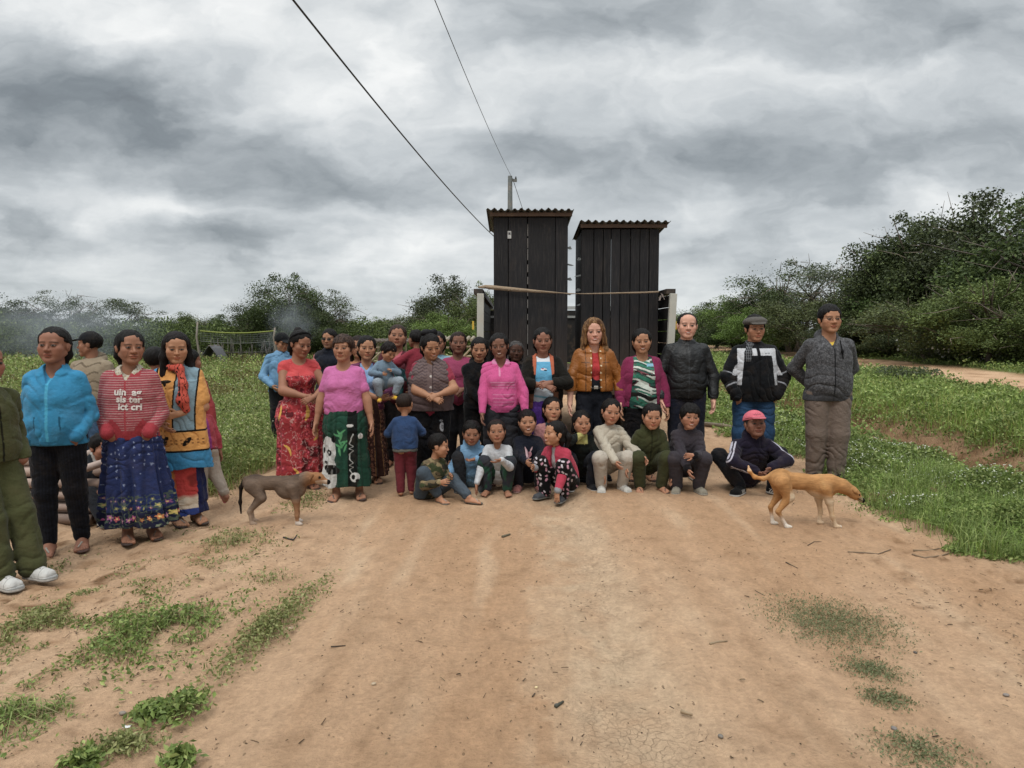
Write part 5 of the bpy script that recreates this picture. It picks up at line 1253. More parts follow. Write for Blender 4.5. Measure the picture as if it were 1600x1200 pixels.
BP(dict(id='oldman', px=1180, top=640, d=6.75, yaw=2, kind='m', hs=1.12, H=1.5, w=1.0, skin='dark', old=1, eye=.6, hair='crop', hcol='#3a3634', smile=.5, cap=('cap', '#cf5668', '#cf5a6c', 'script'), feet='shoe', fcol=('#0e0f10', '#c0bcb4'), stripes3=1, label='old man in pink cap and dark purple hoodie with white sleeve stripes, crouching', pose='crouch',
  p=dict(head=(-4, -12, 0), pel=.12, fL=(.11, -.17, 0, 25), fR=(-.10, -.17, 0, -40), kL=(.7, -1, .5), kR=(-.7, -1, .5), hR=(-.05, -.30, .17), hL=(.04, -.30, .19), eL=(1, -.2, -.1), eR=(-1, -.2, -.1), dR=(.7, -.4, -.6), dL=(-.7, -.4, -.4), lean=26, bend=14),
  clothes=[PT('#111319', fit=.1), T('hoodie', old_hood, fit=.2, inf=.012, collar='hood', mat='fleece', hm=.7)]))
rng = np.random.RandomState(11)
# ---------------------------------------------------------------- world: overcast sky
def build_world():
    t = NT('World', True); geo = t.n('TexCoord').outputs['Generated']
    sep = t.n('SeparateXYZ', i={0: geo}); X, Y, Z = sep.outputs
    zz = t.math('ADD', t.math('MAXIMUM', Z, 0.0), .10)
    P = t.n('CombineXYZ', i={0: t.math('DIVIDE', X, zz), 1: t.math('DIVIDE', Y, zz), 2: 0.0}).outputs[0]
    n1 = t.noise(t.map(P, (1.0, .75, 1), (3.1, 1.7, 0)), 1.25, 7, .55, .3)
    n2 = t.noise(t.map(P, (1, .8, 1), (9, 4, 0)), 2.6, 6, .55, .25)
    yy = t.math('MAXIMUM', Y, .08); a = t.math('DIVIDE', X, yy); b = t.math('DIVIDE', Z, yy)
    # warp so that the cloud banks get torn edges
    w = t.n('TexNoise', i={'Vector': t.n('CombineXYZ', i={0: t.math('MULTIPLY', a, 1.0), 1: t.math('MULTIPLY', b, 1.8), 2: 0.0}).outputs[0], 'Scale': 5.5, 'Detail': 5.0, 'Roughness': .55}).outputs['Color']
    ws = t.n('SeparateColor', i={0: w}); a = t.math('ADD', a, t.math('MULTIPLY', t.math('SUBTRACT', ws.outputs[0], .5), .30)); b = t.math('ADD', b, t.math('MULTIPLY', t.math('SUBTRACT', ws.outputs[1], .5), .13))
    n3 = t.n('TexNoise', i={'Vector': t.n('CombineXYZ', i={0: a, 1: t.math('MULTIPLY', b, 1.9), 2: .7}).outputs[0], 'Scale': 3.6, 'Detail': 7.0, 'Roughness': .53, 'Distortion': .2}).outputs[0]
    tot = t.math('MULTIPLY', t.math('SUBTRACT', n3, .5), 1.3)
    for (px, py, sx, sy, amp) in SKYB:
        da = t.math('MULTIPLY', t.math('SUBTRACT', a, (px - 800) / 1100), 1100 / sx); db = t.math('MULTIPLY', t.math('SUBTRACT', b, (520 - py) / 1100), 1100 / sy)
        g = t.math('MULTIPLY', t.math('EXPONENT', t.math('MULTIPLY', t.math('ADD', t.math('MULTIPLY', da, da), t.math('MULTIPLY', db, db)), -1.0)), amp)
        tot = t.math('MULTIPLY_ADD', g, 1.25, tot)
    val = t.math('ADD', t.math('ADD', t.math('MULTIPLY', t.math('SUBTRACT', n1, .5), .30), t.math('MULTIPLY', t.math('SUBTRACT', n2, .5), .22)), t.math('ADD', tot, .64))
    c = t.ramp(val, [(0, hx('#656a6f')), (.20, hx('#7b8287')), (.42, hx('#9da3a7')), (.60, hx('#b8bdc0')), (.80, hx('#d2d5d6')), (1, hx('#e8e9e8'))])
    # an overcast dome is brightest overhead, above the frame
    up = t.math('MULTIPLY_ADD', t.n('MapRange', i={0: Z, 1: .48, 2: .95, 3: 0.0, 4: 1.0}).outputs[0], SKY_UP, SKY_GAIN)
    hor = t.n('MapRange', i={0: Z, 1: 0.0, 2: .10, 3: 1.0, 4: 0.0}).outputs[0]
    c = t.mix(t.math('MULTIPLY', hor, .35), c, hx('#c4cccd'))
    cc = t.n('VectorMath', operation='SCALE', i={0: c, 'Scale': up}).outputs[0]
    sky = t.n('TexSky', sky_type='NISHITA', sun_disc=False, sun_elevation=math.radians(SUN_EL), sun_rotation=math.radians(SUN_AZ))
    sk = t.n('VectorMath', operation='SCALE', i={0: sky.outputs[0], 'Scale': .9}).outputs[0]
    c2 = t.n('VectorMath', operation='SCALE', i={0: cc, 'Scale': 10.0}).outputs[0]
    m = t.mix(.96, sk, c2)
    bg = t.n('Background', i={0: m, 1: .1})
    o = t.t.nodes.new('ShaderNodeOutputWorld'); t.t.links.new(bg.outputs[0], o.inputs[0])
SKYB = [(80, 170, 190, 95, -.34), (215, 165, 110, 65, -.16), (350, 225, 150, 75, -.22), (470, 265, 150, 45, -.20), (60, 350, 120, 30, -.16), (590, 290, 110, 35, -.12), (330, 380, 160, 25, -.12),
        (850, 240, 190, 45, -.16), (1150, 215, 220, 60, -.18), (1000, 40, 320, 40, -.12), (1350, 260, 200, 35, -.10), (1500, 190, 150, 60, -.10), (1400, 60, 250, 50, -.05), (560, 20, 120, 25, -.10),
        (330, 50, 230, 50, .22), (180, 20, 160, 40, .16), (620, 130, 120, 60, .16), (280, 330, 120, 22, .16), (930, 110, 130, 50, .10), (640, 410, 160, 45, .16), (180, 410, 160, 25, .12), (1060, 330, 120, 30, .08), (1180, 120, 200, 25, .06), (440, 345, 160, 16, .12)]
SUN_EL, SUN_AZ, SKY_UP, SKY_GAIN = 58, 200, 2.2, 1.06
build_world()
sun = bpy.data.lights.new('sun', 'SUN'); sun.energy = 1.5; sun.angle = math.radians(22); sun.color = (1, .965, .91)
so = add_obj('sun', sun); so.rotation_euler = (math.radians(90 - SUN_EL), 0, math.radians(180 - SUN_AZ)); so['kind'] = 'structure'
# ---------------------------------------------------------------- ground sheet
def veg_mask(x, y):
    """0 bare soil .. 1 grown over"""
    P = np.stack([x, y, 0 * x], 1); n = fbm(P, .8, 4, 3) - .5; n2 = fbm(P, 3.2, 3, 9) - .5
    er = edge_r(y) + n * .8 + n2 * .5 - .55 * np.clip(6.3 - y, 0, 3) * 0
    el = edge_l(y) + n * .9 + n2 * .5
    r = np.clip((x - er) / .25, 0, 1)
    l = np.clip((el - x) / .3, 0, 1) * np.clip((y - (6.7 + n * 1.4 + n2)) / .35, 0, 1)
    fr = 1 - np.clip((2.1 - np.abs(x - farroad(y)) + n * 1.6) / .4, 0, 1) * (y > 9)
    # bare earth on the ditch's far bank
    di = np.clip(1 - np.hypot((x - 6.25 + n2) / .95, np.clip(7.2 - y, 0, 9) / 1.5 + np.clip(y - 12, 0, 9) / 2.5), 0, 1) * 2.2
    return np.clip(np.maximum(r, l) * fr - np.clip(di, 0, 1) * .93, 0, 1)
def build_ground():
    ys = [-14., -8, -4, -1.5]; y = 0.; 
    while y < 700: ys.append(y); y += max(.032, .0125 * y if y < 25 else .03 * y)
    xs = [0.]; x = 0.
    while x < 500: x += .034 if x < 3.6 else max(.034, .034 + (x - 3.6) * .035); xs.append(x)
    xs = A([-v for v in xs[:0:-1]] + xs); ys = A(ys)
    Xg, Yg = np.meshgrid(xs, ys); x = Xg.ravel(); y = Yg.ravel(); P = np.stack([x, y, 0 * x], 1)
    z = gz_arr(x, y); near = np.clip((16 - y) / 8, 0, 1) * (np.abs(x) < 16)
    n = fbm(P, A([1.1, .8, 1]), 4, 2) - .5; m = fbm(P, 7, 3, 5) - .5; f_ = fbm(P, 22, 2, 8) - .5; g_ = noise(P, 34, 3) - .5
    v = veg_mask(x, y); side = np.clip((np.abs(x - .4) - 1.7) / 1.4, 0, 1)
    z = z + near * (n * .06 + m * (.014 + .040 * side) + f_ * (.008 + .026 * side) + g_ * (.004 + .012 * side)) + v * near * .02
    rut = np.exp(-((x - .47 - .05 * np.sin(y * .7)) / .20) ** 2) + np.exp(-((x + 1.15 + .06 * np.sin(y * .5)) / .24) ** 2)
    z = z - (.022 + .012 * (fbm(P, A([9, 3, 1]), 2, 77) - .5)) * rut * near
    for (px, dd) in FEET: z = z
    # colour of the soil itself
    q = fbm(P, A([1.5, .38, 1]), 5, 21); q2 = fbm(P, A([6, 1.1, 1]), 4, 31); q3 = fbm(P, 9, 3, 41)
    tan_ = hx('#bb9b7d'); red = hx('#ae8c6d'); pale = hx('#c9af92'); grey = hx('#c0a88c')
    C = np.tile(tan_, (len(x), 1))
    mixp = lambda C, m_, k: C * (1 - np.clip(m_, 0, 1)[:, None]) + k * np.clip(m_, 0, 1)[:, None]
    C = mixp(C, (q - .42) * 4, red); C = mixp(C, (q2 - .56) * 2.2 * (1 - side * .5), pale)
    strip = np.exp(-((x - .50 - .05 * np.sin(y * .7) + (q3 - .5) * .35 + .06 * (q2 - .5)) / .24) ** 2)
    C = mixp(C, strip * (.55 + (q3 - .5)), grey); C = mixp(C, np.exp(-((x - .16 + (q3 - .5) * .3) / .10) ** 2) * .35 * (q2 > .45), pale)
    for xc, w_ in ((-.55, .10), (-.85, .07), (1.15, .09), (1.6, .12), (-1.4, .12)):
        C = mixp(C, np.exp(-((x - xc - .07 * np.sin(y * .6 + xc) + (q3 - .5) * .12) / w_) ** 2) * (q2 - .25) * 1.5, red * .88)
    C = mixp(C, (fbm(P, 13, 3, 51) - .6) * 5 * (.3 + side), hx('#7c5f45'))
    C = mixp(C, (q3 - .55) * 3 * side, hx('#947253'))
    C = mixp(C, v * .9, hx('#5e4d33')); C = mixp(C, v * np.clip((y - 14) / 12, 0, 1), hx('#5c6236'))
    di = np.clip(1 - np.abs(x - 6.2) / 1.3, 0, 1) * (y > 5) * (y < 40); C = mixp(C, di * 1.2, hx('#6c5038'))
    nx, ny = len(xs), len(ys); i = np.arange(nx * ny).reshape(ny, nx)
    F = np.stack([i[:-1, :-1], i[:-1, 1:], i[1:, 1:], i[1:, :-1]], -1).reshape(-1, 4)
    t = NT('dirt'); oc = t.n('TexCoord').outputs['Object']; c = t.n('VertexColor', layer_name='Col').outputs[0]
    sx = t.n('SeparateXYZ', i={0: oc}); X_ = sx.outputs[0]; Y_ = sx.outputs[1]
    a = t.noise(oc, 42, 8, .68); b = t.noise(t.map(oc, (1, .5, 1)), 14, 6, .7); d = t.noise(oc, 120, 4, .7)
    v1 = t.math('MULTIPLY_ADD', a, .80, .60); v2 = t.math('MULTIPLY_ADD', b, .70, .66); v3 = t.math('MULTIPLY', v1, v2)
    cc = t.mix(1.0, c, t.n('CombineXYZ', i={0: v3, 1: v3, 2: v3}).outputs[0], 'MULTIPLY')
    # crumbs and specks
    vo = t.n('TexVoronoi', feature='F1', i={'Vector': t.map(oc, (1, .6, .6)), 'Scale': 30.0, 'Randomness': 1.0})
    sp = t.math('MULTIPLY', t.math('LESS_THAN', vo.outputs['Distance'], .17), t.math('GREATER_THAN', t.noise(oc, 3, 4, .7), .54))
    cc = t.mix(t.math('MULTIPLY', sp, .6), cc, (.13, .085, .05))
    # dried mud cracks down the worn strip
    wv = t.n('VectorMath', operation='ADD', i={0: oc, 1: t.n('VectorMath', operation='SCALE', i={0: t.n('TexNoise', i={'Vector': oc, 'Scale': 9.0, 'Detail': 4.0}).outputs['Color'], 'Scale': .12}).outputs[0]}).outputs[0]
    ve = t.n('TexVoronoi', feature='DISTANCE_TO_EDGE', i={'Vector': t.map(wv, (1, 1, 0)), 'Scale': 27.0}).outputs['Distance']
    st = t.math('MULTIPLY', t.math('SUBTRACT', X_, .52), 3.0); st = t.math('EXPONENT', t.math('MULTIPLY', t.math('MULTIPLY', st, st), -1.0))
    cr = t.math('MULTIPLY', t.n('MapRange', i={0: ve, 1: .0, 2: .035, 3: 1.0, 4: 0.0}).outputs[0], t.math('MULTIPLY', st, t.math('SUBTRACT', t.math('MULTIPLY', t.noise(oc, 2.2, 5, .65), 3.4), 1.25, clamp=True)), clamp=True)
    cc = t.mix(t.math('MULTIPLY', cr, .22), cc, (.22, .15, .10))
    hgt = t.math('ADD', t.math('ADD', t.math('MULTIPLY', a, .8), t.math('MULTIPLY', d, .35)), t.math('ADD', t.math('MULTIPLY', sp, .5), t.math('MULTIPLY', cr, -.3)))
    bm = t.bump(hgt, 1.0, .028)
    m = t.out(t.princ(Base_Color=cc, Roughness=.95, Normal=bm, Specular_IOR_Level=.12))
    g = add_obj('ground', new_mesh('ground', np.stack([x, y, z], 1), F, [m], C)); g['kind'] = 'structure'
    return g
FEET = []
build_ground()
# ---------------------------------------------------------------- leaf and blade clouds
def leaf_mat(name, base, var=.35, rough=.6, trans=.25, objrand=0.0):
    t = NT(name); c = t.n('VertexColor', layer_name='Col').outputs[0]
    cc = c
    if objrand:
        r = t.n('ObjectInfo').outputs['Random']; hs = t.n('HueSaturation', i={'Hue': t.math('MULTIPLY_ADD', r, .03, .485), 'Saturation': t.math('MULTIPLY_ADD', r, .25, .85), 'Value': t.math('MULTIPLY_ADD', r, objrand, 1 - objrand / 2), 'Fac': 1.0, 'Color': c}).outputs[0]; cc = hs
    p = t.princ(Base_Color=cc, Roughness=rough, Specular_IOR_Level=.25)
    tr = t.n('BsdfTranslucent', i={'Color': cc}).outputs[0]
    return t.out(t.n('MixShader', i={0: trans, 1: p, 2: tr}).outputs[0])
LEAF = leaf_mat('leaves', None); TREELEAF = leaf_mat('tree_leaves', None, objrand=.4, trans=.18)
def rand_dirs(n, up=.0, r=rng):
    v = r.normal(size=(n, 3)); v[:, 2] = v[:, 2] + up; return v / (np.linalg.norm(v, axis=1)[:, None] + 1e-9)
def cards(C, size, N=None, col=None, asp=.55, r=rng):
    """pointed leaf quads at C, long axis random in plane; size (n,)"""
    n = len(C); N = rand_dirs(n, .35, r) if N is None else N
    t = np.cross(N, rand_dirs(n, 0, r)); t /= np.linalg.norm(t, axis=1)[:, None] + 1e-9; b = np.cross(N, t)
    s = np.asarray(size).reshape(-1, 1)
    V = np.stack([C - t * s, C - b * s * asp + N * s * .12, C + t * s, C + b * s * asp + N * s * .12], 1).reshape(-1, 3)
    F = np.arange(n * 4).reshape(n, 4)
    return V, F, np.repeat(col, 4, 0) if col is not None else None
def blades(B, h, w, lean, col, r=rng):
    """bent tapering grass blades: 5 points, 1 quad + 1 tri folded to 2 quads"""
    n = len(B); a = r.rand(n) * 2 * math.pi; d = np.stack([np.cos(a), np.sin(a), 0 * a], 1); s = np.stack([-np.sin(a), np.cos(a), 0 * a], 1)
    h = np.asarray(h).reshape(-1, 1); w = np.asarray(w).reshape(-1, 1); L = np.asarray(lean).reshape(-1, 1); up = A([0, 0, 1.])
    p1 = B + up * h * .55 + d * L * h * .25; p2 = B + up * h * (1 - .35 * L) + d * L * h * .9
    V = np.stack([B - s * w, B + s * w, p1 + s * w * .8, p1 - s * w * .8, p2 + s * w * .12, p2 - s * w * .12], 1).reshape(-1, 3)
    k = np.arange(n)[:, None] * 6; F = np.concatenate([k + A([0, 1, 2, 3]), k + A([3, 2, 4, 5])])
    return V, F, np.repeat(col, 6, 0)
def merge(parts):
    V = []; F = []; C = []; o = 0
    for v, f, c in parts: V.append(v); F.append(f + o); C.append(c); o += len(v)
    return np.concatenate(V), np.concatenate(F), np.concatenate(C)
def colvar(n, cols, r=rng, j=.25):
    cols = A([hx(c) for c in cols]); k = cols[r.randint(len(cols), size=n)]; return k * (1 - j / 2 + j * r.rand(n, 1))
def on_screen(x, y, pad=80):
    u = 800 + x / y * 1100; return (u > -pad) & (u < 1600 + pad)
def field(n, y0, y1, xlo, xhi, r=rng, pw=1.0):
    """points spread so that density falls with distance"""
    a = r.rand(n); y = (y0 ** -pw + a * (y1 ** -pw - y0 ** -pw)) ** (-1 / pw)
    x = xlo(y) + r.rand(n) * (xhi(y) - xlo(y)); return x, y
def add_stuff(name, parts, mat, label=None):
    V, F, C = merge(parts); o = add_obj(name, new_mesh(name, V, F, [mat], C, smooth=False)); o['kind'] = 'stuff'
    if label: o['label'] = label
    return o
GREENS = ['#66793c', '#758746', '#869455', '#5c6d38', '#97a263', '#72834b']
OLIVE = ['#757a48', '#878a58', '#666c40', '#9a9a6a', '#7e8250']
def meadow():
    parts = []
    xl = lambda y: -y * .80 - 1; xh = lambda y: 0 * y - 1.6
    # leafy weeds
    x, y = field(210000, 6.3, 60, xl, xh, pw=.9); P = np.stack([x, y, 0 * x], 1); v = veg_mask(x, y); k = (rng.rand(len(x)) < v * 1.0) & on_screen(x, y) & ~((x > -2.2) & (y > 9) & (y < 60) & (x > edge_l(y) + .0))
    x, y, P = x[k], y[k], P[k]; hg = .05 + .75 * np.clip(fbm(P, 1.1, 3, 5) - .34, 0, 1) ** 1.0 + .20 * np.clip((y - 7.5) / 5, 0, 1) * fbm(P, .45, 2, 15)
    hg *= 1.25 * np.clip((edge_l(y) - x) / .8 + .25, .25, 1); z = gz_arr(x, y) + hg * rng.rand(len(x)) ** .55
    s = (.013 + .010 * rng.rand(len(x))) * np.clip(y / 9, .85, 5) ** .9
    tone = fbm(P, 1.6, 3, 33)[:, None]; c = colvar(len(x), GREENS + OLIVE) * (.45 + 1.35 * tone)
    dry = (fbm(P, .5, 3, 60) > .57); c[dry] = colvar(int(dry.sum()), ['#6a6238', '#7a7048', '#55502c'])
    parts.append(cards(np.stack([x, y, z], 1), s, None, c))
    x, y = field(90000, 6.2, 40, xl, xh, pw=1.2); P = np.stack([x, y, 0 * x], 1); v = veg_mask(x, y); k = (rng.rand(len(x)) < v * .95) & on_screen(x, y); x, y = x[k], y[k]
    h = (.10 + .22 * rng.rand(len(x)) ** 2) * (1 + .5 * (y > 9)); parts.append(blades(np.stack([x, y, gz_arr(x, y) - .01], 1), h, .0028 * np.clip(y / 7, 1, 4), rng.rand(len(x)) * 1.2, colvar(len(x), GREENS + ['#8a9a5a', '#94925c'])))
    # small pale flower heads
    x, y = field(3000, 7, 30, xl, xh); v = veg_mask(x, y); k = (v > .8) & on_screen(x, y); x, y = x[k], y[k]
    parts.append(cards(np.stack([x, y, gz_arr(x, y) + .3 + .15 * rng.rand(len(x))], 1), .010 * np.clip(y / 9, 1, 3), None, colvar(len(x), ['#b8b48e', '#c2c0a8'])))
    return parts
add_stuff('meadow_grass', meadow(), LEAF, 'weedy green meadow left of the dirt road')
def verge():
    parts = []
    xl = lambda y: 2.2 + 0 * y; xh = lambda y: np.minimum(y * .80 + 1.0, 60)
    x, y = field(260000, 3.9, 60, xl, xh, pw=1.15); P = np.stack([x, y, 0 * x], 1); v = veg_mask(x, y); k = (rng.rand(len(x)) < v) & on_screen(x, y); x, y, P = x[k], y[k], P[k]
    hg = (.04 + .62 * np.clip(fbm(P, 1.6, 3, 75) - .33, 0, 1)) * np.clip((x - edge_r(y)) / .6 + .2, .2, 1); hg = np.where(x > 7, hg * 1.3, hg)
    z = gz_arr(x, y) + hg * rng.rand(len(x)) ** .55; s = (.013 + .011 * rng.rand(len(x))) * np.clip(y / 7, .8, 5) ** .9
    c = colvar(len(x), GREENS) * (.4 + 1.3 * fbm(P, 2.2, 3, 80)[:, None]); parts.append(cards(np.stack([x, y, z], 1), s, None, c))
    x, y = field(120000, 3.9, 45, xl, xh, pw=1.1); P = np.stack([x, y, 0 * x], 1); v = veg_mask(x, y); tall = (x > 6.9) & (x < 11.5)
    k = (rng.rand(len(x)) < v * np.where(tall, 1, .45)) & on_screen(x, y); x, y, tall = x[k], y[k], tall[k]
    h = np.where(tall, .16 + .24 * rng.rand(len(x)), .08 + .16 * rng.rand(len(x))); c = colvar(len(x), GREENS + ['#7f9a45']); c[tall] = colvar(int(tall.sum()), ['#7d9442', '#8b9c50', '#6a8638', '#98985a'])
    parts.append(blades(np.stack([x, y, gz_arr(x, y) - .01], 1), h, .0026 * np.clip(y / 6, 1, 4), rng.rand(len(x)) * 1.3, c))
    # dry stalks hanging down the ditch bank
    x = 5.6 + rng.rand(5000) * 1.9; y = 6 + rng.rand(5000) * 14; parts.append(blades(np.stack([x, y, gz_arr(x, y) - .01], 1), .06 + .16 * rng.rand(5000), .003 + 0 * x, 1.0 + rng.rand(5000) * .8, colvar(5000, ['#8a7452', '#6f5a3e', '#a08b62'])))
    return parts
add_stuff('verge_grass', verge(), LEAF, 'low leafy green verge right of the dirt road')
def white_flowers():
    x, y = field(7000, 4.5, 16, lambda y: 3 + 0 * y, lambda y: 5.6 + 0 * y, pw=.8); P = np.stack([x, y, 0 * x], 1); v = veg_mask(x, y)
    k = (v > .85) & (fbm(P, 1.1, 3, 90) > .50) & on_screen(x, y); x, y, P = x[k], y[k], P[k]; hg = .04 + .62 * np.clip(fbm(P, 1.6, 3, 75) - .33, 0, 1)
    n = len(x); return [cards(np.stack([x, y, gz_arr(x, y) + hg + .015 * rng.rand(n)], 1), .0065 + .003 * rng.rand(n), rand_dirs(n, 3), colvar(n, ['#d8d8cc', '#c8ccb8']), .9)]
add_stuff('white_flowers', white_flowers(), LEAF, 'tiny white flowers dotting the verge at right')
# ---------------------------------------------------------------- foreground weeds
def weed(name, px, py, rx, ry, n, hmax, label, cols=GREENS, grass=.5, leaf=.011, rot=0.0, group='weed clumps on the bare foreground soil'):
    c = on_ground(px, py); r = np.random.RandomState(int(px * 7 + py)); sx = rx / 1100 * c[1]; sy = abs(on_ground(px, py - ry)[1] - on_ground(px, py + ry)[1]) / 2
    q = r.normal(size=(n, 2)) * .62; q = q[np.hypot(q[:, 0], q[:, 1]) < 1.7]; a = rot; q = A([[math.cos(a), -math.sin(a)], [math.sin(a), math.cos(a)]]) @ (q * A([sx, sy])).T; x, y = q
    P = np.stack([x + c[0], y + c[1], 0 * x], 1); k = (fbm(P, 6.5, 3, 2) > (.46 + .10 * r.rand(len(x)))) | (rx < 50) | (name == 'grass_patch'); x, y, P = x[k], y[k], P[k]; n = len(x)
    e = np.clip(1.15 - np.hypot(x / sx, y / sy), .15, 1); bz = gz_arr(P[:, 0], P[:, 1]) + fbmz(P[:, 0], P[:, 1]); hh = hmax * e * (.25 + 1.4 * fbm(P, 9, 2, 5))
    m = r.rand(n) < grass; parts = []
    B = np.stack([x, y, bz], 1)
    if m.any(): parts.append(blades(B[m] - A([0, 0, .004]), hh[m] * (.6 + .8 * r.rand(m.sum())), .0022 + .0012 * r.rand(m.sum()), .6 + r.rand(m.sum()) * 1.8, colvar(int(m.sum()), cols + ['#7d8a52', '#8c8560', '#7a6c4c'], r, .5), r))
    m = ~m
    if m.any():
        L = np.repeat(B[m], 2, 0) + r.normal(size=(m.sum() * 2, 3)) * A([.018, .018, 0]); L[:, 2] += np.repeat(hh[m], 2) * r.rand(m.sum() * 2) ** .8 * .9 + .006
        parts.append(cards(L, leaf * (.6 + .7 * r.rand(len(L))), rand_dirs(len(L), .9, r), colvar(len(L), cols, r, .4), .5, r))
        st = B[m][::3]; parts.append(blades(st - A([0, 0, .003]), hh[m][::3] * .9, .0016 + 0 * st[:, 0], .3 + 0 * st[:, 0], colvar(len(st), ['#5a4a34', '#55602f'], r), r))
    V, F, C = merge(parts); o = add_obj(name, new_mesh(name, V, F, [LEAF], C, smooth=False)); o.location = (c[0], c[1], 0)
    tag(o, label, 'weeds', group); return o
def fbmz(x, y):
    P = np.stack([x, y, 0 * x], 1); n = fbm(P, A([1.1, .8, 1]), 4, 2) - .5; m = fbm(P, 7, 3, 5) - .5; side = np.clip((np.abs(x - .4) - 1.7) / 1.4, 0, 1)
    near = np.clip((16 - y) / 8, 0, 1) * (np.abs(x) < 16)
    return near * (n * .06 + m * (.014 + .040 * side))
for w_ in [('weed_patch', 235, 990, 120, 55, 2900, .10, 'widest green weed patch on the bare soil at left foreground', GREENS, .5, .013), ('weed_patch', 60, 975, 90, 60, 1900, .06, 'straggly weed patch by the left edge below the white sneakers', OLIVE, .3),
           ('weed_patch', 425, 978, 30, 66, 1150, .055, 'narrow strip of dull green weeds running up the slope, right of the widest patch', OLIVE, .15, .011, -.12), ('weed_patch', 45, 1110, 95, 70, 1900, .07, 'grassy weed patch in the lower left corner', GREENS, .8),
           ('weed_clump', 232, 1118, 18, 14, 150, .08, 'small broad leaved weed beside the white paper scrap', GREENS, .0, .017), ('weed_clump', 288, 1110, 26, 20, 260, .085, 'broad leaved weed clump with a brown twig through it', GREENS, .05, .015),
           ('weed_clump', 190, 1165, 55, 20, 520, .05, 'flat grassy weed near the bottom edge at left', OLIVE, .6), ('weed_clump', 280, 1192, 16, 10, 120, .06, 'tiny broad leaved weed cut by the bottom edge', GREENS, 0, .018), ('weed_clump', 130, 1195, 25, 12, 160, .06, 'small leafy weed at the bottom edge near the corner', GREENS, .1, .015),
           ('weed_clump', 370, 850, 60, 22, 800, .07, 'thin grassy weeds in front of the grey dog', OLIVE, .6), ('weed_clump', 260, 900, 90, 30, 700, .04, 'sparse dry weeds between the widest patch and the woman in the blue skirt', OLIVE, .4),
           ('weed_clump', 480, 785, 30, 14, 380, .07, 'small weed beside the front legs of the grey dog', OLIVE, .2), ('weed_clump', 150, 940, 70, 30, 900, .05, 'thin weeds just right of the white sneakers', OLIVE, .3),
           ('grass_patch', 1300, 970, 80, 32, 3400, .006, 'flat creeping green patch on the road at right, the largest of a line', ['#6c7350', '#7a7c5a', '#85805f'], .15, .006, -.5), ('grass_patch', 1360, 1045, 40, 15, 700, .010, 'flat creeping patch on the road just below the largest one', ['#6c7350', '#7a7c5a'], .15, .006, -.4),
           ('grass_patch', 1383, 1090, 32, 14, 450, .010, 'third small creeping patch down the line at right', ['#6c7350', '#7a7c5a'], .15, .006, -.4), ('grass_patch', 1440, 1170, 60, 28, 800, .010, 'creeping patch at the bottom edge at right', ['#6c7350', '#7a7c5a'], .15, .006, -.4),
           ('weed_clump', 1400, 800, 60, 16, 700, .05, 'low weeds spilling onto the road below the tan dog', GREENS, .3),
           ('weed_clump', 330, 835, 60, 14, 260, .035, 'dry sparse weeds left of the dark forked twig', OLIVE, .5), ('weed_clump', 420, 905, 40, 12, 160, .03, 'wispy dry weeds above the narrow strip', OLIVE, .5), ('weed_clump', 110, 880, 50, 14, 300, .04, 'thin grass behind the white sneakers', OLIVE, .5)]:
    weed(*w_)
# ---------------------------------------------------------------- litter of twigs, crumbs, dead leaves
def litter():
    n = 9000; x, y = field(n, 1.9, 9, lambda y: -y * .8, lambda y: y * .8, pw=.7); P = np.stack([x, y, 0 * x], 1)
    side = np.clip((np.abs(x - .4) - .9) / 1.6, .10, 1); k = (rng.rand(n) < side * (fbm(P, 1.6, 3, 14) > .47)) | (rng.rand(n) < .07); x, y = x[k], y[k]; n = len(x)
    z = gz_arr(x, y) + fbmz(x, y) + .006; B = np.stack([x, y, z], 1)
    a = rng.rand(n) * math.pi; d = np.stack([np.cos(a), np.sin(a), .15 * rng.randn(n)], 1); s = np.stack([-np.sin(a), np.cos(a), 0 * a], 1); L = (.003 + .015 * rng.rand(n) ** 3)[:, None]; w = (.0013 + .0022 * rng.rand(n))[:, None]; up = A([0, 0, 1.])
    V = np.stack([B - d * L - s * w, B - d * L + s * w, B + d * L + s * w * .5, B + d * L - s * w * .5, B + up * w * 1.4 - d * L * .6, B + up * w * 1.4 + d * L * .6], 1).reshape(-1, 3)
    i = np.arange(n)[:, None] * 6; F = np.concatenate([i + A(q) for q in ((0, 1, 2, 3), (0, 4, 5, 3), (1, 4, 5, 2))])
    c = colvar(n, ['#5f4c39', '#6c5640', '#4c3d2e', '#7d6950', '#8c785c'], j=.5)
    return [(V, F, np.repeat(c, 6, 0))]
add_stuff('leaf_litter', litter(), M('cloth'), 'small twigs and dead leaves scattered over the soil')
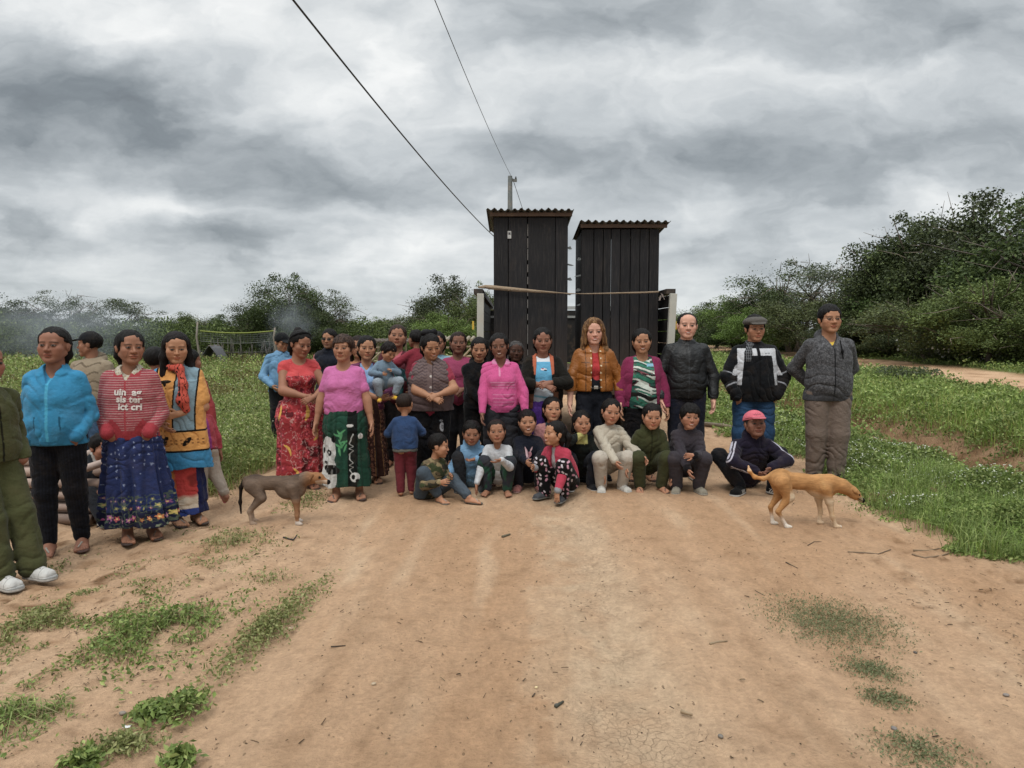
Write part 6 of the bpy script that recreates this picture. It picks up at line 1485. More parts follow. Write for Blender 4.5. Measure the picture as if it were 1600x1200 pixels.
# ---------------------------------------------------------------- trees
def crown_mesh(seed, H, R, nb=34, per=330, leaf=.10, cols=('#33421f', '#3d4d26', '#2a3819', '#475a2d'), flat=.8, low=.15, tr=.12, spread=1.0):
    """tree of height H and crown radius R at the origin: returns (crown, trunk) meshes"""
    r = np.random.RandomState(seed); m = MB(); bark = hx('#4a4138')
    nst = 1 + r.randint(3); tips = []
    for k in range(nst):
        a = r.rand() * 6.28; b = A([.12 * math.cos(a), .12 * math.sin(a), 0]); top = A([math.cos(a) * R * .22, math.sin(a) * R * .22, H * (.35 + .1 * r.rand())])
        mid = (b + top) / 2 + r.normal(size=3) * .12; m.tube([b - A([0, 0, .15]), b, mid, top], [tr * 1.25, tr, tr * .75, tr * .6], 7, bark)
        for j in range(5):
            a2 = a + r.normal() * 1.2; e = A([math.cos(a2) * R * (.4 + .45 * r.rand()), math.sin(a2) * R * (.4 + .45 * r.rand()), H * (.5 + .38 * r.rand())])
            q = top + (e - top) * .5 + r.normal(size=3) * .2; m.tube([top, q, e], [tr * .5, tr * .33, tr * .1], 5, bark); tips.append(e)
            for i in range(3): m.tube([q, q + (e - q) * .6 + r.normal(size=3) * R * .22 * A([1, 1, .5])], [tr * .2, tr * .05], 4, bark)
    for i in range(26):
        v = nrm(r.normal(size=3) + A([0, 0, .5])); cc_ = A([0, 0, H * (low + (1 - low) * .5)]); e_ = cc_ + v * A([R, R, H * (1 - low) * .5]) * r.uniform(.85, 1.08); b_ = cc_ + (e_ - cc_) * .55 + r.normal(size=3) * .3; m.tube([b_, (b_ + e_) / 2 + r.normal(size=3) * .12, e_], [.02, .013, .005], 4, hx('#6a6054'))
    P = []; S_ = []; Cc = []
    ks = A([hx(c) for c in cols])
    for i in range(nb):
        while True:
            v = r.uniform(-1, 1, 3)
            if np.linalg.norm(v) < 1 and v[2] > -.8: break
        out_ = r.rand() < .22; v = v / max(np.linalg.norm(v), .3) * (1.02 + .16 * r.rand() if out_ else .35 + .58 * r.rand() ** .5)
        c = A([v[0] * R * .85 * spread, v[1] * R * .85 * spread, H * (low + (1 - low) * .5) + v[2] * H * (1 - low) * .46 * (1 - .25 * np.hypot(v[0], v[1]))])
        br = R * (.09 + .07 * r.rand() if out_ else .13 + .19 * r.rand()); n = int(per * (br / R / .26) ** 2 * (.7 + .6 * r.rand()))
        d = rand_dirs(n, .15, r) * (r.rand(n, 1) ** .45) * A([1, 1, flat]) * br; d *= (.75 + .55 * r.rand(n, 1))
        P.append(c + d); S_.append(leaf * (.55 + .8 * r.rand(n))); Cc.append(ks[r.randint(len(ks), size=n)] * (.75 + .5 * r.rand()) * (.8 + .4 * r.rand(n, 1)))
    n = nb * 14; d = rand_dirs(n, .1, r); P.append(A([0, 0, H * (low + (1 - low) * .5)]) + d * A([R, R, H * (1 - low) * .5]) * (.80 + .16 * r.rand(n, 1))); S_.append(leaf * (.5 + .5 * r.rand(n))); Cc.append(ks[r.randint(len(ks), size=n)] * (.8 + .4 * r.rand(n, 1)))
    P = np.concatenate(P); k = P[:, 2] > .05; V, F, C = cards(P[k], np.concatenate(S_)[k], rand_dirs(int(k.sum()), .5, r), np.concatenate(Cc)[k], .6, r)
    return new_mesh('crown', V, F, [TREELEAF], C, smooth=False), m.mesh('trunk', M('paint'), True)
DK = ('#404c2c', '#4c5934', '#333e22', '#59653a'); MD = ('#536134', '#62703d', '#46532c', '#707c48'); LT = ('#5c6a39', '#687640', '#505d32', '#707e4a'); GY = ('#5c6350', '#6a705a', '#4e5646')
KINDS = {'dense': [crown_mesh(1, 5, 3.2, 52, 820, .052, DK, low=.02), crown_mesh(2, 5, 3.2, 52, 820, .052, DK, low=.02, flat=.7)],
         'mid': [crown_mesh(3, 5, 3, 46, 700, .050, MD, low=.05), crown_mesh(4, 5, 3, 44, 700, .050, MD, low=.08)],
         'airy': [crown_mesh(5, 5, 2.6, 24, 330, .045, GY, low=.25, tr=.10), crown_mesh(6, 5, 2.8, 26, 380, .045, DK, low=.28, tr=.12, flat=.5)],
         'light': [crown_mesh(7, 4, 2.6, 40, 820, .046, LT, low=.0)],
         'umbrella': [crown_mesh(8, 5, 3.4, 30, 480, .047, DK, low=.42, flat=.45, tr=.14)]}
_tn = [0]
def tree(kind, px, top, d, R, label, rot=None, group='trees and bushes behind the field', name='tree'):
    _tn[0] += 1; v = KINDS[kind]; cm, tm = v[_tn[0] % len(v)]
    p = at_depth(px, 520, d); g = gz(p[0], d); H = at_depth(px, top, d)[2] - g; H0 = 4.0 if kind == 'light' else 5.0; R0 = {'dense': 3.2, 'mid': 3, 'airy': 2.7, 'light': 2.6, 'umbrella': 3.4}[kind]
    o = add_obj(name, None); o.location = (p[0], d, g - .05); o.rotation_euler = (0, 0, (_tn[0] * 2.4) if rot is None else rot); o.scale = (R / R0 * 1.08, R / R0 * 1.08, H * 1.07 / H0)
    add_obj('crown', cm, o); add_obj('trunk', tm, o); tag(o, label, 'tree', group)
RT = 'trees and bushes on the right beyond the far dirt road'; LTG = 'trees along the far side of the field at left'
RTK = 1.28
for a in [('dense', 1675, 300, 25, 4.2, 'tallest dark tree at the right edge of the photo'), ('dense', 1590, 312, 29, 4.2, 'tall dark tree second from the right edge'), ('dense', 1500, 320, 31, 3.9, 'broad dark tree behind the white flowering bushes'),
          ('dense', 1425, 352, 33, 3.6, 'dark tree forming the left shoulder of the tall thicket at right'), ('light', 1545, 430, 23.5, 2.4, 'bright green creeper covered bush low in the tall thicket at right'), ('mid', 1455, 455, 26, 2.8, 'mid green bush at the foot of the tall thicket at right'),
          ('dense', 1375, 440, 33, 3.0, 'rounded bush just left of the tall thicket at right'), ('airy', 1310, 412, 40, 3.4, 'feathery tree with bare twigs left of the tall thicket'), ('airy', 1238, 410, 45, 4.0, 'wide feathery tree with fine twigs behind the man in glasses'),
          ('mid', 1335, 470, 34, 2.8, 'green bush behind the right shoulder of the man in glasses'), ('mid', 1262, 462, 39, 3.2, 'green bush behind the man in glasses'), ('dense', 1200, 452, 47, 3.6, 'dark bushy tree behind the man in the flat cap'), ('mid', 1160, 462, 55, 4.0, 'bushy tree between the flat cap and the leather jacket'),
          ('light', 1185, 478, 43, 2.6, 'yellowish green bush behind the man in the flat cap'), ('dense', 1115, 476, 66, 4.6, 'far dark tree right of the bald man in leather'), ('mid', 1075, 484, 80, 5, 'far tree touching the right post of the trailer'), ('dense', 1040, 494, 95, 6, 'farthest low tree seen beside the right trailer post'),
          ('mid', 1620, 470, 22, 2.0, 'green bush at the right edge in front of the tallest tree'), ('dense', 1330, 500, 31, 2.2, 'low dark bush right of the man in glasses'), ('dense', 1150, 505, 50, 3, 'low dark bush behind the gap between the two men in dark jackets')]:
    k_ = RTK if a[3] < 36 else (1.12 if a[3] < 52 else 1.0); tree(a[0], a[1], a[2], a[3] * k_, a[4] * k_, a[5], group=RT)
for a in [('dense', -25, 462, 50, 4.6, 'dark tree at the left edge wrapped in smoke'), ('dense', 15, 478, 54, 3.6, 'smoky tree second from the left edge'), ('airy', 96, 458, 52, 3.0, 'slender airy tree standing above the smoke'), ('umbrella', 168, 470, 50, 3.9, 'flat topped thorn tree with see-through crown at left'),
          ('mid', 60, 496, 56, 3.6, 'low tree between the smoky trees and the airy one'), ('mid', 128, 488, 50, 2.8, 'small tree behind the man in the black cap'), ('mid', 232, 494, 54, 3.4, 'low tree behind the woman in the striped sweater'), ('dense', 200, 502, 48, 2.4, 'dark bush right of the flat topped tree'), ('mid', 305, 480, 50, 2.6, 'rounded tree just left of the volleyball net'),
          ('mid', 270, 500, 50, 2.8, 'low bush behind the girl in the blanket'), ('dense', 352, 486, 50, 2.6, 'pointed tree above the middle of the volleyball net'), ('mid', 385, 492, 46, 2.6, 'mid green tree above the right half of the net'), ('airy', 412, 462, 44, 2.6, 'tree with ragged left crown beside the large central-left tree'),
          ('dense', 448, 438, 43, 3.0, 'largest tree of the left treeline with two crown peaks'), ('airy', 505, 456, 44, 2.8, 'arching tree hanging to the right of the largest left tree'), ('dense', 478, 478, 42, 2.6, 'dark lower tree behind the woman in the red dress'), ('mid', 540, 494, 52, 3.2, 'low tree behind the man in sunglasses'),
          ('mid', 592, 492, 50, 3.0, 'low tree behind the woman with the baby'), ('light', 625, 484, 58, 3.4, 'pale green tree left of the tree beside the trailer'), ('mid', 655, 478, 46, 2.6, 'tree with small domed crown left of the tree beside the trailer'), ('dense', 706, 436, 38, 2.9, 'large tree immediately left of the trailer'),
          ('mid', 742, 452, 36, 2.0, 'tree touching the left post of the trailer'), ('light', 690, 478, 34, 2.2, 'pale bush at the foot of the tree beside the trailer')]:
    a = list(a); a[2] += 8 if a[2] > 471 else 0; a[4] *= .92; tree(*a, group=LTG)
def scrub(name, label, x0, x1, yf, n, hf, leaf, cols, seed):
    r = np.random.RandomState(seed); u = x0 + r.rand(n) * (x1 - x0); d = yf(u) * (1 + .16 * r.rand(n)); x = (u - 800) / 1100 * d
    P = np.stack([x, d, 0 * x], 1); h = hf(u) * (.45 + 1.1 * fbm(P, A([.55, .3, 1]), 3, seed)); z = gz_arr(x, d) + h * r.rand(n) ** .7
    c = colvar(n, cols, r) * (.6 + .8 * fbm(P, .8, 2, seed + 3)[:, None]); add_stuff(name, [cards(np.stack([x, d, z], 1), leaf * d / 40 * (.6 + .8 * r.rand(n)), rand_dirs(n, .4, r), c, .6, r)], LEAF, label)
scrub('scrub', 'low continuous scrub under the trees at left', -80, 790, lambda u: 42 - 6 * (u > 600) + 0 * u, 70000, lambda u: 2.1 + 0 * u, .07, DK + MD, 5)
scrub('scrub', 'low scrub and dry stems along the foot of the thicket at right', 1040, 1720, lambda u: np.interp(u, [1040, 1110, 1178, 1286, 1443, 1600, 1720], [95, 80, 60, 46, 35, 29.5, 27]), 90000, lambda u: 1.0 + 0 * u, .085, DK + MD + ('#6b6242', '#5b4a36'), 6)
def flowering():
    for k, (px, d, R, n) in enumerate([(1530, 31.5, 2.2, 260), (1455, 34, 1.6, 110), (1600, 29.5, 1.5, 110)]):
        r = np.random.RandomState(40 + k); p = at_depth(px, 520, d); H = 1.7; m = 5200; dd = rand_dirs(m, .2, r) * r.rand(m, 1) ** .5 * A([R, R * .7, H * .5]); P = A([0, 0, H * .5]) + dd
        a = cards(P, .06 * (.6 + .8 * r.rand(m)), rand_dirs(m, .5, r), colvar(m, MD + GY, r), .6, r); q = rand_dirs(n, .3, r) * A([R, R * .7, H * .5]) * (.8 + .3 * r.rand(n, 1)) + A([0, 0, H * .52])
        V, F, C = a; o = add_obj('flowering_bush', new_mesh('bush', V, F, [LEAF], C, smooth=False)); o.location = (p[0], d, gz(p[0], d)); V, F, C = cards(q, .05 + .02 * r.rand(n), rand_dirs(n, 1.5, r), colvar(n, ['#c9c9c2', '#dcdcd4'], r), .9, r)
        add_obj('white_blossom', new_mesh('blossom', V, F, [LEAF], C, smooth=False), o)
        tag(o, ['bush covered in white blossom, the widest of three beyond the far road', 'bush with few white blossoms, leftmost of the three beyond the far road', 'bush with white blossom nearest the right edge'][k], 'bush', 'white flowering bushes beyond the far dirt road')
flowering()
for k, (px, py, lab) in enumerate([(1395, 590, 'small grey green bush on the near edge of the far dirt road'), (1435, 592, 'second small grey green bush on the near edge of the far road'), (1310, 586, 'dark low bush beside the elbow of the man in glasses')]):
    p = on_ground(px, py + 6); r = np.random.RandomState(70 + k); m = 1500; dd = rand_dirs(m, .3, r) * r.rand(m, 1) ** .5 * A([.75, .5, .26]); V, F, C = cards(dd + A([0, 0, .24]), .035 * (.6 + .8 * r.rand(m)), None, colvar(m, GY + MD, r), .5, r); V[:, 2] = np.maximum(V[:, 2], .0)
    o = add_obj('bush', new_mesh('bush', V, F, [LEAF], C, smooth=False)); o.location = (p[0], p[1], gz(p[0], p[1])); tag(o, lab, 'bush', 'small bushes by the far dirt road')
# ---------------------------------------------------------------- smoke from cooking fires
def smoke(px, py, d, rx, ry, rz, dens, label, seed):
    t = NT('smoke%d' % seed); oc = t.n('TexCoord').outputs['Object']; s = t.n('VectorMath', operation='LENGTH', i={0: oc}).outputs['Value']
    f = t.math('MULTIPLY', t.math('SUBTRACT', 1.0, s, clamp=True), t.math('MULTIPLY', t.math('SUBTRACT', t.noise(t.map(oc, (1, 1, 1), (seed, 0, 0)), 1.7, 4, .6, .8), .36, clamp=True), 4.0), clamp=True)
    v = t.n('VolumePrincipled', i={'Color': (.72, .78, .86, 1), 'Density': t.math('MULTIPLY', f, dens), 'Anisotropy': .1}).outputs[0]; m = t.out(None, v)
    V = []; F = []; n = 24; k = 14
    for i in range(k + 1):
        for j in range(n): a = math.pi * i / k; b = 2 * math.pi * j / n; V.append((math.sin(a) * math.cos(b), math.sin(a) * math.sin(b), math.cos(a)))
    for i in range(k):
        for j in range(n): F.append((i * n + j, (i + 1) * n + j, (i + 1) * n + (j + 1) % n, i * n + (j + 1) % n))
    o = add_obj('smoke', new_mesh('smoke', V, F, [m])); p = at_depth(px, py, d); o.location = tuple(p); o.scale = (rx, ry, rz); o['kind'] = 'stuff'; o['label'] = label
smoke(95, 520, 40, 6.5, 3.0, 2.6, .20, 'bluish smoke drifting through the trees at far left', 1)
smoke(458, 505, 36, 1.5, 1.0, 1.5, .38, 'small puff of bluish smoke behind the woman in the red dress', 2)
smoke(430, 535, 36, 1.2, .8, .7, .25, 'thin smoke low over the field near the net', 3)
# ---------------------------------------------------------------- volleyball net
WOODG = hx('#7a7268')
def net():
    d = 33.0; a = at_depth(313, 520, d); b = at_depth(428, 520, d); z1 = at_depth(313, 517, d)[2]; z0 = at_depth(313, 533, d)[2]
    root = add_obj('volleyball_net', None); g = gz(a[0], d); root.location = (a[0], d, g); W = b[0] - a[0]
    sag = lambda x: -.10 * math.sin(math.pi * x / W)
    m = MB(); m.tube([(x, 0, z1 - g + sag(x)) for x in np.linspace(0, W, 12)], .03, 5, hx('#8c9444')); m.build('top_band', M('cloth'), root)
    m = MB()
    for i in range(23): x = W * i / 22; m.tube([(x, 0, z0 - g + sag(x)), (x, 0, z1 - g + sag(x))], .007, 4, hx('#62655f'))
    for j in range(5): z = z0 - g + (z1 - z0) * j / 5; m.tube([(x, 0, z + sag(x)) for x in np.linspace(0, W, 12)], .007 if j else .016, 4, hx('#6c6e68'))
    m.build('mesh_netting', M('cloth'), root); tag(root, 'volleyball net with a yellow top band stretched between two crooked posts', 'net')
    for px, t0, lab in ((308, 503, 'left crooked wooden post of the volleyball net'), (429, 512, 'right thinner wooden post of the volleyball net')):
        p = at_depth(px, t0, d); g = gz(p[0], d); m = MB(); m.tube([(0, 0, -.2), (.04, 0, .7), (-.05, 0, 1.4), (.02, 0, p[2] - g)], [.07, .06, .05, .04], 8, WOODG); o = m.build('net_post', M('paint'), None, (p[0], d, g), True); tag(o, lab, 'post', 'posts of the volleyball net')
net()
def stick_fence():
    m = MB(); r = random.Random(4)
    for i in range(34):
        px = 318 + i * 3.4; d = 37; p = at_depth(px, 520, d); h = .5 + r.random() * .9; m.tube([(p[0] + 12, 0, -.1), (p[0] + 12 + r.uniform(-.25, .25), r.uniform(-.1, .1), h)], [.03, .012], 5, hx('#4c4843'))
    m.tube([(at_depth(316, 520, 37)[0] + 12, .04, .55), (at_depth(436, 520, 37)[0] + 12, .04, .6)], .02, 5, hx('#4c4843'))
    o = m.build('stick_fence', M('paint'), None, (-12, 37, gz(-12, 37)), True); tag(o, 'fence of thin upright grey sticks below the volleyball net', 'fence')
stick_fence()
def shelter(px, py, d, w, h, lab, col, kind='tarp'):
    p = at_depth(px, 520, d); root = add_obj('shelter', None); root.location = (p[0], d, gz(p[0], d)); r = random.Random(int(px))
    if kind == 'tarp':
        V = []; n = 9
        for i in range(n):
            for j in range(7): u = i / (n - 1) * 2 - 1; v = j / 6 * 2 - 1; V.append((u * w / 2, v * w * .5, h * (1 - abs(u) ** 1.3) + .04 * math.sin(i * 2.1 + j * 1.7) * (1 - abs(u))))
        F = [(i * 7 + j, i * 7 + j + 1, (i + 1) * 7 + j + 1, (i + 1) * 7 + j) for i in range(n - 1) for j in range(6)]
        m = MB(); m.add(V, F, hx(col)); o = m.build('canopy', M('cloth'), root, smooth=True); s_ = o.modifiers.new('thick', 'SOLIDIFY'); s_.thickness = .02
        m = MB(); m.tube([(0, -w * .55, h), (0, w * .55, h)], .03, 6, WOODG); m.build('ridge_pole', M('paint'), root)
    else:
        m = MB()
        for x in (-w / 2, -w / 6, w / 6, w / 2):
            for y in (-w * .3, w * .3): m.tube([(x, y, -.1), (x + r.uniform(-.05, .05), y, h)], [.05, .04], 6, hx('#8a7c68'))
        for z in (.35, .7, 1.0, 1.3): m.tube([(-w / 2, -w * .3 - .06, z * h / 1.5), (w / 2, -w * .3 - .06, z * h / 1.5 + r.uniform(-.1, .1))], .035, 6, hx('#a09078'))
        m.tube([(-w / 2, -w * .3 - .1, .1), (w / 4, -w * .3 - .1, h)], .03, 6, hx('#a09078')); m.build('pole_frame', M('paint'), root)
        m = MB()
        for i in range(14): x = -w / 2 - .2 + i * (w + .4) / 13; m.tube([(x, -w * .45, h + .05), (x, w * .45, h + .12)], .05, 6, hx(col))
        m.build('roof', M('paint'), root)
    tag(root, lab, 'shelter', 'makeshift shelters at the edge of the field')
shelter(334, 540, 36, 1.2, .95, 'low grey tarpaulin tent at the foot of the left net post', '#5f5f62')
shelter(727, 530, 20, 1.4, 1.25, 'rough pole shelter seen behind the woman in the raspberry top', '#8a7f6c', 'poles')
shelter(597, 530, 26, 1.6, 1.2, 'rough pole shelter behind the woman with the baby', '#5a4f45', 'poles')
# ---------------------------------------------------------------- power line
def power():
    d = 25.0; p = at_depth(797, 275, d); x = p[0]; root = add_obj('utility_pole', None); root.location = (x, d, 0)
    m = MB(); m.tube([(0, 0, -.3), (0, 0, 3), (0, 0, p[2])], [.14, .12, .075], 10, hx('#4f524f')); m.build('pole', M('paint'), root, smooth=True)
    m = MB(); m.beam((-.02, 0, p[2] - .13), (.24, 0, p[2] - .16), .09, .08, hx('#5f615e')); m.build('bracket', M('paint'), root)
    m = MB(); m.lathe([(.0, 0), (.03, .0), (.035, .03), (.02, .05), (.03, .07), (.0, .09)], (.2, 0, p[2] - .10), n=10, col=hx('#3c3c3e')); m.build('insulator', M('glossy'), root, smooth=True); tag(root, 'grey utility pole with a short bracket rising behind the left booth', 'utility pole')
    def wire(a, b, sag, r, lab):
        a, b = A(a), A(b); P = []
        for k in range(40):
            t = k / 39; q = a + (b - a) * t; q[2] -= sag * 4 * t * (1 - t); P.append(q)
        m = MB(); m.tube(A(P) - a, r, 5, hx('#23262a')); o = m.build('power_line', M('rubber'), None, a, True); tag(o, lab, 'cable')
    a = at_depth(395, -80, 6.5); e = at_depth(798, 392, 24.95); wire(a, e, .22, .012, 'thick black cable sagging from the upper left to behind the left booth')
    a = at_depth(655, -60, 7.5); e = at_depth(801, 279, 24.8); wire(a, e, .12, .0055, 'thin wire running from the top edge to the bracket of the utility pole')
    wire(at_depth(801, 279, 24.8), at_depth(850, 420, 48), .1, .010, 'thin wire continuing from the utility pole down behind the booth')
    wire(at_depth(1040, 487, 70), at_depth(1330, 470, 60), .1, .012, 'faint distant wire above the trees right of the trailer')
power()
# ---------------------------------------------------------------- trailer with two black timber booths
def plank_mat():
    t = NT('tarred_planks'); oc = t.n('TexCoord').outputs['Object']; c = t.n('VertexColor', layer_name='Col').outputs[0]
    g = t.noise(t.map(oc, (9, 9, .9)), 4, 8, .65, .4); g2 = t.noise(t.map(oc, (34, 34, 1.2)), 3, 6, .7); kn = t.noise(t.map(oc, (2, 2, 1)), 3, 4, .6)
    v = t.math('ADD', t.math('MULTIPLY', g, 1.1), t.math('MULTIPLY', g2, .7)); cc = t.mix(1.0, c, t.n('CombineXYZ', i={0: v, 1: v, 2: v}).outputs[0], 'MULTIPLY')
    z = t.n('SeparateXYZ', i={0: oc}).outputs[2]; dust = t.math('MULTIPLY', t.math('SUBTRACT', 1.0, t.math('DIVIDE', z, .8), clamp=True), t.math('MULTIPLY', kn, .55), clamp=True)
    cc = t.mix(t.math('MULTIPLY', t.math('SUBTRACT', g2, .52, clamp=True), 2.2, clamp=True), cc, (.085, .072, .062)); cc = t.mix(t.math('MULTIPLY', t.math('SUBTRACT', kn, .55, clamp=True), 1.6, clamp=True), cc, (.06, .045, .034)); cc = t.mix(dust, cc, (.15, .10, .07)); return t.out(t.princ(Base_Color=cc, Roughness=.62, Specular_IOR_Level=.3, Normal=t.bump(t.math('ADD', g, g2), .5, .006)))
PLANK = plank_mat()
def tin_mat():
    t = NT('rusty_tin'); oc = t.n('TexCoord').outputs['Object']; n = t.noise(oc, 5, 6, .6); return t.out(t.princ(Base_Color=t.ramp(n, [(.3, (.06, .062, .058)), (.6, (.12, .12, .105)), (.8, (.075, .058, .042))]), Roughness=.7, Metallic=.3))
TIN = tin_mat()
def booth(px0, px1, top, y0, dep, label, splits, seed, gap=None, ov=(.07, .05)):
    x0 = at_depth(px0, top, y0)[0]; x1 = at_depth(px1, top, y0)[0]; zt = at_depth(px0, top, y0)[2]; z0 = DECK + .004; H = zt - z0; W = x1 - x0; r = random.Random(seed)
    root = add_obj('timber_booth', None); root.location = ((x0 + x1) / 2, y0, z0)
    col = lambda: A(hx('#1a191b')) * r.uniform(.75, 1.35)
    m = MB(); xs = [0] + splits + [1]
    for i in range(len(xs) - 1):
        a, b = -W / 2 + W * xs[i], -W / 2 + W * xs[i + 1]; g = .004 + (gap and gap == i and .006 or 0); m.box((a + .003, 0 + r.uniform(0, .004), 0), (b - g - r.uniform(0, .003), .026, H - .07 + r.uniform(-.004, .004)), col())
    for k in range(14 if gap else 0):
        if r.random() < .8: z_ = H * k / 14; m.box((-W / 2 + W * .46 - .004, -.003, z_), (-W / 2 + W * .46 + .003, .004, z_ + H / 14 * r.uniform(.5, 1)), hx('#8f8b86'))
    m.build('front_wall', PLANK, root, bevel=.002)
    for s in (-1, 1):
        m = MB(); n = 6
        for i in range(n): a = .03 + (dep - .06) * i / n; b = .03 + (dep - .06) * (i + 1) / n; xx = s * (W / 2 - .013); m.box((xx - .012, a, 0), (xx + .012, b - .005, H - .10), col())
        m.build('side_wall', PLANK, root)
    m = MB(); 
    for i in range(6): a = -W / 2 + W * i / 6; m.box((a + .003, dep - .026, 0), (a + W / 6 - .003, dep, H - .08), col())
    m.build('rear_wall', PLANK, root)
    m = MB(); m.box((-W / 2 - ov[0] * .5, -.04, H - .058), (W / 2 + ov[1] * .8, -.010, H - .014), hx('#5d4a3c')); m.build('fascia_board', M('paint'), root)
    n = 150; V = []; wv = 13
    for j, (yy, dz) in enumerate(((-.13, .0), (dep + .10, -.09))):
        for i in range(n + 1):
            xx = -W / 2 - ov[0] + (W + sum(ov)) * i / n; V.append((xx, yy + .012 * math.sin(i * .4) + .012 * math.sin(i * 1.7), H + .010 + dz + .004 * math.sin(i * .13) + .013 * math.sin(2 * math.pi * wv * i / n)))
    F = [(i, i + 1, n + 2 + i, n + 1 + i) for i in range(n)]; me = new_mesh('roof', V, F, [TIN], np.ones((len(V), 3))); o = add_obj('corrugated_roof', me, root); s_ = o.modifiers.new('thick', 'SOLIDIFY'); s_.thickness = .006
    for k, (zz, ln) in enumerate(((H - .42, .05), (H - .62, .08), (H - .80, .06), (H - .98, .05))):
        m = MB(); sd = 1 if seed == 1 else -1; xx = sd * (W / 2 + .002); q = [(0, 0), (ln * .6, .012 * (-1) ** k), (ln, -.025), (ln * .5, -.03), (0, -.02)]
        m.add([(xx + sd * a, .05 + .02 * k + dy, zz + b) for dy in (0, .01) for a, b in q], [(0, 1, 2, 3, 4), (9, 8, 7, 6, 5)] + [(i, (i + 1) % 5, 5 + (i + 1) % 5, 5 + i) for i in range(5)], hx('#7d8282')); m.build('torn_lining', M('cloth'), root)
    tag(root, label, 'booth', 'black timber booths on the trailer'); return root, W, H
DECK = .92
b1, W1, H1 = booth(771, 888, 331, 8.75, 1.05, 'left and taller black plank booth with corrugated roof and a paper notice', [.20, .46, .83], 1, 1, (.085, .055))
b2, W2, H2 = booth(909, 1031, 349, 8.82, .85, 'right and lower black plank booth with corrugated roof', [.16, .28, .38, .50, .63, .75, .87], 2, None, (.035, .105))
m = MB(); m.box((-.022, -.008, -.045), (.022, -.003, .045), hx('#c4c4c0')); m.box((-.012, -.011, .0), (.012, -.0085, .028), hx('#5c5c60')); o = m.build('paper_notice', M('cloth'), b1); o.location = (at_depth(796, 367, 8.75)[0] - b1.location[0], -.003, at_depth(796, 367, 8.75)[2] - b1.location[2])
def trailer():
    y0, y1 = 8.55, 13.4; xl, xr = at_depth(744, 520, y0)[0], at_depth(1050, 520, y0)[0]; root = add_obj('trailer', None); root.location = ((xl + xr) / 2, y0, 0); W = xr - xl; L = y1 - y0; zt = at_depth(751, 455, y0)[2]; dk = hx('#1b1917'); br = hx('#4b3a2b')
    m = MB()
    for i in range(12): a = -W / 2 + W * i / 12; m.box((a + .004, 0, DECK - .05), (a + W / 12 - .004, L, DECK), A(br) * random.uniform(.7, 1.2))
    m.build('deck', M('paint'), root)
    m = MB(); m.box((-W / 2 - .02, -.05, DECK - .17), (W / 2 + .02, -.004, DECK - .02), br)
    for x in (-.5, .5): m.box((x - .05, .0, DECK - .25), (x + .05, L, DECK - .06), dk)
    m.build('chassis', M('paint'), root)
    for s in (-1, 1):
        m = MB(); xx = s * (W / 2 - .02)
        for i in range(7): z = DECK + .02 + i * (zt - DECK - .06) / 7; m.box((xx - .012, .1, z), (xx + .012, L, z + (zt - DECK - .06) / 7 - .008), A(dk) * random.uniform(.7, 1.3))
        m.build('side_board', PLANK, root)
        m = MB(); m.box((xx - .05, .02, zt - .03), (xx + .06, L, zt + .03), hx('#2c2723')); m.build('top_rail', M('paint'), root)
        m = MB(); m.beam((s * (W / 2 - .045), -.01, DECK - .3), (s * (W / 2 - .055 + (.06 if s > 0 else 0)), -.01, zt - .03), .082, .07, hx('#b3b1a6'), up=(0, 1, 0)); m.build('white_post', M('paint'), root, bevel=.004)
        m = MB(); m.box((s * (W / 2 + .035) - .012, -.03, DECK + .62), (s * (W / 2 + .035) + .012, .0, DECK + .72), hx('#c9a63a')); m.build('reflector', M('glossy'), root)
        for yy in (1.5, 2.6):
            m = MB(); R_ = A([[0, 0, 1.], [0, 1, 0], [-1, 0, 0]]); m.lathe([(.18, -.10), (.40, -.11), (.46, -.06), (.46, .06), (.40, .11), (.18, .10)], (s * (W / 2 - .22), yy, .46), R_, 28, hx('#141414')); w_ = m.build('wheel', M('rubber'), root, smooth=True)
            m = MB(); m.lathe([(.02, -.08), (.19, -.09), (.2, .09), (.02, .10)], (s * (W / 2 - .22), yy, .46), R_, 20, hx('#8a8a84')); m.build('rim', M('paint'), w_)
    m = MB(); m.box((-W / 2 + .02, L - .03, DECK + .02), (W / 2 - .02, L, zt - .08), dk); m.box((-W / 2 + .02, L - .05, zt - .06), (W / 2 - .02, L + .01, zt + .0), hx('#a9aaa6')); m.box((-W / 2 + .02, L - .06, zt - .22), (W / 2 - .02, L - .035, zt - .18), hx('#8f908c')); m.build('headboard', M('paint'), root)
    tag(root, 'dark flatbed trailer with white corner posts carrying the two black booths', 'trailer')
    # strap across both booths
    ys = 8.70; K = [(747, 449, .02), (758, 448, .045), (768, 449, .055), (800, 452, .050), (835, 455, .036), (865, 457, .020), (880, 458, .010), (890, 459, .016), (900, 459, .006), (925, 459, .014), (965, 458, .018), (1010, 457, .020), (1030, 456, .024)]
    V = []
    for px, py, w_ in K: p = at_depth(px, py, ys); V += [(p[0], ys, p[2] + w_ / 2), (p[0], ys + .004, p[2] - w_ / 2)]
    V = A(V); o0 = V.mean(0); F = [(2 * i, 2 * i + 1, 2 * i + 3, 2 * i + 2) for i in range(len(K) - 1)]; me = new_mesh('strap', V - o0, F, [M('cloth')], np.tile(hx('#a89278'), (len(V), 1))); s_ = add_obj('strap', me, None, o0); q = s_.modifiers.new('thick', 'SOLIDIFY'); q.thickness = .004
    p = at_depth(1032, 462, ys); m = MB(); 
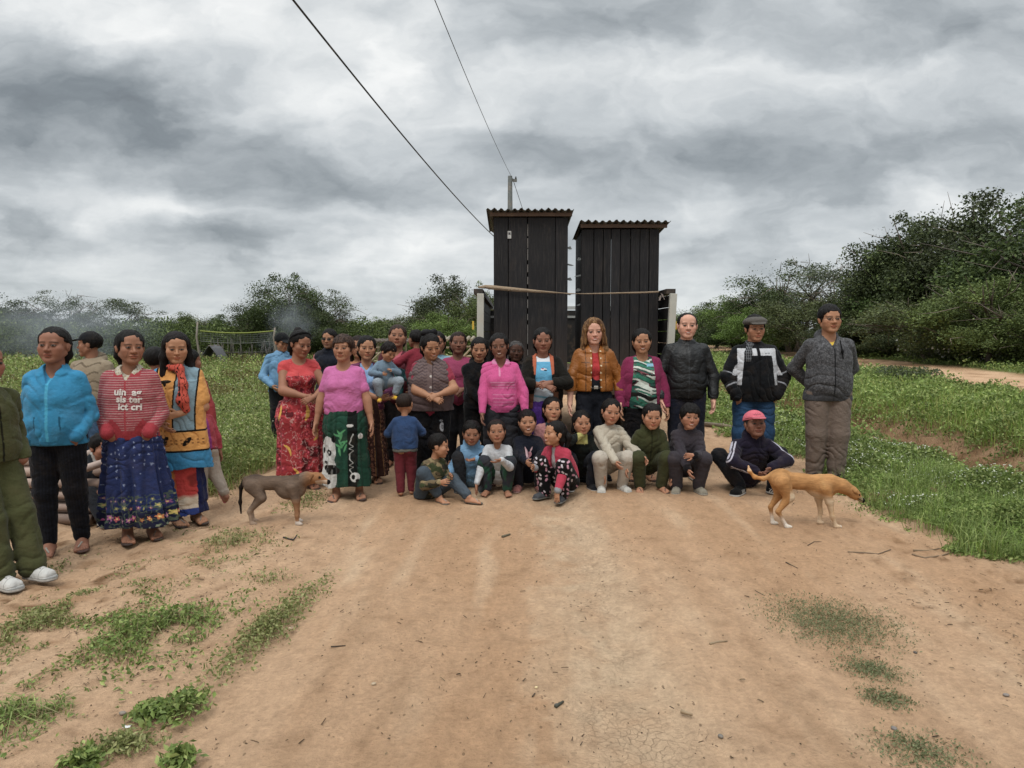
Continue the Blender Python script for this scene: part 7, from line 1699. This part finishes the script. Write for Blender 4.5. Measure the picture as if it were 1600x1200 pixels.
    for (a, b, c_, d_) in ((0, .03, .03, -.02), (.02, .02, .045, -.05), (0, .0, -.015, -.06)): m.beam(A([p[0] + a, ys - .015, p[2] + b]) - o0, A([p[0] + c_, ys - .02, p[2] + d_]) - o0, .028, .008, hx('#9a8c84'))
    m.build('knot', M('cloth'), s_); tag(s_, 'pale brown load strap stretched across both booths', 'strap')
trailer()
# ---------------------------------------------------------------- pile of poles at left
def poles():
    r = random.Random(9); k = 0; rows = [(7, .0), (7, .075), (6, .15), (6, .225), (5, .30), (4, .37)]; names = ['bottom layer', 'second layer', 'third layer', 'fourth layer', 'fifth layer', 'top layer']; ordn = ['first', 'second', 'third', 'fourth', 'fifth', 'sixth', 'seventh']
    for li, (n, z) in enumerate(rows):
        for i in range(n):
            y = 5.42 + i * .088 + li * .05 + r.uniform(-.01, .01); xe = -3.18 + r.uniform(-.22, .06) + li * .02 - i * .02; a = .10 + r.uniform(-.02, .02); ra = .036 + r.uniform(-.006, .006); L = 2.7 + r.uniform(-.2, .3)
            P = [(-L, L * a * 1.2, ra + z + r.uniform(-.004, .01)), (-L * .5, L * .5 * a * 1.1 + r.uniform(-.015, .015), ra + z + .004), (0, 0, ra + z + .01 * li)]
            m = MB(); m.tube(P, [ra * .85, ra * .95, ra], 9, A(hx('#8e7a6e')) * r.uniform(.72, 1.2)); o = m.build('wooden_pole', M('paint'), None, (xe, y, gz(xe, y)), True); tag(o, '%s pole from the front in the %s of the pole pile' % (ordn[i], names[li]), 'pole', 'wooden poles stacked behind the women at left')
    for (u0, v0, u1, v1, d0, d1, lab) in ((100, 725, 185, 690, 5.6, 5.9, 'loose pole leaning up over the pile toward the sitting boy'), (95, 745, 178, 717, 5.4, 5.6, 'loose pole lying slanted across the front of the pile')):
        a = at_depth(u0, v0, d0); b = at_depth(u1, v1, d1); m = MB(); m.tube([(0, 0, 0), (b - a)], [.032, .03], 9, hx('#a8958a')); o = m.build('wooden_pole', M('paint'), None, a, True); tag(o, lab, 'pole', 'wooden poles stacked behind the women at left')
poles()
# ---------------------------------------------------------------- dogs
def dog(px, py, label, P, colf, earfn, scale=1.0, yaw=0.0):
    c = on_ground(px, py); I3 = np.eye(3); base = np.zeros(3); pr = []
    for q in P:
        if q[0] == 'e': pr.append(('e', q[1], Ry(-(q[3] if len(q) > 3 else 0)), q[2]))
        else:
            pts = q[1]; rr = q[2]
            for i in range(len(pts) - 1): pr.append(('c', pts[i], pts[i + 1], rr[i], rr[i + 1]))
    f = lambda X: ev(pr, X, .022) + .0016 * (noise(X, A([60, 160, 160])) - .5); lo, hi = pbounds(pr, .02); V, F = polygonise(f, lo, hi, .0055)
    V = V.copy(); o = add_obj('dog', new_mesh('dog', V * scale, F, [M('fur')], colf(V))); o.location = (c[0], c[1], gz(c[0], c[1]) + .004); o.rotation_euler = (0, 0, yaw); tag(o, label, 'dog')
    for s in (-1, 1):
        ep = earfn(s); lo, hi = pbounds(ep, .01); V, F = polygonise(lambda X: ev(ep, X, .01), lo, hi, .004); add_obj('ear', new_mesh('ear', V * scale, F, [M('fur')], colf(V) * .75), o)
    return o
def leg(front, x, y, path, r): return ('c', [(a + x, y, b) for a, b in path], r)
DG = [('e', (.12, 0, .295), (.125, .062, .098), .0), ('e', (-.03, 0, .335), (.16, .05, .058), .05), ('e', (-.16, 0, .335), (.095, .055, .070)), ('c', [(.18, 0, .35), (.25, 0, .372), (.31, 0, .375)], [.058, .05, .043]),
      ('e', (.335, 0, .378), (.052, .041, .040)), ('c', [(.35, 0, .370), (.415, 0, .340)], [.030, .018]), ('c', [(.415, 0, .346), (.424, 0, .344)], [.011, .010])]
for s in (-1, 1):
    DG += [('c', [(.15, .045 * s, .31), (.165 - .01 * s, .048 * s, .20), (.168 - .012 * s, .048 * s, .085), (.170 - .012 * s, .048 * s, .022)], [.05, .026, .0145, .014]), ('e', (.186 - .012 * s, .048 * s, .016), (.027, .017, .014)),
           ('c', [(-.17, .042 * s, .32), (-.115 - .02 * s, .050 * s, .225), (-.205 - .012 * s, .050 * s, .115), (-.190 - .012 * s, .050 * s, .022)], [.062, .034, .0155, .0135]), ('e', (-.173 - .012 * s, .05 * s, .016), (.028, .017, .014))]
DG += [('c', [(-.24, 0, .37), (-.275, 0, .30), (-.285, 0, .18), (-.280, 0, .09)], [.016, .013, .011, .007])]
def c_grey(V):
    x, y, z = V.T; n = fbm(V, A([14, 30, 30]), 3); C = hx('#66564a')[None] * (.65 + .7 * n)[:, None]; C = paint(C, np.clip((z - .36) * 20, 0, 1) * (x < .2), hx('#3c322c')); C = paint(C, (z < .22) * (x > .05) * np.clip((.24 - z) * 14, 0, 1), hx('#8f6a4e')); C = paint(C, np.clip((x - .22) * 12, 0, 1), hx('#8a6243'))
    C = paint(C, (z < .04), hx('#b8aca0')); C = paint(C, np.clip((.17 - z) * 14, 0, 1) * (x < 0) * (x > -.255), hx('#95806e')); C = paint(C, (x > .33) * (z < .362), hx('#b09a86')); C = paint(C, (x > .417), hx('#121010')); C = paint(C, (x < -.255), hx('#1c1614'))
    C = paint(C, np.hypot(x - .362, z - .385) < .010, hx('#17100c')); return paint(C, np.clip((.25 - z) * 10, 0, 1) * (np.abs(y) < .03) * (x > -.05) * (x < .2), hx('#b0a090'))
dog(432, 820, 'thin grey brown dog with white paws and hanging dark tail standing at left', DG, c_grey, lambda s: [('c', (.305, .036 * s, .402), (.287, .052 * s, .375), .014, .011), ('c', (.287, .052 * s, .375), (.285, .054 * s, .352), .010, .006)], .98)
DT = [('e', (.13, 0, .335), (.135, .068, .100), -.15), ('e', (-.05, 0, .375), (.19, .058, .070), -.08), ('e', (-.20, 0, .40), (.10, .062, .080)), ('c', [(.20, 0, .37), (.30, 0, .335), (.375, 0, .295)], [.066, .056, .046]),
      ('e', (.395, 0, .275), (.052, .045, .042), -.5), ('c', [(.41, 0, .262), (.462, 0, .222)], [.033, .020]), ('c', [(.468, 0, .218), (.474, 0, .214)], [.012, .011]),
      ('c', [(.14, -.048, .33), (.175, -.052, .225), (.205, -.052, .10), (.235, -.052, .022)], [.055, .029, .016, .0145]), ('e', (.255, -.052, .017), (.030, .018, .014)),
      ('c', [(.14, .048, .33), (.135, .052, .225), (.155, .052, .11), (.145, .052, .030)], [.055, .029, .016, .0145]), ('e', (.160, .052, .020), (.028, .018, .015)),
      ('c', [(-.21, -.048, .38), (-.150, -.055, .26), (-.235, -.055, .14), (-.165, -.055, .024)], [.070, .040, .0165, .0135]), ('e', (-.145, -.055, .016), (.030, .018, .014)),
      ('c', [(-.21, .048, .38), (-.185, .055, .26), (-.255, .055, .15), (-.235, .055, .024)], [.066, .038, .016, .0135]), ('e', (-.215, .055, .016), (.028, .018, .014)),
      ('c', [(-.28, 0, .42), (-.34, 0, .395), (-.41, 0, .41), (-.455, 0, .46), (-.463, 0, .50)], [.020, .016, .014, .012, .007])]
def c_tan(V):
    x, y, z = V.T; n = fbm(V, A([12, 30, 30]), 3); C = hx('#a67b50')[None] * (.60 + .55 * n + .25 * noise(V, A([25, 90, 90]), 5))[:, None]; bz = np.interp(x, [-.2, 0, .2], [.33, .325, .27]); C = paint(C, np.clip((bz - z) * 22, 0, 1) * (x > -.16) * (x < .2), hx('#c0ab90')); C = paint(C, np.clip((.12 - z) * 14, 0, 1), hx('#d6cdc0'))
    C = paint(C, np.clip((.24 - z) * 9, 0, 1) * (x > .08) * (x < .27), hx('#c2a684'), .8); C = paint(C, np.exp(-((x - .115) / .014) ** 2) * (z > .33), hx('#ab8558'), .5); C = paint(C, (x > .425) * (z < .25), hx('#8f8468')); C = paint(C, (x > .464), hx('#141110')); C = paint(C, (np.hypot(x - .425, z - .272) < .009), hx('#17100c'))
    C = paint(C, (np.abs(z - .228 + (x - .44) * .5) < .005) * (x > .41) * (x < .46), hx('#2a1c12'), .8); C = paint(C, (x < -.44) * (z > .46), hx('#dcc6a8')); return paint(C, (x < -.36) * (z > .40) * 1.0, hx('#c98f58'), .5)
dog(1256, 824, 'tan dog with white paws walking right with its head lowered to the ground', DT, c_tan, lambda s: [('c', (.365, .036 * s, .318), (.385, .052 * s, .300), .015, .012), ('c', (.385, .052 * s, .300), (.405, .056 * s, .285), .011, .007)], .95)
# ---------------------------------------------------------------- small things on the ground
def stick(pts, r, col, label, name='stick', cat='stick', lift=None):
    P = []
    for (u, v) in pts: g = on_ground(u, v); g[2] = gz(g[0], g[1]) + float(fbmz(A([g[0]]), A([g[1]]))[0]) + r * .7; P.append(g)
    P = A(P); m = MB(); rr = np.linspace(r, r * .6, len(P)); m.tube(P - P[0], rr, 7, hx(col)); o = m.build(name, M('paint'), None, P[0], True); tag(o, label, cat, 'sticks and twigs lying on the ground'); return o
stick([(1098, 666), (1130, 671), (1165, 676)], .045, '#6f6152', 'weathered log lying across the road behind the crouching old man', 'log', 'log')
stick([(1064, 1110), (1082, 1115)], .0085, '#8d7a60', 'short pale stick at the bottom of the road, right of centre')
stick([(1109, 1008), (1123, 1005), (1136, 1004)], .006, '#8d7a60', 'pale straight stick lying flat left of the creeping patches')
stick([(868, 1108), (880, 1099)], .008, '#3a3c32', 'stubby dark stick near the bottom centre'); stick([(832, 1092), (836, 1086)], .004, '#4a3c2c', 'tiny dark stick above the stubby dark one')
stick([(517, 1013), (540, 1011)], .0035, '#3a2f26', 'thin black twig left of centre on the road'); stick([(1325, 866), (1350, 865), (1372, 868), (1392, 862)], .006, '#6a5844', 'thin twig on the road right of the tan dog')
stick([(1425, 868), (1445, 873), (1470, 872), (1490, 864)], .007, '#6f5d48', 'curved twig lying at the edge of the right verge'); stick([(1427, 862), (1450, 862), (1468, 858)], .006, '#7a6850', 'straighter twig just above the curved one')
stick([(443, 842), (458, 846), (464, 838)], .007, '#26262a', 'dark forked twig in front of the grey dog'); stick([(1262, 856), (1272, 850), (1284, 850)], .004, '#4a3a2a', 'short bent twig in front of the white paws of the tan dog')
stick([(785, 838), (797, 834)], .011, '#57503e', 'short greenish stick left of the pale worn strip'); stick([(1497, 852), (1498, 866)], .009, '#7b6b55', 'stub of wood standing by the right verge'); stick([(262, 1088), (272, 1098), (280, 1106)], .004, '#5e3a30', 'reddish twig rising from the weed clump at lower left')
stick([(1180, 925), (1195, 932)], .003, '#4d4030', 'tiny twig above the creeping green patch'); stick([(1228, 880), (1246, 889)], .004, '#4d4030', 'thin dark twig below the tan dog')
def stones():
    for k, (u, v, s_, col, lab) in enumerate([(870, 1104, .010, '#5b564c', 'small grey stone near the stubby dark stick'), (838, 1076, .008, '#c7b48a', 'pale pebble near the bottom centre'), (1126, 1147, .012, '#6a645c', 'dark pebble near the bottom right of centre'), (192, 1118, .014, '#7a7268', 'grey pebble above the white paper scrap'), (455, 982, .016, '#a8927a', 'round pebble at the right end of the narrow weed strip'),
                                              (1397, 1135, .013, '#6f6a66', 'grey pebble at lower right beside the third creeping patch'), (1572, 1087, .012, '#77706a', 'grey pebble at the far right edge of the road'), (584, 1070, .011, '#a3927a', 'light pebble left of the road centre'), (1430, 1018, .010, '#4c4640', 'dark pebble right of the large creeping patch')]):
        g = on_ground(u, v); g[2] = gz(g[0], g[1]) + float(fbmz(A([g[0]]), A([g[1]]))[0]) + s_ * .35; V, F = polygonise(lambda X: prim(('e', (0, 0, 0), Rz(k), (s_, s_ * .75, s_ * .55)), X) + s_ * .35 * (noise(X, 70 + k) - .5), A([-s_ * 1.5] * 3), A([s_ * 1.5] * 3), s_ * .16)
        o = add_obj('pebble', new_mesh('pebble', V, F, [M('paint')], np.tile(hx(col), (len(V), 1)))); o.location = tuple(g); tag(o, lab, 'pebble', 'pebbles on the road')
stones()
g = on_ground(198, 1139); m = MB(); m.add([(-.012, -.008, .004), (.013, -.006, .002), (.014, .009, .007), (-.002, .006, .003), (-.013, .010, .006)], [(0, 1, 3), (1, 2, 3), (0, 3, 4)], (.75, .75, .74)); o = m.build('paper_scrap', M('cloth'), None, (g[0], g[1], gz(g[0], g[1]) + float(fbmz(A([g[0]]), A([g[1]]))[0]) + .004)); s_ = o.modifiers.new('thick', 'SOLIDIFY'); s_.thickness = .0008; tag(o, 'scrap of white paper on the soil at lower left', 'paper scrap')
p = on_ground(1562, 744, -.2); m = MB(); R_ = Ry(math.pi / 2 - .12) ; prof = [(.0, 0), (.03, .0), (.033, .01), (.033, .15), (.026, .185), (.013, .21), (.013, .225)]; m.lathe(prof, (0, 0, 0), R_, 18, hx('#9fb0a8')); o = m.build('plastic_bottle', M('glossy'), None, (p[0] - .12, p[1], gz(p[0], p[1]) + .16), True); m = MB(); m.lathe([(0, .224), (.016, .225), (.016, .243), (0, .244)], (0, 0, 0), R_, 14, hx('#4f7a8a')); m.build('cap', M('glossy'), o); tag(o, 'discarded clear plastic bottle in the grass by the ditch', 'bottle')
# ---------------------------------------------------------------- camera and render settings
cam = bpy.data.cameras.new('camera'); cam.sensor_width = 36; cam.lens = 1100 / 1600 * 36; cam.clip_end = 2000; cam.clip_start = .05
co = add_obj('camera', cam); co.location = (0, 0, CAMZ); co.rotation_euler = (math.pi / 2 - PITCH, 0, 0); SC.camera = co
SC.render.engine = 'CYCLES'; SC.cycles.use_denoising = True; SC.cycles.max_bounces = 6; SC.cycles.transparent_max_bounces = 8; SC.cycles.volume_step_rate = 2
SC.view_settings.view_transform = 'Standard'; SC.view_settings.look = 'None'; SC.view_settings.gamma = 1; SC.view_settings.exposure = EXPOSURE
print('scene built in', round(time.time() - T0, 1))
